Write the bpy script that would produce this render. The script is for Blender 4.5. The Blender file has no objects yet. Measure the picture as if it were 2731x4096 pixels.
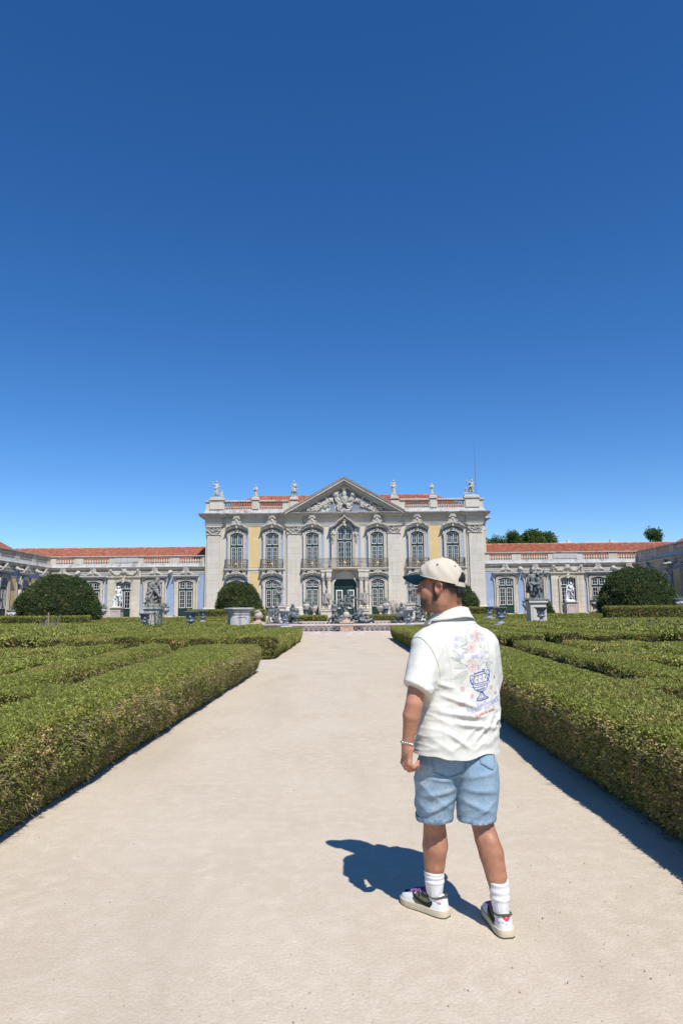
import bpy, bmesh, math, random
import numpy as np
from mathutils import Vector, Matrix
from mathutils.bvhtree import BVHTree
random.seed(7)
rng = np.random.default_rng(7)
R = math.radians
scene = bpy.context.scene
COL = scene.collection

# ------------------------------------------------------------------ camera
cam_d = bpy.data.cameras.new('camera'); cam = bpy.data.objects.new('camera', cam_d); COL.objects.link(cam)
cam_d.sensor_fit = 'VERTICAL'; cam_d.sensor_height = 36.0; cam_d.lens = 24.0
cam_d.clip_start = 0.05; cam_d.clip_end = 3000.0
_ps, _th, _ro = R(-0.336), R(8.42), R(0.55)
_f = Vector((math.sin(_ps)*math.cos(_th), math.cos(_ps)*math.cos(_th), math.sin(_th)))
_r = Vector((math.cos(_ps), -math.sin(_ps), 0)); _u = _r.cross(_f)
_rr = _r*math.cos(_ro) - _u*math.sin(_ro); _uu = _u*math.cos(_ro) + _r*math.sin(_ro)
cam.matrix_world = Matrix(((_rr.x, _uu.x, -_f.x, 0), (_rr.y, _uu.y, -_f.y, 0), (_rr.z, _uu.z, -_f.z, 1.5), (0, 0, 0, 1)))
scene.camera = cam

# ------------------------------------------------------------------ sky and sun
SUN = Vector((0.27, -0.68, 1.0)).normalized()          # towards the sun
world = bpy.data.worlds.new('World'); scene.world = world; world.use_nodes = True
wn = world.node_tree; wn.nodes.clear()
sky = wn.nodes.new('ShaderNodeTexSky'); sky.sky_type = 'NISHITA'; sky.sun_disc = False
sky.sun_elevation = math.asin(SUN.z); sky.sun_rotation = math.atan2(SUN.x, SUN.y)
sky.altitude = 1500; sky.air_density = 1.0; sky.dust_density = 0.0; sky.ozone_density = 4.0
hs = wn.nodes.new('ShaderNodeHueSaturation'); hs.inputs['Saturation'].default_value = 1.27; hs.inputs['Hue'].default_value = 0.506; hs.inputs['Value'].default_value = 1.0
bg = wn.nodes.new('ShaderNodeBackground'); bg.inputs['Strength'].default_value = 0.136
wo = wn.nodes.new('ShaderNodeOutputWorld')
wn.links.new(sky.outputs[0], hs.inputs['Color']); wn.links.new(hs.outputs[0], bg.inputs['Color']); wn.links.new(bg.outputs[0], wo.inputs['Surface'])
sun_d = bpy.data.lights.new('sun', 'SUN'); sun = bpy.data.objects.new('sun', sun_d); COL.objects.link(sun)
sun_d.energy = 4.8; sun_d.angle = R(0.53); sun_d.color = (1.0, 0.97, 0.925)
sun.rotation_mode = 'QUATERNION'; sun.rotation_quaternion = SUN.to_track_quat('Z', 'Y'); sun.location = (20, -40, 60)
vs = scene.view_settings
vs.view_transform = 'Standard'; vs.look = 'None'; vs.exposure = 0.10; vs.gamma = 1.0; vs.use_curve_mapping = False
scene.cycles.max_bounces = 6; scene.cycles.diffuse_bounces = 3; scene.cycles.glossy_bounces = 2
scene.cycles.transparent_max_bounces = 4

# ------------------------------------------------------------------ materials
def pm(name, c1, c2=None, scale=3.0, rough=0.8, bump=0.0, bscale=20.0, spec=0.3, streak=None, rand=0.0, metal=0.0,
       c3=None, s3=0.4, t3=(0.52, 0.66), detail=6.0, bdist=0.02, sheen=0.0, ssc=(3.0, 3.0, 0.25), grain=None):
    """procedural material on world position: two-tone noise, optional streaks/stains, per-object variation, bump"""
    m = bpy.data.materials.new(name); m.use_nodes = True
    nt = m.node_tree; N = nt.nodes; L = nt.links
    b = N['Principled BSDF']; b.inputs['Roughness'].default_value = rough; b.inputs['Metallic'].default_value = metal
    b.inputs['Specular IOR Level'].default_value = spec
    if sheen: b.inputs['Sheen Weight'].default_value = sheen
    geo = N.new('ShaderNodeNewGeometry'); pos = geo.outputs['Position']
    col = None
    def rgb(c):
        n = N.new('ShaderNodeRGB'); n.outputs[0].default_value = (*c, 1); return n.outputs[0]
    def noise(sc, det=detail, vec=None, rough_=0.55):
        n = N.new('ShaderNodeTexNoise'); n.inputs['Scale'].default_value = sc; n.inputs['Detail'].default_value = det
        n.inputs['Roughness'].default_value = rough_
        L.new(vec or pos, n.inputs['Vector']); return n.outputs['Fac']
    def ramp(fac, a, bb):
        n = N.new('ShaderNodeMapRange'); n.inputs['From Min'].default_value = a; n.inputs['From Max'].default_value = bb
        L.new(fac, n.inputs['Value']); return n.outputs[0]
    def mix(fac, a, bb, mode='MIX'):
        n = N.new('ShaderNodeMix'); n.data_type = 'RGBA'; n.blend_type = mode
        if isinstance(fac, float): n.inputs[0].default_value = fac
        else: L.new(fac, n.inputs[0])
        L.new(a, n.inputs[6]); L.new(bb, n.inputs[7]); return n.outputs[2]
    col = rgb(c1)
    if c2: col = mix(ramp(noise(scale), 0.33, 0.67), col, rgb(c2))
    if c3: col = mix(ramp(noise(s3), *t3), col, rgb(c3))
    if streak:
        mp = N.new('ShaderNodeMapping'); mp.inputs['Scale'].default_value = ssc; L.new(pos, mp.inputs['Vector'])
        col = mix(ramp(noise(1.0, 5, mp.outputs[0]), 0.52, 0.75), col, rgb(streak))
    if grain:
        gs,ga=grain; gv=ramp(noise(gs,3),0.3,0.7); gm=N.new('ShaderNodeMapRange'); gm.inputs['To Min'].default_value=1-ga; gm.inputs['To Max'].default_value=1+ga; L.new(gv,gm.inputs['Value'])
        gc=N.new('ShaderNodeCombineColor'); [L.new(gm.outputs[0],gc.inputs[i]) for i in range(3)]
        col=mix(1.0,col,gc.outputs[0],'MULTIPLY')
    if rand:
        oi = N.new('ShaderNodeObjectInfo')
        mr = N.new('ShaderNodeMapRange'); mr.inputs['To Min'].default_value = 1 - rand; mr.inputs['To Max'].default_value = 1 + rand
        L.new(oi.outputs['Random'], mr.inputs['Value'])
        cx = N.new('ShaderNodeCombineColor'); [L.new(mr.outputs[0], cx.inputs[i]) for i in range(3)]
        col = mix(1.0, col, cx.outputs[0], 'MULTIPLY')
    L.new(col, b.inputs['Base Color'])
    if bump:
        bp = N.new('ShaderNodeBump'); bp.inputs['Strength'].default_value = bump; bp.inputs['Distance'].default_value = bdist
        L.new(noise(bscale, 8), bp.inputs['Height']); L.new(bp.outputs[0], b.inputs['Normal'])
    return m

# ------------------------------------------------------------------ mesh builder
class MB:
    def __init__(s): s.v = []; s.f = []
    def add(s, V, Fc):
        k = len(s.v); s.v.extend([tuple(p) for p in V]); s.f.extend([tuple(i+k for i in q) for q in Fc]); return s
    def box(s, x0, x1, y0, y1, z0, z1):
        return s.add([(x0,y0,z0),(x1,y0,z0),(x1,y1,z0),(x0,y1,z0),(x0,y0,z1),(x1,y0,z1),(x1,y1,z1),(x0,y1,z1)],
                     [(0,3,2,1),(4,5,6,7),(0,1,5,4),(1,2,6,5),(2,3,7,6),(3,0,4,7)])
    def cbox(s, x0, x1, y0, y1, z0, z1, c=0.012):
        """box whose front (-y) face has a small chamfer"""
        V = [(x0,y1,z0),(x1,y1,z0),(x1,y1,z1),(x0,y1,z1),(x0,y0+c,z0),(x1,y0+c,z0),(x1,y0+c,z1),(x0,y0+c,z1),
             (x0+c,y0,z0+c),(x1-c,y0,z0+c),(x1-c,y0,z1-c),(x0+c,y0,z1-c)]
        return s.add(V, [(0,1,5,4)[::-1],(1,2,6,5)[::-1],(2,3,7,6)[::-1],(3,0,4,7)[::-1],(4,5,9,8),(5,6,10,9),(6,7,11,10),(7,4,8,11),(8,9,10,11),(0,3,2,1)[::-1]])
    def prism(s, poly, y0, y1):
        """polygon in XZ (counter-clockwise seen from -y) extruded from y0 (front) to y1"""
        n = len(poly); V = [(x,y0,z) for x,z in poly]+[(x,y1,z) for x,z in poly]
        F = [tuple(range(n)), tuple(range(2*n-1, n-1, -1))]+[(i,i+n,(i+1)%n+n,(i+1)%n) for i in range(n)]
        return s.add(V, F)
    def prism_z(s, poly, z0, z1, inset=0.0):
        n = len(poly); V = [(x,y,z0) for x,y in poly]+[(x,y,z1) for x,y in poly]
        F = [tuple(range(n-1,-1,-1)), tuple(range(n,2*n))]+[(i,(i+1)%n,(i+1)%n+n,i+n) for i in range(n)]
        return s.add(V, F)
    def ring(s, outer, inner, y0, y1):
        """band between two open or closed outlines of equal length (XZ), extruded in y"""
        n = len(outer); V = [(x,y0,z) for x,z in outer]+[(x,y0,z) for x,z in inner]+[(x,y1,z) for x,z in outer]+[(x,y1,z) for x,z in inner]
        F = []
        for i in range(n-1):
            a,b = i,i+1
            F += [(a,a+n,b+n,b),(a+2*n,b+2*n,b+3*n,a+3*n),(a,b,b+2*n,a+2*n),(a+n,a+3*n,b+3*n,b+n)]
        F += [(0,2*n,3*n,n),(n-1,2*n-1,4*n-1,3*n-1)]
        return s.add(V, F)
    def lathe(s, prof, n=20, c=(0,0,0), flute=None, a0=0.0, sq=1.0):
        V=[];F=[]; m=len(prof)
        for r,z in prof:
            for k in range(n):
                a=2*math.pi*k/n+a0; rr=r*(1+(flute(a,z) if flute else 0))
                V.append((c[0]+rr*math.cos(a), c[1]+rr*math.sin(a)*sq, c[2]+z))
        for i in range(m-1):
            for k in range(n): F.append((i*n+k, i*n+(k+1)%n, (i+1)*n+(k+1)%n, (i+1)*n+k))
        F.append(tuple(range(n-1,-1,-1))); F.append(tuple((m-1)*n+k for k in range(n)))
        return s.add(V,F)
    def tube(s, pts, r, n=6, closed=False, cap=True):
        P=[Vector(p) for p in pts]; m=len(P); rs = r if isinstance(r,(list,tuple)) else [r]*m
        V=[];F=[]; up=None
        for i in range(m):
            t=(P[(i+1)%m]-P[i-1]) if closed else (P[min(i+1,m-1)]-P[max(i-1,0)])
            t = t.normalized() if t.length>1e-9 else Vector((0,0,1))
            if up is None: up = Vector((0,0,1)) if abs(t.z)<0.9 else Vector((0,1,0))
            x=t.cross(up)
            x = x.normalized() if x.length>1e-6 else t.orthogonal().normalized()
            y=x.cross(t); up=y
            for k in range(n):
                a=2*math.pi*k/n; V.append(P[i]+x*(rs[i]*math.cos(a))+y*(rs[i]*math.sin(a)))
        for i in range(m if closed else m-1):
            j=(i+1)%m
            for k in range(n): F.append((i*n+k, j*n+k, j*n+(k+1)%n, i*n+(k+1)%n))
        if cap and not closed: F.append(tuple(range(n))); F.append(tuple((m-1)*n+k for k in range(n-1,-1,-1)))
        return s.add(V,F)
    def bar(s, a, b, w, d):
        """rectangular bar from a to b, w in the XZ plane, d in y"""
        a=Vector(a); b=Vector(b); t=(b-a).normalized(); yv=Vector((0,1,0)); x=t.cross(yv)
        x = x.normalized()*(w/2) if x.length>1e-6 else Vector((w/2,0,0)); yv=yv*(d/2)
        V=[a-x-yv,a+x-yv,a+x+yv,a-x+yv,b-x-yv,b+x-yv,b+x+yv,b-x+yv]
        return s.add(V,[(0,3,2,1),(4,5,6,7),(0,1,5,4),(1,2,6,5),(2,3,7,6),(3,0,4,7)])
    def molding(s, path, prof, closed=False):
        """profile [(out,z)] carried along a plan path, mitred; outward is to the right of travel"""
        n=len(path); P=[Vector((p[0],p[1])) for p in path]; m=len(prof); V=[];F=[]
        for i in range(n):
            d0=(P[i]-P[i-1]).normalized() if (closed or i>0) else None
            d1=(P[(i+1)%n]-P[i]).normalized() if (closed or i<n-1) else None
            d0=d0 or d1; d1=d1 or d0
            n0=Vector((d0.y,-d0.x)); n1=Vector((d1.y,-d1.x)); mm=n0+n1
            mm = mm/ max(mm.dot(n0),0.25)
            for o,z in prof: V.append((P[i].x+mm.x*o, P[i].y+mm.y*o, z))
        for i in range(n if closed else n-1):
            j=(i+1)%n
            for k in range(m-1): F.append((i*m+k, j*m+k, j*m+k+1, i*m+k+1))
        if not closed:
            F.append(tuple(range(m-1,-1,-1))); F.append(tuple((n-1)*m+k for k in range(m)))
        return s.add(V,F)
    def ell(s, c, r, n=10, m=6):
        V=[];F=[]
        for i in range(m+1):
            t=math.pi*i/m
            for k in range(n):
                a=2*math.pi*k/n; V.append((c[0]+r[0]*math.sin(t)*math.cos(a), c[1]+r[1]*math.sin(t)*math.sin(a), c[2]-r[2]*math.cos(t)))
        for i in range(m):
            for k in range(n): F.append((i*n+k, i*n+(k+1)%n, (i+1)*n+(k+1)%n, (i+1)*n+k))
        return s.add(V,F)
    def xf(s, M):
        s.v=[tuple(M@Vector(p)) for p in s.v]; return s
    def mesh(s, name, mat, smooth=35):
        me=bpy.data.meshes.new(name); me.from_pydata(s.v,[],s.f)
        return fin(me, mat, smooth)
def fin(me, mat, smooth=35):
    if mat:
        for m in (mat if isinstance(mat,(list,tuple)) else [mat]): me.materials.append(m)
    bm=bmesh.new(); bm.from_mesh(me); bmesh.ops.recalc_face_normals(bm, faces=bm.faces)
    if smooth: 
        for f in bm.faces: f.smooth=True
    bm.to_mesh(me); bm.free()
    if smooth: me.set_sharp_from_angle(angle=R(smooth))
    me.update(); return me
def np_mesh(name, V, Q, mat, smooth=180):
    me=bpy.data.meshes.new(name); V=np.asarray(V,np.float32); Q=np.asarray(Q,np.int32)
    me.vertices.add(len(V)); me.vertices.foreach_set('co',V.ravel())
    k=Q.shape[1]; me.loops.add(Q.size); me.loops.foreach_set('vertex_index',Q.ravel())
    me.polygons.add(len(Q)); me.polygons.foreach_set('loop_start',np.arange(len(Q),dtype=np.int32)*k)
    me.polygons.foreach_set('loop_total',np.full(len(Q),k,np.int32))
    me.polygons.foreach_set('use_smooth',np.full(len(Q),bool(smooth)))
    if mat:
        for m in (mat if isinstance(mat,(list,tuple)) else [mat]): me.materials.append(m)
    me.update(calc_edges=True); me.validate(); return me

# ------------------------------------------------------------------ things, parts
def link(name, me, parent=None, loc=None, rot=None, scl=None, label=None, kind=None):
    o=bpy.data.objects.new(name, me); COL.objects.link(o)
    if parent is not None: o.parent=parent
    if loc is not None: o.location=loc
    if rot is not None: o.rotation_euler=rot
    if scl is not None: o.scale=scl
    if label: o['label']=label
    if kind: o['kind']=kind
    return o
def thing(name, label, cat, loc=(0,0,0), rotz=0.0, group=None):
    o=bpy.data.objects.new(name,None); COL.objects.link(o); o.location=loc; o.rotation_euler=(0,0,rotz)
    o.empty_display_size=0.3
    return tag(o,label,cat,group)
def tag(o,label,cat,group=None):
    o['label']=label; o['category']=cat
    if group: o['group']=group
    return o
def part(name, mb, mat, parent=None, smooth=35, **k):
    me = mb.mesh(name,mat,smooth) if isinstance(mb,MB) else mb
    return link(name, me, parent, **k)
def struct(name, mb, mat, smooth=35, **k):
    o=part(name,mb,mat,None,smooth,**k); o['kind']='structure'; return o
KIDS={}
def copy_tree(o, parent=None, loc=None, rot=None, scl=None):
    c=o.copy(); COL.objects.link(c)
    c.parent=parent
    if loc is not None: c.location=loc
    if rot is not None: c.rotation_euler=rot
    if scl is not None: c.scale=scl
    for ch in kids(o): copy_tree(ch, c)
    return c
def kids(o): return list(o.children)

def arc(cx, cz, r, a0, a1, n=10):
    return [(cx+r*math.cos(R(a0+(a1-a0)*i/n)), cz+r*math.sin(R(a0+(a1-a0)*i/n))) for i in range(n+1)]
def archline(w, h, rise, n=12, z0=0.0, off=0.0):
    """open outline: left foot, up, segmental arch, right foot (offset outward by off)"""
    r0=(w*w/4+rise*rise)/(2*rise); cz=h-r0; hw=w/2
    a=math.asin(min(1,hw/r0)); pts=[(-hw-off,z0)]
    rr=r0+off; aa=math.asin(min(1,(hw+off)/rr))
    for i in range(n+1):
        t=-aa+2*aa*i/n; pts.append((rr*math.sin(t), cz+rr*math.cos(t)))
    pts.append((hw+off,z0)); return pts

# ------------------------------------------------------------------ signed distance modelling (numpy)
def _seg(p,a,b,ra,rb):
    a=np.asarray(a,np.float32); b=np.asarray(b,np.float32); ba=b-a; pa=p-a
    t=np.clip((pa@ba)/max(float(ba@ba),1e-9),0,1)
    d=pa-t[...,None]*ba
    return np.sqrt((d*d).sum(-1))-(ra+(rb-ra)*t)
def _ell(p,c,r,M=None):
    q=p-np.asarray(c,np.float32)
    if M is not None: q=q@np.asarray(M,np.float32)
    r=np.asarray(r,np.float32); q0=q/r; k0=np.sqrt((q0*q0).sum(-1)); q1=q0/r; k1=np.sqrt((q1*q1).sum(-1))+1e-6
    return k0*(k0-1)/k1
def _rbox(p,c,h,rad,M=None):
    q=p-np.asarray(c,np.float32)
    if M is not None: q=q@np.asarray(M,np.float32)
    q=np.abs(q)-(np.asarray(h,np.float32)-rad)
    return np.sqrt((np.maximum(q,0)**2).sum(-1))+np.minimum(q.max(-1),0)-rad
class SDF:
    def __init__(s, h): s.h=h; s.p=[]; s.k=0.03
    def cap(s,a,b,ra,rb=None,k=None,sub=False):
        rb=ra if rb is None else rb; a=np.asarray(a,float); b=np.asarray(b,float); r=max(ra,rb)
        s.p.append((lambda p:_seg(p,a,b,ra,rb), np.minimum(a,b)-r, np.maximum(a,b)+r, s.k if k is None else k, sub)); return s
    def chain(s,pts,rs,k=None):
        for i in range(len(pts)-1):
            s.cap(pts[i],pts[i+1],rs[i] if not np.isscalar(rs) else rs,rs[i+1] if not np.isscalar(rs) else rs,k)
        return s
    def ell(s,c,r,M=None,k=None,sub=False):
        c=np.asarray(c,float); m=max(r)
        b=np.asarray(r,float) if M is None else np.full(3,m)
        s.p.append((lambda p:_ell(p,c,r,M), c-b, c+b, s.k if k is None else k, sub)); return s
    def rbox(s,c,h,rad=0.01,M=None,k=None,sub=False):
        c=np.asarray(c,float); b=np.asarray(h,float) if M is None else np.full(3,float(np.linalg.norm(h)))
        s.p.append((lambda p:_rbox(p,c,h,rad,M), c-b, c+b, s.k if k is None else k, sub)); return s
    def build(s, cut=None):
        h=s.h; lo=np.min([q[1] for q in s.p if not q[4]],0)-3*h; hi=np.max([q[2] for q in s.p if not q[4]],0)+3*h
        n=np.ceil((hi-lo)/h).astype(int)+1
        F=np.full(n,1.0,np.float32)
        ax=[(lo[i]+h*np.arange(n[i])).astype(np.float32) for i in range(3)]
        for fn,a,b,k,sub in s.p:
            mg=max(k*1.2,2.2*h)
            i0=np.clip(np.floor((a-mg-lo)/h).astype(int),0,n-1); i1=np.clip(np.ceil((b+mg-lo)/h).astype(int)+1,1,n)
            if np.any(i1<=i0): continue
            g=np.stack(np.meshgrid(ax[0][i0[0]:i1[0]],ax[1][i0[1]:i1[1]],ax[2][i0[2]:i1[2]],indexing='ij'),-1)
            d=fn(g).astype(np.float32); S=tuple(slice(i0[j],i1[j]) for j in range(3)); f=F[S]
            if sub:
                d=-d
                if k>0: hh=np.clip(0.5-0.5*(f-d)/k,0,1); F[S]=f*(1-hh)+d*hh+k*hh*(1-hh)
                else: F[S]=np.maximum(f,d)
            else:
                if k>0: hh=np.clip(0.5+0.5*(f-d)/k,0,1); F[S]=f*(1-hh)+d*hh-k*hh*(1-hh)
                else: F[S]=np.minimum(f,d)
        if cut is not None: F=cut(F,ax)
        F[0]=F[-1]=1; F[:,0]=F[:,-1]=1; F[:,:,0]=F[:,:,-1]=1
        return nets(F,lo,h)
def nets(F,lo,h):
    s=F<0; nx,ny,nz=F.shape
    cs=s[:-1,:-1,:-1].astype(np.int8)
    tot=np.zeros((nx-1,ny-1,nz-1),np.int8)
    for dx in (0,1):
        for dy in (0,1):
            for dz in (0,1): tot+=s[dx:nx-1+dx,dy:ny-1+dy,dz:nz-1+dz]
    act=(tot>0)&(tot<8); I=np.argwhere(act); idx=np.full(act.shape,-1,np.int32); idx[act]=np.arange(len(I))
    cor=np.array([(a,b,c) for a in (0,1) for b in (0,1) for c in (0,1)])
    vals=np.stack([F[I[:,0]+c[0],I[:,1]+c[1],I[:,2]+c[2]] for c in cor],1)
    acc=np.zeros((len(I),3),np.float32); cnt=np.zeros(len(I),np.float32)
    for a in range(8):
        for b in range(a+1,8):
            if np.abs(cor[a]-cor[b]).sum()!=1: continue
            va=vals[:,a]; vb=vals[:,b]; m=(va<0)!=(vb<0)
            t=np.where(m,va/np.where(m,va-vb,1),0)
            acc+=np.where(m[:,None],cor[a]+t[:,None]*(cor[b]-cor[a]),0); cnt+=m
    V=lo+h*(I+acc/np.maximum(cnt,1)[:,None])
    Q=[]
    for axis in range(3):
        sl=[slice(None)]*3; s2=list(sl); sl[axis]=slice(0,-1); s2[axis]=slice(1,None)
        A=s[tuple(sl)]; B=s[tuple(s2)]; o=[i for i in range(3) if i!=axis]
        E=np.argwhere(A!=B)
        for j in o: E=E[(E[:,j]>0)&(E[:,j]<F.shape[j]-1)]
        fl=A[E[:,0],E[:,1],E[:,2]]
        def cell(d0,d1):
            q=E.copy(); q[:,o[0]]-=d0; q[:,o[1]]-=d1; return idx[q[:,0],q[:,1],q[:,2]]
        q=np.stack([cell(1,1),cell(0,1),cell(0,0),cell(1,0)],1)
        flip=fl if axis!=1 else ~fl
        q[~flip]=q[~flip][:,::-1]; Q.append(q)
    return V.astype(np.float32), np.concatenate(Q)
def vnorm(V,Q):
    n=np.cross(V[Q[:,2]]-V[Q[:,0]],V[Q[:,3]]-V[Q[:,1]]); N=np.zeros_like(V)
    for i in range(4): np.add.at(N,Q[:,i],n)
    return N/np.maximum(np.linalg.norm(N,axis=1,keepdims=True),1e-9)
def sdf_mesh(name, sd, mat, cut=None, rough=None):
    """mesh a distance model; rough=(amp, scale, vertical stretch) chisels folds and leaf edges into the surface"""
    V,Q=sd.build(cut)
    if rough:
        a,sc,st=rough; N=vnorm(V,Q); P=V*np.array((1,1,st)); d=a*((1-np.abs(vnoise(P,sc,3)))**3-.45)+a*.6*((1-np.abs(vnoise(P,sc*2.1,7)))**2-.4); V=V+N*d[:,None].astype(np.float32)
    return np_mesh(name,V,Q,mat,180)
def rot3(ax,ay,az):
    M=Matrix.Rotation(R(az),3,'Z')@Matrix.Rotation(R(ay),3,'Y')@Matrix.Rotation(R(ax),3,'X')
    return np.array(M)
def vnoise(P, scale=1.0, seed=0):
    """smooth value noise in -1..1 at points P (n,3)"""
    p=np.asarray(P,float)*scale+seed*17.31; i=np.floor(p).astype(np.int64); f=p-i; f=f*f*(3-2*f)
    def h(a,b,c):
        n=(a*73856093)^(b*19349663)^(c*83492791)^(seed*2654435); n=(n^(n>>13))*1274126177; n=n^(n>>16)
        return ((n&0xffff)/32767.5)-1
    r=0
    for dx in (0,1):
        for dy in (0,1):
            for dz in (0,1):
                w=(f[:,0] if dx else 1-f[:,0])*(f[:,1] if dy else 1-f[:,1])*(f[:,2] if dz else 1-f[:,2])
                r=r+w*h(i[:,0]+dx,i[:,1]+dy,i[:,2]+dz)
    return r

# ------------------------------------------------------------------ palette
M={}
M['gravel']=pm('gravel',(0.580,0.490,0.370),(0.53,0.442,0.328),0.9,0.95,0.4,60,0.1,c3=(0.615,0.522,0.405),s3=9.0,t3=(0.45,0.75),bdist=0.012,streak=(0.49,0.405,0.30),ssc=(1.1,0.22,1.0),grain=(95,0.09))
M['soil']=pm('soil',(0.095,0.075,0.052),(0.055,0.043,0.03),1.5,0.95,0.5,30,0.1)
M['lime']=pm('limestone',(0.590,0.545,0.455),(0.54,0.49,0.40),0.7,0.75,0.15,14,0.25,streak=(0.50,0.455,0.41),rand=0.05,c3=(0.60,0.53,0.475),s3=0.9)
M['limew']=pm('warm_limestone',(0.60,0.54,0.43),(0.53,0.465,0.355),0.9,0.78,0.2,14,0.2,streak=(0.40,0.36,0.30),rand=0.05,c3=(0.62,0.575,0.50),s3=0.5)
M['grey']=pm('lichen_stone',(0.44,0.43,0.415),(0.53,0.51,0.48),1.3,0.85,0.25,16,0.15,streak=(0.27,0.26,0.25),c3=(0.22,0.215,0.205),s3=1.1,t3=(0.56,0.72))
M['corn']=pm('cornice_stone',(0.55,0.50,0.425),(0.43,0.385,0.325),1.0,0.8,0.2,14,0.2,streak=(0.36,0.32,0.27),c3=(0.20,0.185,0.165),s3=0.7,t3=(0.60,0.72))
M['carv']=pm('carved_stone',(0.46,0.425,0.365),(0.53,0.49,0.42),2.0,0.82,0.2,18,0.15,c3=(0.33,0.30,0.27),s3=1.6)
M['cream']=pm('cream_stucco',(0.60,0.55,0.44),(0.57,0.52,0.42),0.6,0.9,0.08,12,0.1,streak=(0.47,0.41,0.31))
M['blue']=pm('blue_stucco',(0.285,0.355,0.49),(0.32,0.39,0.525),0.8,0.9,0.1,10,0.1,streak=(0.23,0.30,0.46),c3=(0.36,0.43,0.57),s3=1.2)
M['yellow']=pm('ochre_stucco',(0.66,0.485,0.235),(0.63,0.46,0.225),0.7,0.9,0.08,12,0.1,streak=(0.57,0.42,0.22),c3=(0.69,0.53,0.29),s3=0.9)
M['tymp']=pm('tympanum_stucco',(0.20,0.225,0.27),(0.25,0.27,0.30),0.8,0.9,0.1,10,0.1,c3=(0.50,0.53,0.53),s3=0.9,t3=(0.56,0.60))
M['green']=pm('green_paint',(0.010,0.034,0.025),(0.014,0.042,0.031),4,0.45,0.03,40,0.4)
M['white']=pm('white_paint',(0.78,0.78,0.76),(0.72,0.72,0.70),3,0.5,0,1,0.3)
M['glass']=pm('dark_glass',(0.010,0.010,0.010),(0.03,0.025,0.02),1.5,0.06,0,1,0.5,rand=0.5)
M['curt']=pm('curtained_glass',(0.045,0.060,0.060),(0.024,0.034,0.036),1.2,0.08,0,1,0.5,streak=(0.10,0.125,0.12),rand=0.6)
M['gold']=pm('gilt_iron',(0.62,0.40,0.12),None,3,0.35,0,1,0.5,metal=0.7)
M['iron']=pm('wrought_iron',(0.055,0.055,0.052),(0.10,0.095,0.085),5,0.6,0,1,0.3)
M['tile']=pm('terracotta_tile',(0.43,0.150,0.088),(0.34,0.105,0.06),1.6,0.85,0.1,30,0.15,c3=(0.52,0.25,0.165),s3=3.0,t3=(0.48,0.62),streak=(0.24,0.10,0.07),ssc=(2.5,2.5,2.5),grain=(9,0.2))
M['marble']=pm('white_marble',(0.74,0.735,0.71),(0.66,0.655,0.63),2,0.55,0.05,25,0.3)
M['statue']=pm('statue_stone',(0.55,0.53,0.48),(0.44,0.42,0.38),3,0.8,0.15,30,0.15,c3=(0.27,0.255,0.23),s3=2.5,t3=(0.52,0.7))
M['lead']=pm('lead_statue',(0.125,0.138,0.132),(0.20,0.212,0.20),4,0.55,0.1,30,0.3,c3=(0.075,0.08,0.08),s3=3.0,metal=0.25)
M['greyst']=pm('grey_statue',(0.30,0.285,0.26),(0.21,0.20,0.185),4,0.75,0.1,30,0.2,c3=(0.13,0.125,0.115),s3=3.0)
M['pink']=pm('pink_stone',(0.56,0.47,0.42),(0.50,0.42,0.37),1.5,0.8,0.12,20,0.2,c3=(0.60,0.53,0.48),s3=1.3,rand=0.03)
M['pave']=pm('stone_paving',(0.50,0.45,0.385),(0.44,0.395,0.34),1.2,0.9,0.15,20,0.1)

# ------------------------------------------------------------------ ground
def gz(y):
    t=min(1,max(0,(y-61.0)/9.0)); return 0.68*t*t*(3-2*t)
def gzx(x,y): return gz(y)
ys=[-60,-10,0,20,40,55]+[61+i*0.75 for i in range(13)]+[75,80,120,400,1500]
xs=[-1500,-200,-60,-30,-10,0,10,30,60,200,1500]
g=MB(); g.add([(x,y,gz(y)-0.004) for y in ys for x in xs],[(j*len(xs)+i,j*len(xs)+i+1,(j+1)*len(xs)+i+1,(j+1)*len(xs)+i) for j in range(len(ys)-1) for i in range(len(xs)-1)])
struct('ground',g,M['soil'],0)
def sheet(name,outl,mat,dz=0.0):
    m=MB(); m.add([(x,y,gz(y)+dz) for x,y in outl],[tuple(range(len(outl)))]); return struct(name,m,mat,0)
# a gently uneven gravel walk with finely divided surface
nx,ny=112,420; gx=np.linspace(-2.9,3.2,nx); gy=-4+ (np.linspace(0,1,ny)**1.5)*56.0
X,Y=np.meshgrid(gx,gy); P=np.stack([X.ravel(),Y.ravel(),0*X.ravel()],1)
P[:,2]=0.004+0.006*vnoise(P,0.9,3)+0.003*vnoise(P,3.1,5)+0.003
Q=np.array([(j*nx+i,j*nx+i+1,(j+1)*nx+i+1,(j+1)*nx+i) for j in range(ny-1) for i in range(nx-1)])
cen=P[Q].mean(1); nzp=.05*vnoise(cen,2.2,8)+.03*vnoise(cen,7.0,9); yy_=cen[:,1]
lim_l=np.where((yy_>18.1)&(yy_<22.9),-9,np.where(yy_<30,-2.52,np.where(yy_<37.6,-2.56,-9)))+nzp; lim_r=np.where(yy_<18.5,2.27,np.where(yy_<23,9,np.where(yy_<40.4,2.78,9)))+nzp
Q=Q[(cen[:,0]>lim_l)&(cen[:,0]<lim_r)]
link('gravel_path',np_mesh('gravel_path',P,Q,M['gravel']),kind='structure')
sheet('cross_path',[(-34,18.1),(-2.85,18.1),(-2.85,22.9),(-34,22.9)],M['gravel'],0.006)
sheet('fountain_walk',[(-11,40.8),(11,40.8),(11,61),(-11,61)],M['gravel'],0.004)
m=MB(); yy=[61+i*0.75 for i in range(13)]+[74,79.4]
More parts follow.
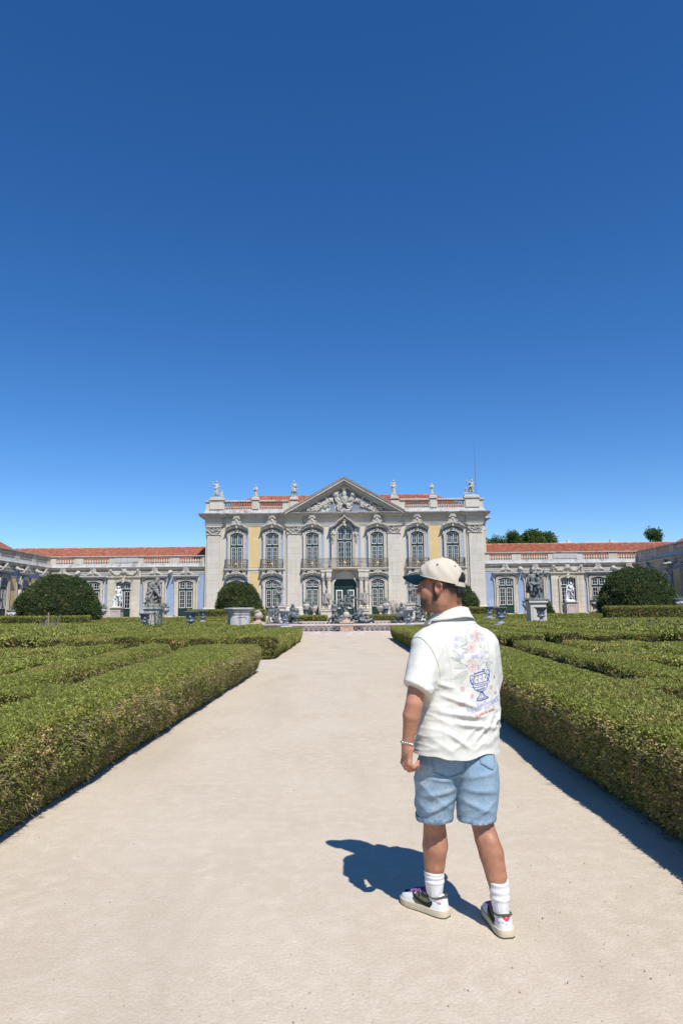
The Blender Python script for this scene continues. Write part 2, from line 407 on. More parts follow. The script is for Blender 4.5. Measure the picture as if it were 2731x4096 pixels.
m.add([(x,y,gz(y)+0.004) for y in yy for x in (-11,11)],[(2*i,2*i+1,2*i+3,2*i+2) for i in range(len(yy)-1)]); struct('terrace_walk',m,M['gravel'],0)
sheet('terrace',[(-34.6,74.6),(-11,74.6),(-11,79.9),(-34.6,79.9)],M['pave'],0.006)
sheet('terrace',[(11,74.6),(34.2,74.6),(34.2,79.9),(11,79.9)],M['pave'],0.006)
# loose stones on the walk: one uncountable scatter
st=MB(); r_=random.Random(3)
for i in range(900):
    y=2.6+ r_.random()**2*14; x=r_.uniform(-2.3,2.0); s=r_.choice([0.0015,0.002,0.002,0.003,0.003,0.004,0.0055])
    a=r_.uniform(0,3.1); c,sn=math.cos(a)*s,math.sin(a)*s; z=0.012
    st.add([(x-c*1.3,y-sn*1.3,z-.004),(x+sn,y-c,z-.004),(x+c*1.3,y+sn*1.3,z-.004),(x-sn,y+c,z-.004),(x,y,z+s*0.35)],[(0,1,4),(1,2,4),(2,3,4),(3,0,4)])
M['pebble']=pm('pebbles',(0.46,0.40,0.33),(0.24,0.205,0.17),9,0.9,0,1,0.1,c3=(0.62,0.58,0.52),s3=14)
o=part('loose_gravel',st,M['pebble'],None,0,kind='stuff'); o['label']='small loose pebbles scattered over the pale gravel walk'

# ------------------------------------------------------------------ carved ornament (shared meshes)
def leafscroll(sd, pts, r0, r1, n, seed, y=-0.08, jit=0.5):
    """a run of overlapping leaf lumps along a polyline (XZ)"""
    q=random.Random(seed); P=[Vector((p[0],0,p[1])) for p in pts]
    L=[0]
    for i in range(1,len(P)): L.append(L[-1]+(P[i]-P[i-1]).length)
    for i in range(n):
        t=L[-1]*i/(n-1); k=max(j for j in range(len(L)-1) if L[j]<=t+1e-9)
        p=P[k].lerp(P[k+1],(t-L[k])/max(L[k+1]-L[k],1e-6)); r=r0+(r1-r0)*i/(n-1)
        c=(p.x+q.uniform(-jit,jit)*r, y-q.uniform(0,0.6)*r, p.z+q.uniform(-jit,jit)*r)
        sd.ell(c,(r*q.uniform(.75,1.15),r*0.62,r*q.uniform(.4,.6)),rot3(0,q.uniform(-80,80),0),k=0.012)
def spiral(cx,cz,r,turns,a0,dirn,n=22,y=-0.1):
    return [(cx+r*(1-0.82*i/n)*math.cos(R(a0+dirn*360*turns*i/n)), y, cz+r*(1-0.82*i/n)*math.sin(R(a0+dirn*360*turns*i/n))) for i in range(n+1)]
def carve_crest(w,h,seed,mask=True):
    """shell and mask between two leafy scrolls, width w, height h, foot at z=0"""
    sd=SDF(0.028); sd.k=0.02
    for s in (-1,1):
        leafscroll(sd,[(s*w*.06,h*.34),(s*w*.16,h*.26),(s*w*.26,h*.27),(s*w*.38,h*.12),(s*w*.5,0)],.17,.09,20,seed+s,-.10)
        sd.chain(spiral(s*w*.17,h*.46,.17,1.2,90,s,18,-.14),.045)
        sd.chain([(s*w*.05,-.12,h*.62),(s*w*.10,-.15,h*.48),(s*w*.07,-.15,h*.3),(s*w*.13,-.12,h*.18)],[.06,.075,.07,.05])
        sd.ell((s*w*.11,-.12,h*.78),(.16,.1,.12)); sd.ell((s*w*.07,-.13,h*.92),(.12,.1,.1))
    sd.ell((0,-.12,h*.55),(.2,.13,h*.2)); sd.ell((0,-.2,h*.62),(.11,.1,.14))
    for i in range(5):
        a=R(30+i*30); sd.ell((.2*math.cos(a),-.16,h*.80+.17*math.sin(a)),(.16,.07,.055),rot3(0,-math.degrees(a),0),k=.008)
    sd.ell((0,-.1,.12),(.13,.1,.2)); sd.ell((0,-.16,h*.3),(.1,.1,.13))
    return sd_shared('ornament',sd)
def sd_shared(n,sd,mat=None): return sdf_mesh(n,sd,mat or M['carv'],None,(.035,8,1))
ME_CREST=carve_crest(2.5,1.55,11); ME_CREST2=carve_crest(2.3,1.25,31); ME_CREST3=carve_crest(1.9,1.0,51)
# volute capital
sd=SDF(0.03); sd.k=.02
for s in (-1,1):
    sd.chain(spiral(s*.62,.68,.25,1.4,120 if s>0 else 60,-s,22,-.14),.06)
    leafscroll(sd,[(s*.62,.4),(s*.42,.24),(s*.2,.12),(0,.1)],.13,.1,9,60+s,-.1)
    leafscroll(sd,[(s*.5,.72),(s*.25,.55),(0,.47)],.11,.11,7,66+s,-.12)
sd.rbox((0,-.1,.93),(.86,.2,.05),.02); sd.ell((0,-.16,.72),(.14,.1,.14)); sd.rbox((0,-.02,.03),(.8,.16,.035),.02)
ME_CAP=sd_shared('capital',sd)
# garland for the projecting bays of the wings
sd=SDF(0.03); sd.k=.02
for s in (-1,1):
    leafscroll(sd,[(s*.2,.55),(s*.55,.22),(s*.9,.2),(s*1.25,.5),(s*1.42,.78)],.14,.12,22,80+s,-.1)
    leafscroll(sd,[(s*1.5,.8),(s*1.52,.5),(s*1.5,.15)],.15,.1,8,84+s,-.1)
sd.ell((0,-.12,.62),(.26,.16,.26)); sd.ell((0,-.2,.5),(.12,.1,.12)); sd.ell((-.16,-.15,.82),(.14,.1,.1)); sd.ell((.16,-.15,.82),(.14,.1,.1))
ME_GARL=sd_shared('garland',sd)
# gilt balcony emblem
mb=MB()
for i in range(8):
    a=R(45*i); l=.30 if i%2==0 else .2; ca,sa=math.cos(a),math.sin(a); w=.055
    mb.add([(0,-.05,0),(ca*l*.55-sa*w,-.02,sa*l*.55+ca*w),(ca*l,-.015,sa*l),(ca*l*.55+sa*w,-.02,sa*l*.55-ca*w),(ca*l*.5,.03,sa*l*.5)],[(0,1,2),(0,2,3),(4,2,1),(4,3,2),(0,4,1),(0,3,4)])
mb.ell((0,-.04,0),(.1,.06,.1),10,6); ME_EMBL=mb.mesh('emblem',M['gold'],30)
mb=MB(); mb.ell((0,-.01,0),(.07,.03,.045),8,5); ME_GILT=mb.mesh('gilt_boss',M['gold'],60)
mb=MB(); mb.box(-.5,.5,-.5,.5,-.5,.5); ME_UNIT={k:mb.mesh('pane',M[k],0) for k in ('glass','curt')}
# baluster
BALP=[(.095,0),(.095,.05),(.06,.07),(.055,.1),(.10,.2),(.115,.28),(.085,.4),(.05,.56),(.045,.64),(.075,.68),(.075,.72),(.09,.74),(.09,.8)]
ME_BAL=MB().lathe(BALP,10).mesh('baluster',M['corn'],50)
ME_BALW=MB().lathe(BALP,10).mesh('baluster',M['limew'],50)

# ------------------------------------------------------------------ windows
def sash_mb(w,h,nc,nr,top=None,bw=.058,mw=.023):
    """white glazing bars with an optional arched head; origin bottom left"""
    m=MB(); t=.035
    def top_at(x): return h if top is None else top(x)
    m.box(0,bw,-t,0,0,top_at(0)); m.box(w-bw,w,-t,0,0,top_at(w)); m.box(bw,w-bw,-t+.001,0,0,bw)
    k=6; xs=[bw+(w-2*bw)*i/k for i in range(k+1)]
    m.ring([(x,top_at(x)) for x in xs],[(x,top_at(x)-bw) for x in xs],-t+.001,0)
    for i in range(1,nc):
        x=w*i/nc; m.box(x-mw/2,x+mw/2,-t+.004,-.002,bw,top_at(x)-bw+.01)
    for j in range(1,nr):
        z=bw+(h-2*bw)*j/nr; m.box(bw,w-bw,-t+.006,-.003,z-mw/2,z+mw/2)
    return m
def make_window(w,h,rise,low,rows,glass,name,parent,panes=True,surround=.27,depth=.30,sm=None,door=0.0):
    """green joinery with four white sashes; returns the green frame that parents the rest"""
    fr=MB(); o=archline(w,h,rise); fr.prism(o[::-1][::-1],-.05,.0)
    fr.box(-.045,.045,-.13,-.05,0,h-.02)                                # meeting stile
    fr.box(-w/2+.02,w/2-.02,-.125,-.05,low+door,low+door+.2); fr.box(-w/2+.02,w/2-.02,-.14,-.05,low+door+.08,low+door+.13)
    o2=archline(w-.14,h-.07,rise); fr.ring(o,o2,-.12,-.05)
    if door:
        for s in (-1,1):
            fr.box(s*w/4-w*.17,s*w/4+w*.17,-.085,-.05,.18,door-.14); fr.box(s*w/4-w*.13,s*w/4+w*.13,-.10,-.05,.24,door-.2)
        fr.box(-w/2+.02,w/2-.02,-.11,-.05,door-.08,door)
    f=part(name,fr,M['green'],parent)
    sw=w/2-.19; sx=(-w/2+.115, .075)
    r0=(w*w/4+rise*rise)/(2*rise); cz=h-r0
    for x0 in sx:
        z0=door+.04; hh=low-.06
        part('sash',sash_mb(sw,hh,2,rows),M['white'],f,0,loc=(x0,-.07,z0))
        zt=low+door+.24
        tf=lambda x,x0=x0,zt=zt: math.sqrt(r0*r0-(x0+x)**2)+cz-.12-zt
        part('sash',sash_mb(sw,tf(sw/2),2,2,tf),M['white'],f,0,loc=(x0,-.07,zt))
        if panes:
            pw=sw/2-.05; ph=(hh-.15)/rows-.03
            for i in range(2):
                for j in range(rows): link('pane',ME_UNIT[glass],f,(x0+sw*(i+.5)/2,-.055,z0+.075+(hh-.15)*(j+.5)/rows),None,(pw+.03,.012,ph+.03))
        else:
            link('pane',ME_UNIT[glass],f,(x0+sw/2,-.055,z0+hh/2),None,(sw-.08,.012,hh-.08))
        th=tf(sw if x0<0 else 0)
        if False:
            for i in range(2):
                for j in range(2): link('pane',ME_UNIT[glass],f,(x0+sw*(i+.5)/2,-.055,zt+.07+(th-.14)*(j+.5)/2),None,(sw/2-.03,.012,th/2-.06))
        else: link('pane',ME_UNIT[glass],f,(x0+sw/2,-.055,zt+th/2),None,(sw-.08,.012,th-.08))
    if surround:
        s=MB(); A=archline(w,h,rise,14,-.0); B=archline(w,h,rise,14,0,surround)
        B[0]=(-w/2-surround,0); B[-1]=(w/2+surround,0)
        s.ring(B,A,-depth,-.001)
        A2=archline(w,h,rise,14,.0,.05); B2=archline(w,h,rise,14,.0,surround*.55); s.ring(B2,A2,-depth-.05,-depth+.002)
        B3=archline(w,h,rise,14,.0,surround-.05); B4=archline(w,h,rise,14,.0,surround+.04); s.ring(B4,B3,-depth-.08,-depth+.002)
        part('surround',s,sm or M['lime'],f,40)
    return f
def hood(parent,w,z,rise,mat,tip=.10,d=.62,thick=.2):
    """curved moulded cap over an opening, tips turned out"""
    n=14; up=[];lo=[]
    for i in range(n+1):
        t=-1+2*i/n; x=t*w/2; zz=z+rise*(1-abs(t)**2.2)+tip*max(0,abs(t)-.8)*-1.5
        up.append((x,zz)); lo.append((x,zz-thick))
    m=MB(); m.ring(up,lo,-d,-.02); m.ring([(x,zz+.04) for x,zz in up],[(x,zz-.05) for x,zz in up],-d-.09,-.02)
    m.ring([(x*.97,zz+.001) for x,zz in lo],[(x*.95,zz-.09) for x,zz in lo],-d+.12,-.02)
    return part('hood',m,mat,parent,40)
def ears(parent,w,z,mat,scale=1.0):
    sd=SDF(.03); sd.k=.02
    for s in (-1,1):
        sd.chain([(s*(w/2+.02),-.2,z),(s*(w/2+.14),-.22,z-.25),(s*(w/2+.05),-.2,z-.6),(s*(w/2+.08),-.18,z-.95)],[.09,.08,.06,.05])
        sd.chain(spiral(s*(w/2+.06),z-.02,.13,1.1,90,-s,14,-.24),.035); sd.ell((s*(w/2+.06),-.2,z-1.0),(.09,.08,.13))
    return part('scroll',sdf_mesh('scroll',sd,mat),None,parent)
def move(o,loc): o.location=loc; return o

# ------------------------------------------------------------------ central pavilion
X0,Y0=-0.13,80.0
pav=thing('palace_pavilion','tall two storey central palace block with triangular pediment and seven bays of windows','palace',(X0,Y0,0.0))
part('wall',MB().box(-16.35,16.35,0,13.5,.5,13.0),M['cream'],pav,0)
part('side_wall',MB().box(16.35,17.2,3.0,13.4,.5,12.2),M['lime'],pav,0)
mb=MB(); mb.molding([(16.35,3.0),(17.2,3.0),(17.2,13.4)],[(0,12.2),(.06,12.3),(.12,12.5),(.5,12.72),(.62,12.78),(.62,12.92),(.0,12.96)]); mb.molding([(16.35,3.0),(17.2,3.0),(17.2,13.4)],[(0,11.3),(.05,11.32),(.05,11.42),(0,11.44)])
mb.prism([(16.3,12.96),(17.55,12.96),(17.25,13.3),(17.1,13.8),(17.05,14.1),(16.3,14.1)],3.0,13.4); mb.prism([(16.3,14.1),(17.2,14.1),(17.2,14.2),(16.3,14.2)],2.9,13.4)
part('side_cornice',mb,M['corn'],pav)
part('plinth',MB().molding([(-16.35,13),(-16.35,0),(16.35,0),(16.35,13)],[(0,.5),(.22,.5),(.22,1.15),(.16,1.25),(.0,1.26)]),M['lime'],pav)
# steps at the foot
part('step',MB().box(-2.6,2.6,-1.1,0,.5,.84),M['lime'],pav,0)
part('step',MB().box(-3.0,3.0,-1.5,-1.1,.5,.75),M['lime'],pav,0)
for wx in (-12.65,-8.5,-3.8,3.8,8.5,12.65):
    part('step',MB().box(wx-1.35,wx+1.35,-.95,-.0,.5,1.1),M['lime'],pav,0); part('step',MB().box(wx-1.6,wx+1.6,-1.3,-.95,.5,.88),M['lime'],pav,0)
# coloured stucco panels
for wx in (-12.65,-8.5,8.5,12.65):
    part('blue_panel',MB().box(wx-1.31,wx+1.31,-.012,.2,6.7,11.72),M['blue'],pav,0); part('blue_panel',MB().box(wx-1.31,wx+1.31,-.012,.2,1.26,6.35),M['blue'],pav,0)
for a,b in ((-5.1,-2.42),(-1.87,1.87),(2.42,5.1)):
    part('blue_panel',MB().box(a,b,-.012,.2,6.7,11.72),M['blue'],pav,0); part('blue_panel',MB().box(a,b,-.012,.2,1.26,6.35),M['blue'],pav,0)
def octo(x0,x1,z0,z1,c): return [(x0+c,z0),(x1-c,z0),(x1,z0+c),(x1,z1-c),(x1-c,z1),(x0+c,z1),(x0,z1-c),(x0,z0+c)]
for wx in (-10.58,10.58):
    for z0,z1 in ((6.95,11.68),(1.4,6.3)):
        part('yellow_panel',MB().prism(octo(wx-.6,wx+.6,z0,z1,.1),-.01,.1),M['yellow'],pav,0)
        A=octo(wx-.6,wx+.6,z0,z1,.1);B=octo(wx-.69,wx+.69,z0-.08,z1+.08,.1); part('panel_frame',MB().ring(B+[B[0]],A+[A[0]],-.035,.1),M['cream'],pav,0)
for a,b in ((-14.25,-6.9),(6.9,14.25)):
    part('string_course',MB().molding([(a,0),(b,0)],[(0,6.5),(.05,6.52),(.09,6.58),(.09,6.66),(0,6.68)]),M['lime'],pav)
# pilasters: stacked stones on a moulded base, carved capital
random.seed(21)
for px in (-15.38,-5.95,5.75,15.28):
    s=1 if px<0 else -1
    pb=part('pilaster',MB().box(px-.95*1,px+.95,-.14,.1,2.3,11.72),M['lime'],pav,0)
    z=2.32
    while z<10.6:
        h=random.choice([.62,.7,.78,.86]); z1=min(z+h,10.66)
        if 10.66-z1<.3: z1=10.66
        if random.random()<.45:
            c=random.choice([-.25,.2,.3]); segs=[(-.75,c),(c,.75)]
        else: segs=[(-.75,.75)]
        for a,b in segs: part('stone_block',MB().cbox(px+a+.003,px+b-.003,-.36,-.14,z+.003,z1-.003,.010),M['lime'],pb,0)
        z=z1
    bm_=MB(); 
    bm_.molding([(px-.98,.02),(px-.98,-.16),(px-.77,-.16),(px-.77,-.36),(px+.77,-.36),(px+.77,-.16),(px+.98,-.16),(px+.98,.02)],[(0,1.86),(.16,1.88),(.16,1.98),(.10,2.05),(.12,2.12),(.06,2.2),(.03,2.3),(-.1,2.32)])
    part('pilaster_base',bm_,M['lime'],pb)
    part('pedestal',MB().cbox(px-1.14,px+1.14,-.53,.1,.5,1.87,.02),M['lime'],pb,0)
    link('capital',ME_CAP,pb,(px,-.26,10.7)); part('capital_bed',MB().box(px-.85,px+.85,-.3,-.1,10.68,11.7),M['lime'],pb,0)
# entablature breaking forward over the pilasters
def ress(d,extra=()):
    P=[(-16.42,13.5),(-16.42,-d*0)]
    P=[(-16.42,13.5),(-16.42,-.02)]
    for px in (-15.38,-5.95,5.75,15.28):
        P+=[(px-.98,-.02),(px-.98,-d),(px+.98,-d),(px+.98,-.02)]
    return P+[(16.42,-.02),(16.42,13.5)]
part('architrave',MB().molding(ress(.3),[(0,11.72),(.05,11.72),(.05,11.84),(.10,11.86),(.10,11.96),(.15,12.0),(0,12.02)]),M['lime'],pav)
fz=part('frieze',MB().box(-16.38,16.38,-.02,13.5,12.0,12.68),M['lime'],pav,0)
edges=[-16.42,-14.38,-12.9,-11.2,-9.6,-8.1,-6.95,-4.95,-3.3,-1.6,.1,1.75,3.3,4.75,6.75,8.2,9.8,11.4,13.0,14.28,16.42]
for a,b in zip(edges[:-1],edges[1:]):
    fr=any(abs((a+b)/2-px)<.3 for px in (-15.38,-5.95,5.75,15.28))
    part('frieze_stone',MB().cbox(a+.004,b-.004,-.33 if fr else -.07,-.02,12.022,12.66,.008),M['lime'],fz,0)
part('cornice',MB().molding(ress(.3),[(0,12.66),(.06,12.66),(.10,12.76),(.20,12.84),(.26,12.86),(.62,12.9),(.62,13.04),(.70,13.08),(.74,13.16),(.74,13.2),(.0,13.22)]),M['corn'],pav)
M['crust']=pm('black_crust_stone',(.12,.11,.10),(.30,.28,.25),2.2,.9,.2,20,.1,c3=(.42,.39,.35),s3=1.4)
part('cornice_crust',MB().molding(ress(.3),[(.60,13.10),(.755,13.10),(.765,13.205),(.60,13.225)]),M['crust'],pav)
# parapet
for s in (-1,1):
    P=[(-16.35,13.0),(-16.35,-.1),(-6.6,-.1)] if s<0 else [(6.6,-.1),(16.35,-.1),(16.35,13.0)]
    part('blocking_course',MB().molding(P,[(.25,13.2),(.22,13.4),(.1,13.62),(.08,13.74),(-.35,13.75),(-.4,13.2)]),M['grey'],pav)
    part('parapet_coping',MB().molding(P,[(.14,14.6),(.18,14.66),(.18,14.78),(.1,14.84),(-.4,14.84),(-.4,14.6)]),M['corn'],pav)
    bal=part('parapet_end',MB().cbox(s*16.4-.02,s*14.15,-.14,.4,13.74,14.6) if s>0 else MB().cbox(-16.4,-14.15,-.14,.4,13.74,14.6),M['lime'],pav,0)
    part('parapet_side',MB().box(s*16.1-.2,s*16.1+.2,.45,13,13.74,14.6),M['lime'],pav,0)
    part('parapet_pier',MB().cbox(s*15.1-.82,s*15.1+.82,-.3,.4,13.76,14.6,.02),M['lime'],pav,0)
    part('parapet_pier',MB().cbox(s*10.5-.5,s*10.5+.5,-.16,.4,13.74,14.6,.01),M['lime'],pav,0)
    part('parapet_pier',MB().cbox(s*10.5-.38,s*10.5+.38,-.3,.38,13.75,14.6,.02),M['lime'],pav,0)
    part('parapet_pier',MB().cbox(s*6.55-.75,s*6.55+.62,-.13,.4,13.74,14.6,.01),M['lime'],pav,0)
    part('parapet_pier',MB().cbox(s*5.95-.5,s*5.95+.5,-.3,.38,13.75,14.6,.02),M['lime'],pav,0)
    for a,b in ((14.15,11.05),(9.95,7.25)):
        rl=part('parapet_rail',MB().box(min(s*a,s*b),max(s*a,s*b),.0,.25,13.99,14.035),M['corn'],pav,0)
        for i in range(11):
            link('baluster',ME_BAL,rl,(s*(a+(b-a)*(i+.5)/11),.12,13.74),None,(1.0,1.0,1.075))
    for xx,w_ in ((15.05,.95),(10.5,.5),(5.95,.52)):
        mbp=MB().cbox(s*xx-w_,s*xx+w_,-.38,.5,14.84,14.98,.02); mbp.cbox(s*xx-w_+.06,s*xx+w_-.06,-.32,.44,14.98,15.18,.05); part('statue_plinth',mbp,M['lime'],pav,0)
# pediment
HP=6.95; ZA=17.2; ZB=13.24; sl=(ZA-ZB)/HP
ped=part('pediment',MB().prism([(-HP+.7,ZB),(HP-.7,ZB),(0,ZA-.45)],-.25,5.0),M['tymp'],pav,0)
for s in (-1,1):
    def rk(off0,off1,y0,y1):
        a=[(s*(HP),ZB-off0),(0,ZA-off0)]; b=[(s*(HP),ZB-off1),(0,ZA-off1)]
        return MB().ring(a,b,y0,y1)
    m=rk(-.02,.26,-1.15,5.2); m.ring([(s*(HP+.12),ZB+.08-.02),(0,ZA+.16)],[(s*(HP+.12),ZB-.05),(0,ZA+.02)],-1.25,5.2); part('raking_cornice',m,M['corn'],ped,0); m=MB().ring([(s*(HP+.14),ZB+.10),(0,ZA+.20)],[(s*(HP+.14),ZB+.03),(0,ZA+.12)],-1.28,5.2); part('raking_crust',m,M['crust'],ped,0)
    m=MB().ring([(s*(HP-.35),ZB-.03),(0,ZA-.26)],[(s*(HP-.35-.55),ZB-.03),(0,ZA-.62)],-.72,-.2); part('raking_bed',m,M['lime'],ped,0)
    m=MB().ring([(s*(HP-.95),ZB),(0,ZA-.62)],[(s*(HP-1.45),ZB),(0,ZA-.92)],-.45,-.2); part('raking_band',m,M['corn'],ped,0)
part('apex_stone',MB().prism([(-.16,ZA+.1),(.16,ZA+.1),(.08,ZA+.26),(-.08,ZA+.26)],-.9,-.4),M['corn'],ped,0)
part('pediment_base',MB().molding([(-HP+.5,-.2),(HP-.5,-.2)],[(0,13.2),(.5,13.2),(.52,13.28),(.0,13.34)]),M['lime'],ped)
# pediment relief: urn with face, winged supporters, two cornucopia swags
sd=SDF(.035); sd.k=.03
sd.ell((0,-.55,14.75),(.36,.28,.55)); sd.ell((0,-.55,15.45),(.26,.24,.3)); sd.ell((0,-.7,15.3),(.15,.14,.2))
sd.cap((0,-.5,15.75),(0,-.5,16.15),.13,.34); sd.ell((0,-.5,16.28),(.5,.3,.12))
for s in (-1,1):
    sd.chain([(s*.2,-.5,14.3),(s*.55,-.55,14.05),(s*.6,-.5,13.75)],[.14,.16,.1]); sd.chain(spiral(s*.5,13.95,.28,1.3,100,-s,18,-.55),.075)
    leafscroll(sd,[(s*.1,13.5),(s*.4,13.45),(s*.75,13.6),(s*.8,14.0)],.16,.14,10,90+s,-.5)
    leafscroll(sd,[(s*.6,14.2),(s*.85,14.7),(s*1.05,15.3),(s*.9,15.55)],.17,.19,32,95+s,-.5,1.1)
    for i in range(5): sd.cap((s*(.8+.08*i),-.5,15.3),(s*(.75+.2*i),-.45,16.05-.13*i),.075,.03)
    sd.ell((s*1.0,-.7,15.35),(.2,.18,.22)); sd.chain([(s*.95,-.55,15.2),(s*.75,-.62,14.8),(s*.45,-.6,14.6)],[.13,.11,.07])
    leafscroll(sd,[(s*1.4,14.75),(s*2.0,14.55),(s*2.8,14.2),(s*3.6,13.85),(s*4.3,13.75)],.20,.16,60,100+s,-.40,1.1)
    leafscroll(sd,[(s*1.9,14.2),(s*2.8,13.85),(s*3.5,13.6)],.17,.15,28,105+s,-.40,1.1)
    sd.ell((s*4.75,-.45,13.85),(.22,.2,.2)); sd.cap((s*4.75,-.45,13.85),(s*5.1,-.42,13.8),.1,.03)
    sd.chain([(s*2.0,-.45,14.7),(s*2.2,-.5,15.05),(s*2.5,-.5,15.15),(s*2.75,-.45,14.95),(s*3.1,-.45,14.95)],[.13,.12,.13,.1,.08])
    sd.chain([(s*3.1,-.45,14.35),(s*3.35,-.5,14.65),(s*3.7,-.5,14.45),(s*4.1,-.45,14.4),(s*4.2,-.45,14.15)],[.13,.12,.13,.1,.06])
    leafscroll(sd,[(s*3.2,13.45),(s*3.8,13.45),(s*4.4,13.5)],.13,.11,8,110+s,-.42)
rl_=part('relief',sdf_mesh('relief',sd,M['carv'],None,(.05,6,1)),None,ped); rl_.scale=(1,.62,1); rl_.location=(0,-.12,0)
# roof
def tile_roof(parent,quad,pitch_u,rows,mat,name='roof_tile'):
    """rows of barrel tiles on a sloping quad (a,b at eave left/right, c,d at ridge right/left)"""
    a,b,c,d=[Vector(p) for p in quad]; nrm=(b-a).cross(d-a).normalized()
    if nrm.z<0: nrm=-nrm
    m=MB(); L=max((b-a).length,(c-d).length); nt=int(L/pitch_u)
    ud=(b-a).normalized()
    for j in range(rows):
        t0=j/rows; t1=(j+1.12)/rows
        l0,r0=a.lerp(d,t0),b.lerp(c,t0); l1,r1=a.lerp(d,min(t1,1)),b.lerp(c,min(t1,1))
        n=max(1,int((r0-l0).length/pitch_u)); V=[];F=[]
        cs=[]
        for i in range(n):
            for q,(fr,hh) in enumerate(((0,.0),(.22,.075),(.5,.10),(.78,.075))): cs.append(((i+fr)/n,hh))
        cs.append((1,0))
        for u,hh in cs: V.append(l0.lerp(r0,u)+nrm*(hh+.045)); 
        for u,hh in cs: V.append(l1.lerp(r1,u)+nrm*(hh*.85))
        for u,hh in cs: V.append(l0.lerp(r0,u)+nrm*(hh*.2-.01))
        k=len(cs)
        for i in range(k-1): F.append((i,i+1,k+i+1,k+i)); F.append((2*k+i,2*k+i+1,i+1,i))
        m.add(V,F)
    o=part(name,m,mat,parent,30); o['kind']='stuff'; return o
rf=part('roof',MB().add([(-15.6,.9,13.7),(15.6,.9,13.7),(15.6,12.6,13.7),(-15.6,12.6,13.7),(-11.6,6.6,16.32),(11.6,6.6,16.32)],[(0,1,5,4),(1,2,5),(2,3,4,5),(3,0,4)]),M['tile'],pav,0)
tile_roof(rf,((-15.6,.9,13.72),(15.6,.9,13.72),(11.6,6.6,16.34),(-11.6,6.6,16.34)),.27,16,M['tile'])
tile_roof(rf,((-15.6,12.6,13.72),(-15.6,.9,13.72),(-11.6,6.6,16.34),(-11.6,6.6,16.34)),.27,16,M['tile'])
tile_roof(rf,((15.6,.9,13.72),(15.6,12.6,13.72),(11.6,6.6,16.34),(11.6,6.6,16.34)),.27,16,M['tile'])
part('ridge',MB().tube([(-11.7,6.6,16.4),(11.7,6.6,16.4)],.13,8),M['tile'],rf)
# upper windows
def upper(x):
    f=make_window(1.48,4.2,.3,2.55,5,'curt','window',pav); f.location=(x,0,6.72)
    hood(f,2.7,4.62,.42,M['lime']); link('ornament',ME_CREST,f,(0,-.60,4.74),None,(1.06,1.1,.92)); ears(f,1.96,4.1,M['carv'])
    part('keystone',MB().prism([(-.16,4.2),(.16,4.2),(.22,4.62),(-.22,4.62)],-.5,-.1),M['carv'],f)
    return f
u0=upper(-12.65)
for x in (-8.5,-3.8,3.8,8.5,12.65): copy_tree(u0,pav,(x,0,6.72))
def lower(x):
    f=make_window(1.5,4.12,.32,2.1,4,'glass','window',pav,True,.25,.28,None,.95); f.location=(x,0,1.25)
    hood(f,2.62,4.55,.38,M['lime']); link('ornament',ME_CREST2,f,(0,-.58,4.66),None,(1.06,1.0,.60)); ears(f,1.95,3.9,M['carv'])
    return f
l0=lower(-12.65)
for x in (-8.5,-3.8,3.8,8.5,12.65): copy_tree(l0,pav,(x,0,1.25))
# pane budget: the last lower windows keep one sheet of glass per sash
# central window
f=make_window(1.8,4.95,.86,3.1,5,'curt','window',pav,True,.2,.34); f.location=(0,0,6.72)
m=MB(); up=[(-1.78,4.75),(-1.5,4.86),(-1.2,5.02),(-.95,5.3),(-.72,5.55),(-.4,5.72),(-.15,5.95),(0,6.12),(.15,5.95),(.4,5.72),(.72,5.55),(.95,5.3),(1.2,5.02),(1.5,4.86),(1.78,4.75)]
m.ring(up,[(x*.98,z-.2) for x,z in up],-.8,-.02); m.ring([(x,z+.05) for x,z in up],[(x,z-.06) for x,z in up],-.92,-.02); part('hood',m,M['lime'],f,40)
for s in (-1,1):
    m=MB(); m.cbox(s*1.36-.2,s*1.36+.2,-.5,-.01,.2,4.6,.02); m.cbox(s*1.36-.26,s*1.36+.26,-.58,-.01,0,.75,.02); m.cbox(s*1.36-.28,s*1.36+.28,-.62,-.01,3.9,4.0,.02); part('jamb',m,M['lime'],f,0)
    sd=SDF(.03); sd.k=.02; leafscroll(sd,[(s*1.36,4.1),(s*1.36,3.3),(s*1.36,2.9)],.17,.09,12,130+s,-.55); leafscroll(sd,[(s*1.66,.2),(s*1.7,.7),(s*1.6,1.1)],.16,.1,9,134+s,-.3); part('carving',sdf_mesh('carving',sd,M['carv']),None,f)
sd=SDF(.03); sd.k=.02; leafscroll(sd,[(0,4.95),(0,5.3),(0,5.6)],.2,.13,9,140,-.6); part('keystone',sdf_mesh('keystone',sd,M['carv']),None,f)
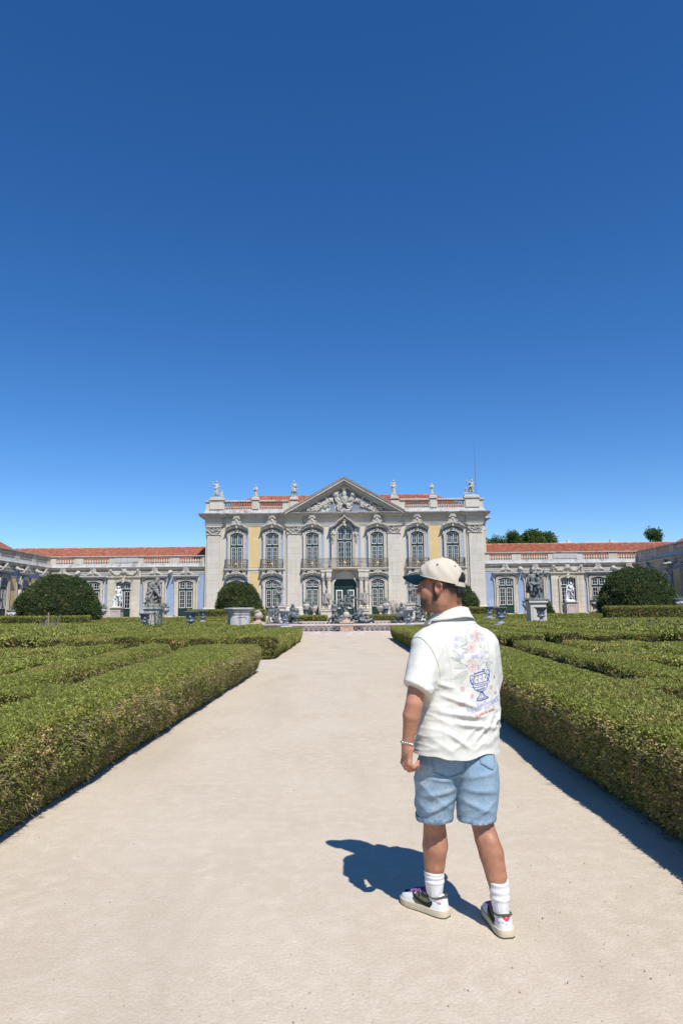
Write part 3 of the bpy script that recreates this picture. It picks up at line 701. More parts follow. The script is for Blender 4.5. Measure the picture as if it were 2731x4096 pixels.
# balconies
def railing(m,pts,z0,z1,step=.13):
    P=[Vector((x,y,0)) for x,y in pts]
    for z,r in ((z1,.028),(z0+.06,.02),(z1-.14,.014),(z0+.2,.014)): m.tube([(p.x,p.y,z) for p in P],r,5)
    for a,b in zip(P[:-1],P[1:]):
        n=max(1,round((b-a).length/step))
        for i in range(n+1):
            p=a.lerp(b,i/n); m.tube([(p.x,p.y,z0),(p.x,p.y,z1)],.011,4)
            if i<n and (b-a).length>.5:
                c=a.lerp(b,(i+.5)/n); d=(b-a).normalized()*(step*.45)
                m.tube([(c.x+d.x*math.cos(t),c.y+d.y*math.cos(t),(z0+z1)/2+.1+.16*math.sin(t*1.0)) for t in [k*math.pi/4 for k in range(8)]],.009,3,True)
def balcony(x):
    w=1.32; b=part('balcony',MB().molding([(x-w,0),(x-w,-.8),(x+w,-.8),(x+w,0)],[(-.8,6.5),(-.1,6.5),(.0,6.56),(.05,6.62),(.05,6.7),(-.8,6.7)]),M['lime'],pav,0)
    m=MB(); railing(m,[(x-w+.03,-.02),(x-w+.03,-.76),(x+w-.03,-.76),(x+w-.03,-.02)],6.7,7.76); part('railing',m,M['iron'],b,60)
    for s in (-1,1):
        sd=SDF(.03); sd.k=.02; sd.chain(spiral(x+s*.95,6.3,.2,.8,90,s,10,-.3),.07); 
        part('corbel',MB().prism([(x+s*.95-.16,5.95),(x+s*.95+.16,5.95),(x+s*.95+.2,6.5),(x+s*.95-.2,6.5)],-.62,-.0),M['carv'],b,0)
    gilts(b,x,-.82); return b
def gilts(b,x,y):
    link('emblem',ME_EMBL,b,(x,y,7.2),None,(1.0,1,1.05))
    for dx,dz in ((-.32,.28),(.32,.28),(-.32,-.3),(.32,-.3),(-.62,.1),(.62,.1),(-.62,-.3),(.62,-.3),(-.8,.3),(.8,.3)):
        link('gilt_boss',ME_GILT,b,(x+dx,y+.03,7.2+dz))
for x in (-12.65,-8.5,8.5,12.65): balcony(x)
cp=[(-5.05,0),(-5.05,-.8),(-2.7,-.8),(-2.0,-.95),(-1.5,-1.25),(-.8,-1.42),(0,-1.48),(.8,-1.42),(1.5,-1.25),(2.0,-.95),(2.7,-.8),(5.05,-.8),(5.05,0)]
b=part('balcony',MB().molding(cp,[(-.75,6.45),(-.12,6.45),(-.02,6.52),(.06,6.6),(.06,6.7),(-.75,6.7)]).box(-4.9,4.9,-.8,0,6.46,6.69),M['lime'],pav,0)
m=MB(); railing(m,[(x*.993,y+.04) for x,y in cp],6.7,7.76); part('railing',m,M['iron'],b,60)
for x,y in ((-3.8,-.82),(0,-1.5),(3.8,-.82)): gilts(b,x,y)
for x in (-4.75,-2.85,2.85,4.75): part('corbel',MB().prism([(x-.16,5.9),(x+.16,5.9),(x+.2,6.45),(x-.2,6.45)],-.62,0),M['carv'],b,0)
# great door, columns
og=[(-1.3,0),(-1.3,3.95),(-1.2,4.2),(-1.02,4.42),(-.9,4.75),(-.72,5.05),(-.4,5.26),(0,5.34),(.4,5.26),(.72,5.05),(.9,4.75),(1.02,4.42),(1.2,4.2),(1.3,3.95),(1.3,0)]
door=part('door',MB().prism(og,-.06,.0),M['green'],pav,0); door.location=(0,0,.86)
m=MB(); m.box(-1.28,1.28,-.14,-.06,3.55,3.75); m.box(-.06,.06,-.15,-.06,0,3.55); m.box(-.03,.03,-.12,-.06,3.75,5.2)
for s in (-1,1):
    for a,b_,z0,z1 in ((.18,.62,3.85,4.35),(.68,.95,3.85,4.2),(.15,.6,4.42,4.95),(.2,1.15,.2,.9)):
        x0,x1=sorted((s*a,s*b_)); m.cbox(x0,x1,-.11,-.06,z0,z1,.03)
part('door_panel',m,M['green'],door,0)
for x0 in (-1.05,.3):
    part('sash',sash_mb(.75,2.15,2,4,bw=.11),M['white'],door,0,loc=(x0,-.09,1.15))
    for i in range(2):
        for j in range(4): link('pane',ME_UNIT['glass'],door,(x0+.75*(i+.5)/2,-.075,1.15+.1+1.95*(j+.5)/4),None,(.3,.012,.46))
A=og; B=[(x*1.0+(.34 if x>0 else -.34 if x<0 else 0)*(1 if z<4 else .8), z+(0 if z<.1 else .28 if z>4.8 else .1)) for x,z in og]
m=MB().ring(B,A,-.55,-.01); B2=[(x*1.05,z+.03 if z>.1 else z) for x,z in A];B3=[(x*1.14,z+.14 if z>.1 else z) for x,z in A]; m.ring(B3,B2,-.62,-.54); part('door_surround',m,M['lime'],door,40)
part('door_head',MB().box(-1.75,1.75,-.5,-.005,4.55,5.62),M['lime'],door,0)
sd=SDF(.03); sd.k=.02; leafscroll(sd,[(-.9,5.3),(-.4,5.52),(0,5.6),(.4,5.52),(.9,5.3)],.1,.1,12,150,-.58); sd.ell((0,-.62,5.5),(.16,.1,.22)); part('carving',sdf_mesh('carving',sd,M['carv']),None,door)
for x,y in ((-2.42,-.55),(-1.85,-1.0),(1.85,-1.0),(2.42,-.55)):
    c=part('column',MB().lathe([(.25,2.35),(.255,3.4),(.215,5.2)],18,(x,y,0)),M['lime'],pav,60)
    part('column_base',MB().lathe([(.36,2.02),(.36,2.1),(.3,2.16),(.33,2.24),(.25,2.35)],18,(x,y,0)),M['lime'],c,50)
    part('column_pedestal',MB().cbox(x-.42,x+.42,y-.42,min(y+.42,0),.5,1.95,.02).cbox(x-.46,x+.46,y-.46,min(y+.46,0),1.95,2.02,.02),M['lime'],c,0)
    sd=SDF(.025); sd.k=.015
    for k in range(8):
        a=R(45*k); sd.ell((x+.24*math.cos(a),y+.24*math.sin(a),5.35),(.075,.075,.15)); sd.ell((x+.29*math.cos(a),y+.29*math.sin(a),5.5),(.07,.07,.06))
    sd.cap((x,y,5.2),(x,y,5.5),.2,.24); sd.rbox((x,y,5.6),(.33,.33,.05),.02); part('column_capital',sdf_mesh('column_capital',sd,M['carv']),None,c)
    part('impost',MB().cbox(x-.3,x+.3,y-.3,0,5.66,6.2,.02).cbox(x-.38,x+.38,y-.38,0,6.2,6.45,.04),M['lime'],c,0)

# ------------------------------------------------------------------ wings
def wing_window(par,x,y0,z0,sm=None,kind='ear'):
    f=make_window(1.72,4.12,.2,2.05,4,'glass','window',par,True,.26,.22,M['limew'],.95)
    if kind=='ear':
        sd=SDF(.03); sd.k=.02
        for s in (-1,1):
            sd.chain(spiral(s*1.33,4.35,.24,1.2,90,-s,16,-.14),.07); sd.chain([(s*1.5,-.1,4.2),(s*1.34,-.1,3.9),(s*1.27,-.1,3.3),(s*1.27,-.1,.2)],[.09,.1,.1,.1])
        part('scroll',sdf_mesh('scroll',sd,M['limew']),None,f)
        m=MB(); m.molding([(-1.22,0),(-1.22,-.3),(1.22,-.3),(1.22,0)],[(-.2,4.5),(.0,4.5),(.08,4.6),(.3,4.68),(.3,4.8),(-.2,4.84)]); part('hood',m,M['grey'],f)
        m=MB(); m.prism([(-.75,4.84),(.75,4.84),(.62,5.0),(.45,5.15),(.3,5.24),(0,5.28),(-.3,5.24),(-.45,5.15),(-.62,5.0)],-.2,0); part('attic',m,M['limew'],f)
        link('ornament',ME_CREST3,f,(0,-.2,4.84),None,(1,1,.88))
    return f
def wing_bay(par):
    f=make_window(1.72,4.12,.2,2.05,4,'glass','window',par,True,.2,.42,M['limew'],.95)
    for s in (-1,1):
        z=.0
        for i in range(7):
            h=.64; part('stone_block',MB().cbox(s*1.06 if s>0 else -1.92,1.92 if s>0 else -1.06,-.3,-.01,z+.004,z+h-.004,.012),M['limew'],f,0); z+=h
    part('lintel',MB().cbox(-1.06,1.06,-.29,-.01,4.24,4.48,.01),M['limew'],f,0)
    part('hood',MB().molding([(-1.95,0),(-1.95,-.3),(1.95,-.3),(1.95,0)],[(-.2,4.48),(0,4.48),(.1,4.58),(.2,4.62),(.2,4.72),(-.2,4.75)]),M['limew'],f)
    part('frieze_panel',MB().box(-1.9,1.9,-.2,-.01,4.75,5.62),M['limew'],f,0)
    link('ornament',ME_GARL,f,(0,-.22,4.74),None,(1.1,1.0,.95))
    sd=SDF(.03); sd.k=.02; leafscroll(sd,[(0,4.05),(0,4.3),(0,4.5)],.15,.2,7,170,-.42); part('keystone',sdf_mesh('keystone',sd,M['limew']),None,f)
    return f
def spout(par,x):
    sd=SDF(.03); sd.k=.02; sd.cap((x,0,6.35),(x,-.9,6.32),.16,.12); sd.ell((x,-.25,6.5),(.26,.24,.22)); sd.ell((x,-.05,6.1),(.16,.12,.3)); sd.cap((x,-.8,6.32),(x,-1.25,6.25),.1,.07); sd.ell((x,-.5,6.42),(.2,.2,.12))
    return part('water_spout',sdf_mesh('water_spout',sd,M['carv']),None,par)
PLAIN={}
def parapet_wing(par,segs,y0=0.0):
    """segs: list of (x0,x1,'b' balusters | 'p' panel)"""
    for a,b,k in segs:
        if k=='b':
            rl=part('parapet_rail',MB().box(a,b,.02,.22,7.70,7.735),M['limew'],par,0); n=max(3,round((b-a)/.29))
            for i in range(n): link('baluster',ME_BALW,rl,(a+(b-a)*(i+.5)/n,.12,7.5),None,(1,1,.95))
        else:
            part('parapet_panel',MB().cbox(a,b,.0,.3,7.5,8.27,.02),M['limew'],par,0)
            if b-a>1.8: part('parapet_panel',MB().cbox(a+.15,b-.15,-.05,.0,7.6,8.2,.03),M['grey'],par,0)
WPROF_PL=[(0,.45),(.14,.45),(.14,1.2),(.08,1.28),(0,1.3)]
WPROF_AR=[(0,6.25),(.07,6.25),(.07,6.42),(.12,6.45),(.12,6.58),(0,6.6)]
WPROF_CO=[(0,6.7),(.05,6.72),(.12,6.82),(.36,6.88),(.36,6.98),(.42,7.04),(0,7.08)]
WPROF_BL=[(.36,7.06),(.22,7.12),(.12,7.3),(.08,7.5),(-.35,7.5),(-.38,7.06)]
WPROF_CP=[(.08,8.27),(.13,8.32),(.13,8.42),(-.33,8.42),(-.33,8.27)]
def wing_shell(par,L,depth=12.0):
    """front along local x from 0 to L at y=0; wall behind"""
    part('wall',MB().box(0,L,0,depth,.4,7.06),M['limew'],par,0)
    part('blue_panel',MB().box(0.03,L-.03,-.012,.3,1.3,6.25),M['blue'],par,0)
    for nm,pf,mt in (('plinth',WPROF_PL,'limew'),('architrave',WPROF_AR,'limew'),('cornice',WPROF_CO,'limew'),('blocking_course',WPROF_BL,'grey'),('parapet_coping',WPROF_CP,'corn')):
        part(nm,MB().molding([(0,0),(L,0)],pf),M[mt],par)
    part('cornice_crust',MB().molding([(0,0),(L,0)],[(.30,7.0),(.43,6.99),(.435,7.065),(.30,7.085)]),M['crust'],par)
def steps(par,x,w=1.6):
    part('step',MB().box(x-w,x+w,-.9,0,.45,1.08),M['limew'],par,0); part('step',MB().box(x-w-.2,x+w+.2,-1.25,-.9,.45,.88),M['limew'],par,0)
wl=thing('palace_wing','long low blue palace wing joining the left end of the central block','palace wing',(-34.9,80.4,0))
LW=34.9-16.48; wing_shell(wl,LW)
wr=thing('palace_wing','long low blue palace wing joining the right end of the central block','palace wing',(16.25,80.4,0))
LR=34.3-16.25; wing_shell(wr,LR)
for par,off,L,xs_ in ((wl,34.9,LW,(-18.75,-22.4,-26.0,-29.65,-33.2)),(wr,-16.25,LR,(18.6,22.1,25.8,29.4,33.0))):
    first=not PLAIN
    if first:
        PLAIN['w']=wing_window(par,0,0,0); PLAIN['b']=wing_bay(par)
    for i,x in enumerate(xs_):
        k='b' if i==2 else 'w'; lx=x+off; steps(par,lx,1.75)
        if first and i in (0,2): PLAIN[k].location=(lx,0,1.27)
        else: copy_tree(PLAIN[k],par,(lx,0,1.27))
    for a,b in ((0,1),(3,4)): spout(par,(xs_[a]+xs_[b])/2+off)
    c=[abs(x-xs_[0]) for x in xs_]; s=1 if par is wr else -1
    seg=[]
    for a,b,k in ((-2.3,-1.75,'p'),(-1.75,.85,'b'),(.85,2.0,'p'),(2.0,5.1,'b'),(5.1,5.6,'p'),(5.6,8.7,'p'),(8.7,9.2,'p'),(9.2,12.2,'b'),(12.2,13.3,'p'),(13.3,15.4,'b'),(15.4,16.2,'p')):
        x0,x1=sorted((xs_[0]+s*a+off,xs_[0]+s*b+off)); x0=max(x0,0.0); x1=min(x1,L)
        if x1-x0>.1: seg.append((x0,x1,k))
    parapet_wing(par,seg)
# wing roofs with tiles
r=part('roof',MB().add([(-8,1.0,7.62),(LW-.02,1.0,7.62),(LW-.02,7.6,10.0),(-8,7.6,10.0),(LW-.02,14,7.62),(-8,14,7.62)],[(0,1,2,3),(3,2,4,5)]),M['tile'],wl,0)
tile_roof(r,((-8,1.0,7.64),(LW-.02,1.0,7.64),(LW-.02,7.6,10.02),(-8,7.6,10.02)),.27,17,M['tile'])
part('ridge',MB().tube([(-8,7.6,10.06),(LW-.02,7.6,10.06)],.13,8),M['tile'],r)
r=part('roof',MB().add([(.95,1.0,7.62),(LR+8,1.0,7.62),(LR+8,7.6,10.0),(.95,7.6,10.0),(LR+8,14,7.62),(.95,14,7.62)],[(0,1,2,3),(3,2,4,5)]),M['tile'],wr,0)
tile_roof(r,((.95,1.0,7.64),(LR+8,1.0,7.64),(LR+8,7.6,10.02),(.95,7.6,10.02)),.27,17,M['tile'])
part('ridge',MB().tube([(.95,7.6,10.06),(LR+8,7.6,10.06)],.13,8),M['tile'],r)
# side wings running towards the viewer
def side_window(par,x):
    f=make_window(1.5,4.1,.45,2.05,4,'glass','window',par,True,.32,.24,M['limew'],.95); f.location=(x,0,1.27)
    m=MB(); m.molding([(-1.1,0),(-1.1,-.3),(1.1,-.3),(1.1,0)],[(-.2,4.62),(.0,4.62),(.08,4.7),(.25,4.78),(.25,4.9),(-.2,4.94)]); part('hood',m,M['grey'],f)
    link('ornament',ME_CREST3,f,(0,-.22,4.92),None,(.85,1,.9)); ears(f,2.1,4.3,M['carv'])
    return f
SIDE=None
for nm,lab,ox,oy,rz,sgn in (('palace_wing','side palace wing with ochre panels in full sun along the left edge','l',0,90,1),('palace_wing','side palace wing in shade along the right edge with ochre panels','r',0,-90,-1)):
    L=24.0
    if sgn>0: w=thing(nm,lab,'palace wing',(-34.9,80.36-L,0),R(90)); dist=lambda Yw: Yw-(80.36-L)
    else: w=thing(nm,lab,'palace wing',(34.3,80.36,0),R(-90)); dist=lambda Yw: 80.36-Yw
    wing_shell(w,L)
    wy=(60.2,64.8,69.4,74.0,78.6) if sgn>0 else (60.0,64.6,69.0,73.4,77.8)
    for i,Yw in enumerate(wy):
        lx=dist(Yw)
        if SIDE is None: SIDE=side_window(w,lx)
        else: copy_tree(SIDE,w,(lx,0,1.27))
        steps(w,lx,1.4)
    for i in range(len(wy)-1):
        c=dist((wy[i]+wy[i+1])/2)
        part('yellow_panel',MB().box(c-.72,c+.72,-.03,.1,1.5,5.55),M['yellow'],w,0); part('panel_frame',MB().ring([(c-.85,1.3),(c-.85,5.68),(c+.85,5.68),(c+.85,1.3)],[(c-.72,1.3),(c-.72,5.55),(c+.72,5.55),(c+.72,1.3)],-.06,.1),M['limew'],w,0)
        if i%2==0 or sgn>0: spout(w,c)
    seg=[]; x=0.0; i=0
    while x<L-.5:
        a=min(x+.9,L); seg.append((x,a,'p')); b=min(a+3.0,L); 
        if b-a>.6: seg.append((a,b,'b'))
        x=b
    parapet_wing(w,seg)
    y1=7.9
    if sgn>0: Q=[(0,1.0,7.62),(L-1.0,1.0,7.62),(L+6.2,9.6,11.0),(0,9.6,11.0)]
    else: Q=[(1.0,1.0,7.62),(L,1.0,7.62),(L,9.6,11.0),(-6.2,9.6,11.0)]
    r=part('roof',MB().add(Q,[(0,1,2,3)]),M['tile'],w,0)
    tile_roof(r,[(a,b,c+.02) for a,b,c in Q],.3,20,M['tile'])
    part('ridge',MB().tube([(Q[3][0],9.6,11.05),(Q[2][0],9.6,11.05)],.14,8),M['tile'],r)
    if sgn<0:
        m=MB().tube([(dist(72.6),-.75,6.35),(dist(70.9),-.75,6.35)],.07,8); m.tube([(dist(71.7),-.75,6.35),(dist(71.7),0,6.3)],.04,6); part('tube_lamp',m,M['white'],w,60)

# ------------------------------------------------------------------ sculpted figures
BASEJ=dict(pel=(0,0,.95),che=(0,.01,1.28),nec=(0,.02,1.47),hea=(0,-.02,1.63),sL=(.19,.01,1.43),sR=(-.19,.01,1.43),eL=(.26,.03,1.15),eR=(-.26,.03,1.15),
 wL=(.27,-.08,.9),wR=(-.27,-.08,.9),hL=(.1,0,.93),hR=(-.1,0,.93),kL=(.12,-.06,.5),kR=(-.11,0,.5),aL=(.13,.03,.09),aR=(-.12,.03,.09))
def figure(sd,J=None,s=1.0,o=(0,0,0),yaw=0,drape=None,seed=0,bulk=1.0,helmet=False,child=False,beard=False):
    q=random.Random(seed); D=dict(BASEJ); D.update(J or {}); c,sn=math.cos(R(yaw)),math.sin(R(yaw)); o=np.array(o,float)
    def T(p): return o+s*np.array((p[0]*c-p[1]*sn,p[0]*sn+p[1]*c,p[2]))
    P={k:T(v) for k,v in D.items()}; b=s*bulk; sd.k=.03*s
    hr=.15 if child else .115
    sd.ell(P['hea'],(hr*.85*s,hr*.95*s,hr*1.1*s)); sd.cap(P['nec'],P['hea'],.06*b)
    sd.ell(P['hea']+s*np.array((0,.02,.06)),(hr*.95*s,hr*.95*s,hr*.8*s))
    sd.cap(P['hea']+s*np.array((0,-.09,.02)),P['hea']+s*np.array((0,-.125,-.03)),.016*s,.022*s,.01)
    for i in range(9): sd.ell(P['hea']+s*np.array((.09*math.cos(i*.7),.03+.09*math.sin(i*.7),.05+.03*math.sin(i*2.1))),(.035*s,.035*s,.04*s),None,.008)
    if helmet: sd.ell(P['hea']+s*np.array((0,.02,.12)),(.05*s,.16*s,.13*s)); sd.cap(P['hea']+s*np.array((0,.1,.2)),P['hea']+s*np.array((0,.2,.02)),.04*s,.02*s)
    if beard: sd.ell(P['hea']+s*np.array((0,-.1,-.12)),(.08*s,.07*s,.13*s)); sd.ell(P['hea']+s*np.array((0,.08,0)),(.14*s,.12*s,.16*s))
    ch,pe=P['che'],P['pel']
    sd.ell(ch,(.175*b,.125*b,.2*b)); sd.cap(ch,pe,.135*b,.145*b); sd.ell(pe,(.165*b,.13*b,.13*b)); sd.cap(P['sL'],P['sR'],.075*b)
    for k in 'LR':
        sd.cap(P['s'+k],P['e'+k],.065*b,.05*b); sd.cap(P['e'+k],P['w'+k],.048*b,.034*b)
        d=(P['w'+k]-P['e'+k]); d=d/max(np.linalg.norm(d),1e-6); sd.cap(P['w'+k],P['w'+k]+d*.11*s,.042*b,.03*b)
        sd.cap(P['h'+k],P['k'+k],.098*b,.065*b); sd.cap(P['k'+k],P['a'+k],.064*b,.04*b); sd.ell(P['k'+k]*.6+P['a'+k]*.4+s*np.array((0,.02,0)),(.062*b,.07*b,.12*b))
        f=T((0,-.17,-.05))-o; sd.cap(P['a'+k]+s*np.array((0,0,-.03)),P['a'+k]+f,.05*b,.035*b)
    sd.k=.015*s
    if drape in ('robe','skirt','tunic'):
        z1={'robe':.05,'skirt':.25,'tunic':.56}[drape]; sp={'robe':.2,'skirt':.2,'tunic':.2}[drape]
        for i in range(12):
            a=2*math.pi*i/12+q.uniform(-.15,.15); w0=T((.12*math.cos(a),.1*math.sin(a),1.05)); e=T((.02+sp*math.cos(a+q.uniform(-.3,.3)),sp*.85*math.sin(a),z1+q.uniform(0,.05)))
            sd.cap(w0,e,.06*s,q.uniform(.05,.085)*s)
        if drape!='tunic': sd.chain([T((-.2,-.1,1.0)),T((0,-.17,.95)),T((.2,-.08,1.12)),T((.2,.1,1.3))],[.07*s,.08*s,.07*s,.06*s])
    if drape in ('cloak','tunic','cloth'):
        for i in range(6):
            x=-.22+.09*i; sd.cap(T((x*.7,.14,1.4)),T((x*1.2,.2,.35+q.uniform(0,.15))),.055*s,.07*s)
    if drape=='cloth':
        sd.chain([T((-.17,-.1,.98)),T((0,-.16,.9)),T((.18,-.05,1.0)),T((.22,.08,.7)),T((.2,.1,.3))],[.06*s,.07*s,.07*s,.08*s,.07*s])
    return P
def lumps(sd,c,r,n,seed,size=.12):
    q=random.Random(seed)
    for i in range(n):
        a=q.uniform(0,6.28); t=q.random()**.5; z=q.uniform(-.5,.5)
        p=(c[0]+r[0]*t*math.cos(a),c[1]+r[1]*t*math.sin(a),c[2]+r[2]*z); e=(p[0]+q.uniform(-1,1)*size*2,p[1]+q.uniform(-1,1)*size*2,p[2]+q.uniform(-1,.6)*size*2)
        sd.cap(p,e,size*q.uniform(.5,1),size*q.uniform(.3,.8))
def statue(name,label,loc,rotz,build,mat,h=.03,ped=None,group=None,cat='statue',plinth=(.36,.34,.09)):
    """ped: (half width, height, material) – a panelled stone pedestal below the figure"""
    t=thing(name,label,cat,loc,rotz,group); z=0
    if ped:
        w,hh,pm_=ped; m=MB(); m.cbox(-w*1.15,w*1.15,-w*1.15,w*1.15,0,.16,.03); m.cbox(-w*1.06,w*1.06,-w*1.06,w*1.06,.16,.26,.03); m.cbox(-w,w,-w,w,.26,hh-.2,.02)
        m.ring([(-w*.72,.4),(-w*.72,hh-.34),(w*.72,hh-.34),(w*.72,.4),(-w*.72,.4)],[(-w*.62,.48),(-w*.62,hh-.42),(w*.62,hh-.42),(w*.62,.48),(-w*.62,.48)],-w-.03,-w+.01)
        m.cbox(-w*1.06,w*1.06,-w*1.06,w*1.06,hh-.2,hh-.12,.03); m.cbox(-w*1.2,w*1.2,-w*1.2,w*1.2,hh-.12,hh,.03); part('pedestal',m,pm_,t,0); z=hh
    if plinth: part('plinth',MB().cbox(-plinth[0],plinth[0],-plinth[1],plinth[1],z,z+plinth[2],.02),mat,t,0); z+=plinth[2]-.01
    sd=SDF(h); build(sd,z); part('figure',sdf_mesh('figure',sd,mat,None,(.022,11,.45)),None,t); return t
S=M['statue']; ZP=15.18
def roof(i,x,label,build,**k): return statue('roof_statue',label,(X0+x,Y0+.06,ZP),0,build,S,.022,None,'statues standing along the palace parapet',plinth=(k.get('pw',.34),.3,.1))
def b1(sd,z):
    figure(sd,dict(eL=(.27,.0,1.2),wL=(.3,-.02,.95),eR=(-.33,-.05,1.33),wR=(-.4,-.1,1.62),hea=(.01,-.02,1.66)),1.1,(-.1,0,z),0,'skirt',1)
    figure(sd,dict(kL=(.2,-.25,.75),kR=(-.1,-.28,.78),aL=(.3,-.3,.62),aR=(.05,-.4,.62)),.72,(.5,0,z-.42),20,None,2,child=True)
def b2(sd,z): figure(sd,dict(eR=(-.28,-.06,1.16),wR=(-.2,-.24,1.06),eL=(.27,.0,1.15),wL=(.12,-.2,1.1)),.80,(0,0,z),-8,'robe',3); sd.ell((-.18,-.2,z+.86),(.16,.1,.09))
def b3(sd,z):
    figure(sd,dict(hea=(-.05,-.03,1.62),eL=(.27,-.02,1.17),wL=(.25,-.25,1.1),eR=(-.28,.05,1.15),wR=(-.3,-.02,.85)),1.06,(0,0,z),10,'tunic',4,helmet=True); sd.rbox((.18,-.2,z+1.25),(.18,.05,.12),.03); sd.chain([(.1,-.1,z+1.0),(.3,-.1,z+.85),(.42,-.1,z+.9)],.06)
def b4(sd,z): figure(sd,dict(eR=(-.27,-.03,1.15),wR=(-.24,-.25,1.02),eL=(.26,.03,1.15),wL=(.28,0,.88)),1.06,(0,0,z),0,'robe',5); sd.ell((-.2,-.26,z+1.08),(.14,.08,.06))
def b5(sd,z): figure(sd,dict(eR=(-.25,-.04,1.15),wR=(.02,-.22,1.2),eL=(.25,-.04,1.15),wL=(-.03,-.2,1.14)),.83,(0,0,z),12,'robe',6)
def b6(sd,z):
    figure(sd,dict(eR=(-.33,-.02,1.45),wR=(-.48,-.05,1.62),eL=(.25,.05,1.14),wL=(.22,-.1,.88),che=(.05,0,1.28),nec=(.08,0,1.47),hea=(.1,-.02,1.63),pel=(.02,0,.95)),1.04,(.15,0,z),0,'cloth',7)
    figure(sd,dict(kL=(.2,-.25,.75),kR=(-.1,-.28,.78),aL=(.3,-.3,.62),aR=(-.25,-.4,.62),eL=(.25,-.1,1.3),wL=(.1,-.2,1.5)),.7,(-.5,0,z-.4),-20,None,8,child=True)
roof(1,-15.1,'roof statue with raised arm and a seated child, left end of the parapet',b1,pw=.75)
roof(2,-10.5,'short roof statue holding a basket, second from the left on the parapet',b2)
roof(3,-5.95,'helmeted roof statue in a short tunic, just left of the pediment',b3)
roof(4,5.85,'robed roof statue holding a small dish, just right of the pediment',b4)
roof(5,10.4,'short robed roof statue with folded arms, second from the right on the parapet',b5)
roof(6,14.95,'roof statue stretching an arm above a child, right end of the parapet',b6,pw=.72)
# garden statues
M['greyw']=pm('weathered_statue',(.40,.375,.34),(.30,.28,.25),4,.8,.1,30,.2,c3=(.19,.175,.155),s3=3.0)
def bw1(sd,z):
    figure(sd,dict(eR=(-.3,-.02,1.35),wR=(-.2,-.02,1.6),eL=(.27,.05,1.15),wL=(.28,-.03,.88),kL=(.14,-.1,.5),aL=(.16,.08,.09)),1.2,(.08,0,z),15,'cloth',11); sd.cap((-.35,.1,z),(-.3,.1,z+.95),.2,.12); lumps(sd,(-.33,.05,z+.6),(.14,.12,.6),8,3,.09)
def bw2(sd,z):
    figure(sd,dict(che=(.1,-.05,1.25),nec=(.15,-.08,1.42),hea=(.12,-.1,1.58),sL=(.3,-.05,1.36),sR=(-.02,-.05,1.42),eL=(.38,-.15,1.15),wL=(.2,-.28,1.0),eR=(-.05,-.2,1.2),wR=(.16,-.3,1.05),kL=(.18,-.2,.52),aL=(.3,.0,.1)),1.1,(0,0,z),20,'cloth',12); sd.cap((-.28,.12,z),(-.2,.12,z+.8),.2,.14); sd.ell((.05,0,z),(.5,.3,.1))
statue('marble_statue','white marble statue of a youth with raised arm on a pink pedestal, left garden',(-23.98,72,.68),0,bw1,M['marble'],.03,(.52,1.62,M['pink']),plinth=(.42,.4,.12))
statue('marble_statue','white marble statue leaning forward on a pink pedestal, right garden',(23.3,72,.68),0,bw2,M['marble'],.03,(.55,1.78,M['pink']),plinth=(.42,.4,.12))
def bl1(sd,z):
    figure(sd,dict(hea=(.1,-.05,1.62),eL=(.3,-.1,1.18),wL=(.38,-.2,.95),kL=(.3,-.32,.62),aL=(.34,-.15,.15),eR=(-.28,-.1,1.2),wR=(-.05,-.3,1.1)),1.18,(.08,0,z),10,'cloth',21,1.1,beard=True)
    figure(sd,dict(kL=(.2,-.25,.6),kR=(-.1,-.28,.6)),.95,(-.28,-.12,z+.0),-30,'robe',22); lumps(sd,(-.1,0,z+.4),(.42,.3,.7),24,5,.085); sd.cap((-.5,0,z+.2),(-.75,-.1,z+.25),.1,.04); sd.ell((0,0,z+.05),(.65,.45,.16))
def bl2(sd,z):
    figure(sd,dict(hea=(-.05,-.03,1.66),eR=(-.3,-.05,1.15),wR=(-.26,-.15,.88),kR=(-.2,-.2,.55),eL=(.25,-.1,1.2),wL=(.3,-.2,1.0)),1.26,(-.2,0,z),15,'cloth',23,1.1,helmet=True)
    figure(sd,dict(eL=(.3,0,1.5),wL=(.36,0,1.82),sL=(.2,0,1.47),hea=(-.02,-.05,1.6),kL=(.2,-.25,.65),kR=(0,-.3,.7)),1.12,(.22,-.08,z+.05),-15,'robe',24)
    lumps(sd,(.1,0,z+.35),(.42,.3,.6),22,7,.085); sd.ell((0,0,z+.04),(.7,.5,.14))
statue('bronze_group','dark grey sculpture of struggling figures on a stone pedestal in the left hedge garden',(-14.0,50,0),0,bl1,M['greyst'],.032,(.55,2.02,M['grey']),cat='sculpture',plinth=(.66,.5,.1))
statue('bronze_group','dark lead sculpture of two entwined figures on a tall pedestal in the right hedge garden',(13.72,50,0),0,bl2,M['lead'],.032,(.57,2.2,M['lime']),cat='sculpture',plinth=(.66,.5,.1))
def bb1(sd,z):
    figure(sd,dict(eR=(-.28,0,1.17),wR=(-.26,-.04,.88),eL=(.3,-.02,1.2),wL=(.12,-.2,1.32),hea=(.03,-.03,1.64),kL=(.13,-.1,.5),aL=(.0,.02,.09)),1.28,(0,0,z),-8,None,31); sd.chain([(-.2,-.12,z+1.2),(0,-.2,z+1.1),(.22,-.1,z+1.2),(.22,.1,z+1.2),(-.2,.12,z+1.2)],.09); sd.cap((.0,-.15,z+1.75),(.35,-.1,z+1.7),.09,.06); sd.cap((0,.14,z+1.7),(-.05,.2,z+.2),.12,.16)
statue('stone_statue','weathered nude statue with arm across its chest, standing beside the left round topiary',(-6.5,67,gz(67)),0,bb1,M['greyst'],.03,(.55,2.21-gz(67),M['lime']),plinth=(.42,.36,.12))
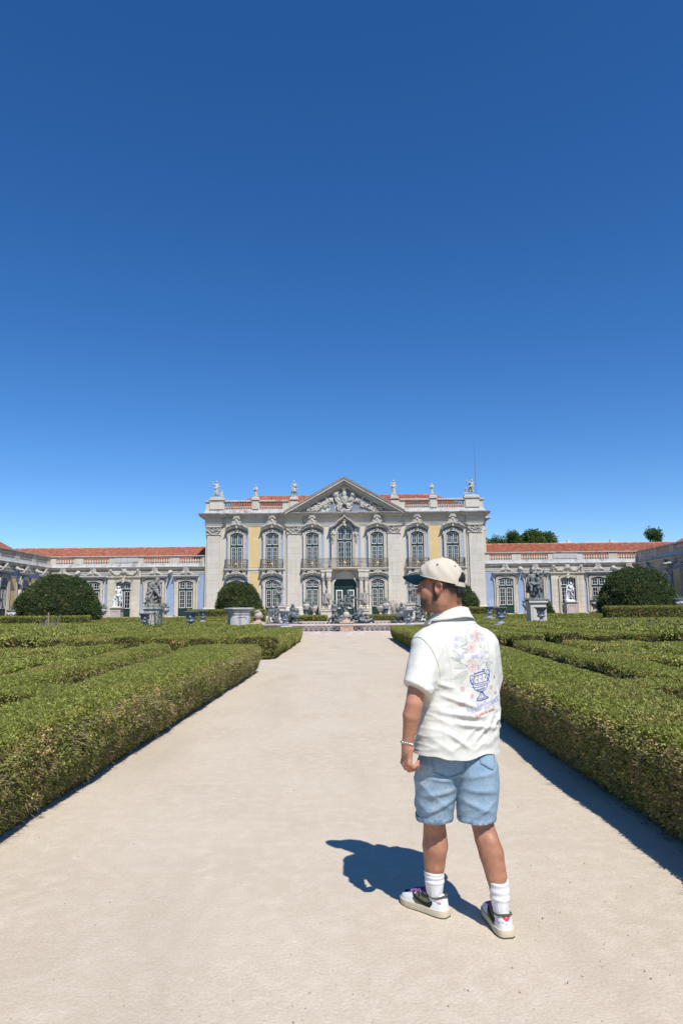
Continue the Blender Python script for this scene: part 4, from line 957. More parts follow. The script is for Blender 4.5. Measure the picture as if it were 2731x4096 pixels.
def bb2(sd,z):
    figure(sd,dict(hea=(-.06,-.08,1.6),eR=(-.27,0,1.17),wR=(-.08,-.2,.95),eL=(.27,0,1.17),wL=(.05,-.2,.93),kL=(.1,-.08,.5)),1.28,(0,0,z),-12,None,33); sd.chain([(-.2,-.1,z+1.18),(0,-.18,z+1.15),(.2,-.1,z+1.25)],.09); sd.cap((.15,.14,z+1.7),(.15,.2,z+.2),.12,.15); sd.ell((-.02,.05,z+1.75),(.25,.18,.2))
statue('stone_statue','weathered statue with bowed head behind the cap brim, right of the fountain',(6.29,67,gz(67)),0,bb2,M['greyst'],.03,(.55,2.33-gz(67),M['lime']),plinth=(.42,.36,.12))
def bm1(sd,z):
    figure(sd,dict(eR=(-.33,-.05,1.25),wR=(-.3,-.12,1.5),eL=(.3,-.1,1.18),wL=(.28,-.25,1.05),hea=(.02,-.02,1.64)),1.22,(0,0,z),0,'tunic',41,1.1,helmet=True); sd.ell((.36,-.3,z+1.35),(.27,.08,.34),rot3(0,0,20)); sd.cap((-.38,-.16,z+1.95),(-.42,-.1,z+.7),.02)
def bm2(sd,z):
    figure(sd,dict(eL=(.38,-.08,1.28),wL=(.55,-.15,1.18),eR=(-.28,0,1.15),wR=(-.27,-.05,.9),hea=(.03,-.03,1.64)),1.24,(0,0,z),10,'tunic',42,1.1,helmet=True); sd.cap((.62,-.2,z+1.45),(.9,-.2,z+1.6),.025); sd.ell((.85,-.2,z+1.55),(.12,.05,.08)); sd.cap((-.2,.1,z+1.6),(-.4,.1,z+1.2),.1,.04); sd.cap((-.3,.1,z+1.8),(-.42,.1,z+1.5),.05)
statue('warrior_statue','helmeted warrior statue carrying a round shield, left of the great door',(-2.25,77,.68),0,bm1,M['greyw'],.022,(.5,1.15,M['lime']),plinth=(.42,.36,.1))
statue('warrior_statue','helmeted warrior statue reaching one arm out, right of the great door',(2.02,77,.68),0,bm2,M['greyw'],.022,(.5,1.15,M['lime']),plinth=(.42,.36,.1))
statue('dark_statue','dark shaded statue with a reaching arm beside the right round topiary',(32.9,72,.68),-60,lambda sd,z: figure(sd,dict(eL=(.36,-.1,1.35),wL=(.55,-.2,1.3)),1.3,(0,0,z),0,'tunic',45),pm('dark_bronze',(.07,.035,.03),(.04,.025,.02),4,.6),.035,(.5,2.3,M['limew']))
# ------------------------------------------------------------------ fountain
ft=thing('fountain','wide low stone fountain basin with pierced lattice parapet at the end of the walk','fountain',(0,48,0))
PTS=[(-4.4,0),(-.9,0),(-.45,-.25),(.45,-.25),(.9,0),(4.4,0),(4.9,1.3),(6.9,3.2),(7.1,8),(6.9,13.2),(4.8,15.8),(4.3,17.2),(-4.3,17.2),(-4.8,15.8),(-6.9,13.2),(-7.1,8),(-6.9,3.2),(-4.9,1.3)]
gP=PTS[::-1]
part('base_step',MB().molding(PTS,[(.62,-.02),(.62,.10),(.55,.12),(.3,.12),(.3,.2),(.22,.24),(-.25,.24)],True),M['pink'],ft,30)
part('coping',MB().molding(PTS,[(.1,.62),(.17,.66),(.17,.72),(.1,.76),(-.3,.76),(-.3,.62)],True),M['pink'],ft,30)
part('basin_floor',MB().prism_z([(x*.97,y*.97+.25) for x,y in PTS],-.02,.10),M['grey'],ft,0)
M['water']=pm('pool_water',(.02,.03,.022),None,1,.04,.15,6,.5)
part('water',MB().prism_z([(x*.955,y*.96+.33) for x,y in PTS],.12,.32),M['water'],ft,0)
for i in range(len(PTS)):
    a=Vector(PTS[i]); b=Vector(PTS[(i+1)%len(PTS)]); L=(b-a).length; d=(b-a)/L
    if i==2: continue
    n=max(1,round(L/.36)); ang=math.atan2(d.y,d.x)
    lat=part('lattice_panel',MB().box(0,L,.1,.16,.24,.27),M['pink'],ft,0); lat.location=(a.x,a.y,0); lat.rotation_euler=(0,0,ang)
    near=i in (0,1,3,4)
    if near:
        for j in range(n):
            x=L*(j+.5)/n; w=L/n; m=MB(); m.bar((-w*.5,0,.27),(w*.5,0,.62),.075,.12); m.bar((-w*.5,0,.62),(w*.5,0,.27),.075,.1205); m.prism([(-.05,.63),(.05,.63),(0,.55)],-.055,.055); part('lattice_cross',m,M['pink'],lat,0,loc=(x,.13,0))
    else:
        m=MB()
        for j in range(n):
            x=L*(j+.5)/n; w=L/n; m.bar((x-w*.5,.13,.27),(x+w*.5,.13,.62),.075,.12); m.bar((x-w*.5,.13,.62),(x+w*.5,.13,.27),.075,.1205)
        part('lattice_cross',m,M['pink'],lat,0,kind='stuff')
M['warmst']=pm('warm_stone',(.50,.36,.25),(.44,.32,.23),2,.8,.12,20,.2)
m=MB(); m.cbox(-.45,.45,-.36,.2,.0,.66,.02); m.cbox(-.52,.52,-.44,.26,.0,.2,.03); m.ring([(-.3,.25),(-.3,.6),(.3,.6),(.3,.25),(-.3,.25)],[(-.24,.3),(-.24,.55),(.24,.55),(.24,.3),(-.24,.3)],-.39,-.35); m.cbox(-.5,.5,-.42,.26,.78,.9,.03); m.cbox(-.3,.3,-.25,.2,.9,.98,.03)
part('pier',m,M['warmst'],ft,0)
M['ball']=pm('ball_stone',(.52,.43,.34),(.46,.38,.31),3,.8,.1,25,.2,c3=(.45,.41,.36),s3=1.5)
def ball(loc,lab,r,ribs=False,base=.3):
    t=thing('stone_ball',lab,'stone ball',loc); part('base',MB().lathe([(base*1.2,0),(base*1.2,.06),(base,.1),(base*.55,.16),(base*.45,.24),(base*.5,.3)],16),M['warmst'],t,50); part('ball',MB().ell((0,0,.28+r),(r,r,r),24,16),M['ball'],t,180)
    m=MB(); m.tube([(r*1.02*math.cos(k*math.pi/12),r*.35*math.sin(k*math.pi/12),.28+r+r*.25*math.sin(k*math.pi/12)-.08) for k in range(24)],.03 if not ribs else .06,6,True); part('band',m,M['grey'],t,60); return t
ball((-.02,47.95,.86),'stone ball finial on the front pier of the fountain, before the dark sculpture',.235,False,.26)
t=ball((-7.15,56,.76),'large stone globe wrapped by a serpent at the left corner of the fountain',.34,True,.42)
part('serpent',MB().tube([(.36*math.cos(a)*.9,.36*math.sin(a)*.9,.62+.12*a-.2) for a in [k*.35 for k in range(16)]],[.05+.02*math.sin(k/15*3.1) for k in range(16)],7),M['grey'],t,60)
part('plinth_block',MB().cbox(-.62,.62,-.62,.62,-.76,0.0,.03),M['pink'],t,0)
t=ball((7.15,56,.76),'large stone globe wrapped by a serpent at the right corner of the fountain',.34,True,.42); part('plinth_block',MB().cbox(-.62,.62,-.62,.62,-.76,0.0,.03),M['pink'],t,0)
def bnep(sd,z):
    figure(sd,dict(pel=(.0,.05,.98),che=(-.03,.03,1.32),nec=(-.04,.0,1.52),hea=(-.05,-.02,1.68),eL=(.45,-.02,1.28),wL=(.82,-.05,1.18),sL=(.24,0,1.44),sR=(-.26,0,1.44),eR=(-.3,-.1,1.16),wR=(-.12,-.3,.98),kL=(.28,-.28,.68),aL=(.4,-.2,.25),kR=(-.18,-.35,.7),aR=(-.1,-.3,.15)),1.22,(.1,.1,z+.45),0,None,51,1.2,beard=True)
    sd.cap((1.0,-.1,z+1.95),(-.15,-.35,z+1.45),.025)
    figure(sd,dict(kL=(.25,-.2,.6),kR=(.1,-.3,.55),eL=(.2,-.2,1.15),wL=(.4,-.3,.95),hea=(-.02,.02,1.66)),.98,(-1.05,-.05,z+.12),20,'robe',52)
    figure(sd,dict(eR=(-.2,-.25,1.2),wR=(.15,-.4,1.25),eL=(.3,-.2,1.25),wL=(.5,-.3,1.3),kL=(.2,-.3,.6)),.8,(-.4,-.25,z+.55),15,None,53)
    sd.cap((-.6,0,z+1.6),(-.45,0,z+2.0),.03); sd.ell((-.75,0,z+1.75),(.1,.08,.22))
    sd.ell((0,.1,z+.2),(1.25,.7,.42)); lumps(sd,(-1.0,-.1,z+.4),(.6,.45,.9),34,9,.11); lumps(sd,(.75,-.1,z+.4),(.9,.5,.8),46,13,.115)
    sd.chain([(1.15,-.2,z+1.05),(.9,-.3,z+.8),(.6,-.4,z+.55)],[.12,.2,.2]); sd.cap((1.1,-.2,z+1.0),(1.05,-.1,z+1.35),.1,.03)
    sd.chain([(1.0,-.4,z+.3),(1.45,-.45,z+.2),(1.85,-.4,z+.35),(2.05,-.3,z+.15)],[.2,.2,.14,.07]); sd.ell((1.55,-.45,z+.5),(.17,.16,.17))
t=statue('fountain_sculpture','dark lead sea god with outstretched arm among nymphs, middle of the fountain',(.1,55,.32),0,bnep,M['lead'],.032,None,cat='sculpture',plinth=(1.2,.7,.3))
def bch(seed,flip):
    def f(sd,z):
        figure(sd,dict(eL=(.32,-.1,1.2),wL=(.42,-.25,1.35),kL=(.3,-.2,.55),aL=(.45,.1,.15),kR=(-.25,-.15,.5),aR=(-.42,-.1,.08)),.82,(-.38*flip,0,z),20*flip,None,seed,1.15,child=True)
        figure(sd,dict(eR=(-.3,-.1,1.25),wR=(-.45,-.2,1.4)),.86,(.05*flip,.1,z),-10*flip,'skirt',seed+1,1.1,child=True)
        lumps(sd,(0,0,z+.25),(.6,.4,.5),12,seed,.08); sd.ell((0,0,z),(.8,.5,.14))
    return f
def bch2(seed,flip):
    def f(sd,z):
        figure(sd,dict(eL=(.32,-.15,1.15),wL=(.46,-.3,1.0),kL=(.2,-.3,.7),aL=(.2,-.1,.3)),.9,(0,0,z),-15*flip,None,seed,1.15,child=True); sd.ell((.18*flip,-.3,z+.7),(.42,.12,.24),rot3(0,20*flip,0)); lumps(sd,(0,0,z+.4),(.35,.3,.7),14,seed,.085); sd.ell((.32*flip,-.05,z+1.1),(.16,.12,.2)); sd.ell((0,0,z),(.55,.45,.14))
    return f
for x,lab,bf in ((-5.55,'dark lead pair of standing cherubs at the left end of the fountain',bch(61,1)),(-4.2,'dark lead cherub holding a large shell behind the left blue vase in the fountain',bch2(63,1)),
                 (4.3,'dark lead cherub leaning on a shell beside the right blue vase in the fountain',bch2(65,-1)),(5.6,'dark lead pair of cherubs partly hidden by the cap, right end of the fountain',bch(67,-1))):
    statue('cherub_group',lab,(x,54,.32),0,bf,M['lead'],.028,None,cat='sculpture',group='cherub groups in the fountain',plinth=(.75,.5,.32))
# ------------------------------------------------------------------ stone pedestal box
t=thing('stone_pedestal','large empty grey stone pedestal with flared top slab among the left hedges','pedestal',(-7.0,45,0),R(24))
oc=lambda w,c: [(-w+c,-w),(w-c,-w),(w,-w+c),(w,w-c),(w-c,w),(-w+c,w),(-w,w-c),(-w,-w+c)]
m=MB(); m.prism_z(oc(.62,.16),0,1.46); part('body',m,M['grey'],t,0)
m=MB(); V=[];F=[]
for w,z in ((.66,1.46),(.68,1.54),(.62,1.56),(.68,1.7),(.82,1.8),(.84,1.86),(.80,1.9)): V+= [(x,y,z) for x,y in oc(w,.18)]
for i in range(6):
    for k in range(8): F.append((i*8+k,i*8+(k+1)%8,(i+1)*8+(k+1)%8,(i+1)*8+k))
F+= [tuple(range(48,56)),tuple(range(7,-1,-1))]; m.add(V,F); part('top_slab',m,M['grey'],t,25)
for k in range(4):
    pn=part('side_panel',MB().ring([(-.4,.3),(-.4,1.28),(-.32,1.28),(-.28,1.36),(.28,1.36),(.32,1.28),(.4,1.28),(.4,.3),(-.4,.3)],[(-.35,.35),(-.35,1.23),(-.29,1.23),(-.25,1.31),(.25,1.31),(.29,1.23),(.35,1.23),(.35,.35),(-.35,.35)],-.655,-.6),M['grey'],t,0); pn.rotation_euler=(0,0,R(90*k))
# ------------------------------------------------------------------ urns and vases
def glaze(name):
    m=pm(name,(.235,.265,.30),(.10,.12,.165),7,.3,0,1,.5,c3=(.05,.075,.16),s3=12,t3=(.55,.62)); return m
M['vase']=glaze('blue_white_glaze'); M['vaserim']=pm('cobalt_glaze',(.07,.12,.27),(.30,.35,.44),16,.25,0,1,.5); M['vasew']=pm('pale_glaze',(.36,.395,.43),(.15,.185,.25),12,.25,0,1,.5)
proto={}
VP=[(.30,.0),(.30,.05),(.25,.09),(.13,.16),(.10,.22),(.115,.28),(.14,.31)]
VB=[(.13,.31),(.24,.36),(.285,.42),(.26,.47),(.2,.50),(.21,.58),(.25,.72),(.33,.86),(.40,.93)]
def vase(loc,label,s=1.0,pedh=0.0):
    t=thing('glazed_vase',label,'vase',loc,random.uniform(0,1),'blue and white glazed vases in the garden'); 
    if not proto:
        gad=lambda a,z: .05*math.sin(14*a) if .33<z<.48 else 0
        proto['foot']=MB().lathe(VP,28).mesh('foot',M['vasew'],50); proto['bowl']=MB().lathe(VB,28,flute=gad).mesh('bowl',M['vase'],50)
        proto['rim']=MB().lathe([(.40,.93),(.44,.95),(.45,.985),(.43,1.0),(.36,.99),(.30,.9),(.0,.88)],28).mesh('rim',M['vaserim'],50)
        sd=SDF(.02); sd.k=.015; [sd.ell((x,y,.66),(.07,.07,.1)) or sd.ell((x*1.1,y*1.1,.74),(.05,.05,.05)) for x,y in ((0,-.25),(.25,0),(-.25,0),(0,.25))]; proto['mask']=sdf_mesh('mask',sd,M['vasew'])
    for k in ('foot','bowl','rim','mask'): link(k,proto[k],t,(0,0,pedh),None,(s,s,s))
    if pedh>.1: part('pedestal',MB().cbox(-.34,.34,-.34,.34,0,pedh-.06,.02).cbox(-.38,.38,-.38,.38,pedh-.06,pedh,.01),M['lime'],t,0)
    return t
for x,y,zb,s,lab in ((-10.14,45,.66,1.03,'large blue and white vase alone above the left hedges'),(-12.9,62,.82,1.0,'smaller blue and white vase just right of the large one, left garden'),(-14.2,50.9 if False else 48.6,.62,1.0,'blue and white vase in front of the dark left sculpture pedestal'),
    (-4.04,45,.70,.97,'large blue and white vase in front of the left fountain cherubs'),(-4.1,70,.97,.94,'small blue and white vase below the left pair of agave urns'),(4.0,45,.62,1.06,'large blue and white vase in front of the right fountain cherubs'),
    (3.95,70,.98,.94,'small blue and white vase below the right pair of agave urns'),(12.38,60,.98,.95,'small blue and white vase next to the right shoulder of the shirt'),(9.56,43,.74,1.02,'large blue and white vase close to the right shoulder of the shirt'),(13.2,47,.76,1.02,'blue and white vase in front of the dark right sculpture pedestal')):
    vase((x,y,gz(y)),lab,s,zb-gz(y))
M['agave']=pm('agave_leaf',(.14,.22,.17),(.20,.29,.22),3,.55,0,1,.3)
mbA=MB(); q=random.Random(5)
for i in range(16):
    a=i*2.4; el=R(88-4.2*i); L=.78-.012*i; w=.075
    for sgn in (1,):
        pts=[]
        for k in range(5):
            t=k/4; e=el-t*.25; r=L*t*math.cos(e); z=L*t*math.sin(e)+.02
            ww=w*(1-t)**.7*(1 if t>0 else .8)+.004; pts.append((r,z,ww))
        V=[];F=[]
        for r,z,ww in pts:
            ca,sa=math.cos(a),math.sin(a); V+= [(ca*r-sa*ww,sa*r+ca*ww,z+.02),(ca*r,sa*r,z-.03*ww/w),(ca*r+sa*ww,sa*r-ca*ww,z+.02)]
        for k in range(4):
            b0=3*k; F+= [(b0,b0+1,b0+4,b0+3),(b0+1,b0+2,b0+5,b0+4)]
        mbA.add(V,F)
ME_AG=mbA.mesh('agave',M['agave'],60)
UP1=[(.34,.0),(.34,.07),(.28,.1),(.18,.2),(.12,.3),(.12,.36),(.16,.38)]; UB1=[(.14,.38),(.3,.46),(.44,.6),(.5,.72),(.5,.80),(.44,.86),(.45,.9),(.55,.96),(.57,1.0),(.5,1.01),(.4,.96),(0,.94)]
up={}
def urn(loc,label,s=1.0,blk=.5,mat='greyst2',hs=.8,bm='warmst'):
    t=thing('agave_urn',label,'planter urn',loc,random.uniform(0,2),'stone urns planted with agaves')
    if not up:
        up['f']=MB().lathe(UP1,20).mesh('foot',M[bm],45)
        gad=lambda a,z: .035*math.sin(9*a) if .5<z<.7 else 0
        up['b']=MB().lathe(UB1,30,flute=gad).mesh('bowl',M['statue'],45); up['b2']=MB().lathe(UB1,30,flute=gad).mesh('bowl',M['grey'],45)
        sd=SDF(.025); sd.k=.02
        for k in range(8):
            a=R(45*k); b=R(45*k+22); sd.chain([(.5*math.cos(a),.5*math.sin(a),.8),(.5*math.cos(b),.5*math.sin(b),.7),(.5*math.cos(a+.785),.5*math.sin(a+.785),.8)],[.035,.055,.035])
        up['s']=sdf_mesh('swag',sd,M['statue'])
    if blk>.05: part('block',MB().cbox(-.42*hs,.42*hs,-.42*hs,.42*hs,0,blk,.02),M['limew'],t,0)
    for n,k in (('foot','f'),('bowl','b' if mat=='st' else 'b2'),('swag','s')): link(n,up[k],t,(0,0,blk),None,(hs,hs,s))
    link('agave',ME_AG,t,(0,0,blk+.92*s),(0,0,random.uniform(0,6)),(.45+.42*hs,)*3); return t
for x,y,zb,s,hs_,lab,mt in ((-31.0,64,.62,1.45,1.07,'wide grey urn with agave at the left edge before the side wing','g'),(-25.4,72,1.15,1.16,.72,'grey urn with agave just right of the left round topiary','g'),(-18.9,72,1.2,1.12,.76,'grey urn with agave just right of the dark left sculpture','g'),
    (18.72,72,1.2,1.35,.74,'grey urn with agave just left of the dark right sculpture','g'),(25.1,70,1.35,1.2,.88,'grey urn with agave just left of the right round topiary','g'),(30.85,64,1.0,1.5,1.07,'wide grey urn with agave at the right edge before the shaded wing','g'),
    (-4.27,73,1.25,1.45,.8,'larger pale agave urn, left one of the pair just left of the great door','st'),(-3.52,75,1.2,1.2,.70,'smaller agave urn, right one of the pair just left of the great door','g'),(3.68,75,1.15,1.25,.8,'smaller agave urn, left one of the pair just right of the great door','g'),(4.18,73,1.2,1.5,.8,'larger pale agave urn, right one of the pair just right of the great door','st')):
    urn((x,y,gz(y)),lab,s,zb-gz(y),mt,hs_)
# stake and flag pole
m=MB().tube([(0,0,0),(-.06,0,1.72)],[.035,.03],7); t=part('stake',m,pm('raw_wood',(.42,.29,.17),(.34,.23,.13),6,.8),None,40,loc=(-18.1,42,0)); tag(t,'leaning thin wooden stake standing in the left hedges before the round topiary','stake')
m=MB().tube([(0,0,0),(0,0,4),(0,0,8.3)],[.035,.028,.016],7); m.ell((0,0,8.35),(.05,.05,.05)); t=part('flag_pole',m,pm('grey_metal',(.22,.22,.22),None,1,.5,metal=.6),None,60,loc=(17.1,88,14.1)); t.location=(17.05,88,16.0); tag(t,'thin bare pole rising behind the right end of the palace roof','pole')
part('mount',MB().box(-.25,.25,-.25,.25,-2.9,0.05),M['lime'],t,0)
# distant house roofs behind the right wing
for i,(x,y,w,lab) in enumerate(((48.5,150,6,'distant white rooftop with low parapet seen over the right wing, nearer the trees'),(57.5,150,9,'distant white rooftop seen over the right wing, nearer the lone tree'))):
    t=thing('distant_house',lab,'house',(x,y,.68)); part('wall',MB().box(-w/2,w/2,0,8,0,15.2),M['lime'],t,0); part('roof',MB().add([(-w/2-.3,-.3,15.2),(w/2+.3,-.3,15.2),(w/2+.3,8.3,15.2),(-w/2-.3,8.3,15.2),(-w/2+1,4,16.2),(w/2-1,4,16.2)],[(0,1,5,4),(1,2,5),(2,3,4,5),(3,0,4)]),M['pink'],t,0)
    part('chimney',MB().box(w*.2,w*.2+.5,3,3.5,15.5,16.7),M['lime'],t,0)

# ------------------------------------------------------------------ foliage by instanced sprigs
def leafmat(name,c1,c2,c3=None,s=3.0,s3=.7,t3=(.5,.68),rough=.5,trans=.25,rnd=.45):
    m=bpy.data.materials.new(name); m.use_nodes=True; nt=m.node_tree; N=nt.nodes; L=nt.links; b=N['Principled BSDF']
    b.inputs['Roughness'].default_value=rough; b.inputs['Specular IOR Level'].default_value=.35
    geo=N.new('ShaderNodeNewGeometry'); oi=N.new('ShaderNodeObjectInfo')
    def noise(sc):
        n=N.new('ShaderNodeTexNoise'); n.inputs['Scale'].default_value=sc; n.inputs['Detail'].default_value=4; L.new(geo.outputs['Position'],n.inputs['Vector']); return n.outputs['Fac']
    def rgb(c): n=N.new('ShaderNodeRGB'); n.outputs[0].default_value=(*c,1); return n.outputs[0]
    def mr(f,a,bb,c=0,d=1): n=N.new('ShaderNodeMapRange'); n.inputs[1].default_value=a; n.inputs[2].default_value=bb; n.inputs[3].default_value=c; n.inputs[4].default_value=d; L.new(f,n.inputs[0]); return n.outputs[0]
    def mix(f,a,bb,mode='MIX'):
        n=N.new('ShaderNodeMix'); n.data_type='RGBA'; n.blend_type=mode
        if isinstance(f,float): n.inputs[0].default_value=f
        else: L.new(f,n.inputs[0])
        L.new(a,n.inputs[6]); L.new(bb,n.inputs[7]); return n.outputs[2]
    col=mix(oi.outputs['Random'],rgb(c1),rgb(c2))
    if c3:
        ad=N.new('ShaderNodeMath'); ad.operation='ADD'; L.new(noise(s3),ad.inputs[0]); 
        m2=N.new('ShaderNodeMath'); m2.operation='MULTIPLY'; m2.inputs[1].default_value=.35; 
        wn_=N.new('ShaderNodeMath'); wn_.operation='MULTIPLY'; wn_.inputs[1].default_value=7.31; L.new(oi.outputs['Random'],wn_.inputs[0]); fr=N.new('ShaderNodeMath'); fr.operation='FRACT'; L.new(wn_.outputs[0],fr.inputs[0])
        L.new(fr.outputs[0],m2.inputs[0]); L.new(m2.outputs[0],ad.inputs[1])
        col=mix(mr(ad.outputs[0],t3[0]+.17,t3[1]+.17),col,rgb(c3))
    f2=N.new('ShaderNodeMath'); f2.operation='MULTIPLY'; f2.inputs[1].default_value=13.7; L.new(oi.outputs['Random'],f2.inputs[0]); f3=N.new('ShaderNodeMath'); f3.operation='FRACT'; L.new(f2.outputs[0],f3.inputs[0])
    v=mr(f3.outputs[0],0,1,1-rnd,1+rnd); cc=N.new('ShaderNodeCombineColor'); [L.new(v,cc.inputs[i]) for i in range(3)]
    col=mix(1.0,col,cc.outputs[0],'MULTIPLY'); L.new(col,b.inputs['Base Color'])
    if trans:
        tr=N.new('ShaderNodeBsdfTranslucent'); L.new(col,tr.inputs['Color']); ms=N.new('ShaderNodeMixShader'); ms.inputs[0].default_value=trans
        L.new(b.outputs[0],ms.inputs[1]); L.new(tr.outputs[0],ms.inputs[2]); L.new(ms.outputs[0],N['Material Output'].inputs['Surface'])
    return m
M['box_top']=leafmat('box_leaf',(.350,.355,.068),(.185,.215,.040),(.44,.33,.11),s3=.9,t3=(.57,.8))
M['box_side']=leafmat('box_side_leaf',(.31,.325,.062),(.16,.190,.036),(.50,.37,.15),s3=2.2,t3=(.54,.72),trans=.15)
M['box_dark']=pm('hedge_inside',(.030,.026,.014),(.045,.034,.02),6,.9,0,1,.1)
M['twig']=leafmat('twig',(.30,.225,.13),(.15,.11,.065),None,trans=0)
M['topi']=leafmat('topiary_leaf',(.085,.130,.036),(.036,.066,.020),(.15,.155,.045),s3=.8,t3=(.52,.75),rough=.45)
M['tree']=leafmat('tree_leaf',(.095,.165,.04),(.055,.105,.028),(.14,.19,.05),s3=.5)
def sprig(name,n,L,w,spread,mat,seed,up=1.0,stem=False):
    """a tuft of n little folded leaves, growing towards +z"""
    q=random.Random(seed); V=[];F=[]
    for i in range(n):
        a=q.uniform(0,6.283); e=q.uniform(.1,1.3); b=Vector((q.uniform(-1,1)*spread,q.uniform(-1,1)*spread,q.uniform(-.6,.5)*spread*up))
        d=Vector((math.cos(a)*math.cos(e),math.sin(a)*math.cos(e),math.sin(e))); sd_=d.cross(Vector((q.uniform(-1,1),q.uniform(-1,1),q.uniform(-1,1)))).normalized()
        l=L*q.uniform(.7,1.25); k=len(V); V+= [b,b+d*l*.5+sd_*w*.5,b+d*l,b+d*l*.5-sd_*w*.5]; F.append((k,k+1,k+2,k+3))
    if stem:
        for i in range(stem):
            b=Vector((q.uniform(-1,1)*spread,q.uniform(-1,1)*spread,-L)); d=Vector((q.uniform(-.5,.5),q.uniform(-.5,.5),1)).normalized(); k=len(V); s_=d.orthogonal().normalized()*.0019
            V+= [b-s_,b+s_,b+d*L*3.0+s_*.5,b+d*L*3.0-s_*.5]; F.append((k,k+1,k+2,k+3))
    me=bpy.data.meshes.new(name); me.from_pydata([tuple(v) for v in V],[],F); me.materials.append(mat); me.materials.append(M['twig']); [setattr(p,'material_index',1) for p in me.polygons[n:]]; o=bpy.data.objects.new(name,me); return o
_gn={}
def scatter(sp,dens,smin,smax,seed,tilt=.9,patchy=0.0,psc=2.2):
    key=(sp.name,round(dens,1),smin,smax,tilt)
    ng=bpy.data.node_groups.new('foliage','GeometryNodeTree'); N=ng.nodes; L=ng.links
    ng.interface.new_socket('Geometry',in_out='INPUT',socket_type='NodeSocketGeometry'); ng.interface.new_socket('Geometry',in_out='OUTPUT',socket_type='NodeSocketGeometry')
    gi=N.new('NodeGroupInput'); go=N.new('NodeGroupOutput'); dp=N.new('GeometryNodeDistributePointsOnFaces'); dp.inputs['Density'].default_value=dens; dp.inputs['Seed'].default_value=seed
    if patchy:
        nz=N.new('ShaderNodeTexNoise'); nz.inputs['Scale'].default_value=psc; nz.inputs['Detail'].default_value=3; mr=N.new('ShaderNodeMapRange'); mr.inputs['From Min'].default_value=.36; mr.inputs['From Max'].default_value=.56; mr.inputs['To Min'].default_value=dens*(1-patchy); mr.inputs['To Max'].default_value=dens
        L.new(nz.outputs[0],mr.inputs['Value']); L.new(mr.outputs[0],dp.inputs['Density'])
    L.new(gi.outputs[0],dp.inputs['Mesh']); ii=N.new('GeometryNodeInstanceOnPoints'); oi=N.new('GeometryNodeObjectInfo'); oi.inputs['Object'].default_value=sp; oi.inputs['As Instance'].default_value=True
    L.new(dp.outputs['Points'],ii.inputs['Points']); L.new(oi.outputs['Geometry'],ii.inputs['Instance'])
    rv=N.new('FunctionNodeRandomValue'); rv.data_type='FLOAT_VECTOR'; rv.inputs[0].default_value=(-tilt,-tilt,0); rv.inputs[1].default_value=(tilt,tilt,6.283)
    er=N.new('FunctionNodeEulerToRotation'); L.new(rv.outputs[0],er.inputs[0]); rr=N.new('FunctionNodeRotateRotation'); rr.rotation_space='LOCAL'; L.new(dp.outputs['Rotation'],rr.inputs[0]); L.new(er.outputs[0],rr.inputs[1]); L.new(rr.outputs[0],ii.inputs['Rotation'])
    rs=N.new('FunctionNodeRandomValue'); rs.data_type='FLOAT'; rs.inputs[2].default_value=smin; rs.inputs[3].default_value=smax; L.new(rs.outputs[1],ii.inputs['Scale'])
    L.new(ii.outputs[0],go.inputs[0]); return ng
def foliage(name,me,sp,dens,smin,smax,seed,parent,tilt=.9,patchy=0.0,psc=2.2):
    o=link(name,me,parent,kind='stuff'); md=o.modifiers.new('foliage','NODES'); md.node_group=scatter(sp,dens,smin,smax,seed,tilt,patchy,psc); return o
SP_N=sprig('sprig',20,.017,.0095,.024,M['box_top'],1); SP_S=sprig('sprig',18,.019,.0105,.030,M['box_side'],2,1.0,2)
SP_M=sprig('sprig',16,.036,.02,.045,M['box_top'],3); SP_MS=sprig('sprig',14,.036,.02,.045,M['box_side'],4)
SP_F=sprig('sprig',16,.075,.045,.09,M['box_top'],5); SP_FS=sprig('sprig',14,.075,.045,.09,M['box_side'],6)
SP_W=sprig('twigs',0,.045,.01,.05,M['twig'],9,1.0,8)
SP_T=sprig('sprig',18,.11,.06,.13,M['topi'],7); SP_TR=sprig('sprig',30,.24,.15,.42,M['tree'],8)
HP_=[(-.5,-.17,0.0),(-.5,-.06,.16),(-.5,.0,.36),(-.5,.03,.56),(-.5,.0,.64),(-.5,-.03,.69),(-.22,0,.70),(0,0,.70),(.22,0,.70),(.5,.03,.69),(.5,.0,.64),(.5,-.03,.56),(.5,0,.36),(.5,.06,.16),(.5,.17,0.0)]
hed_n=[0]
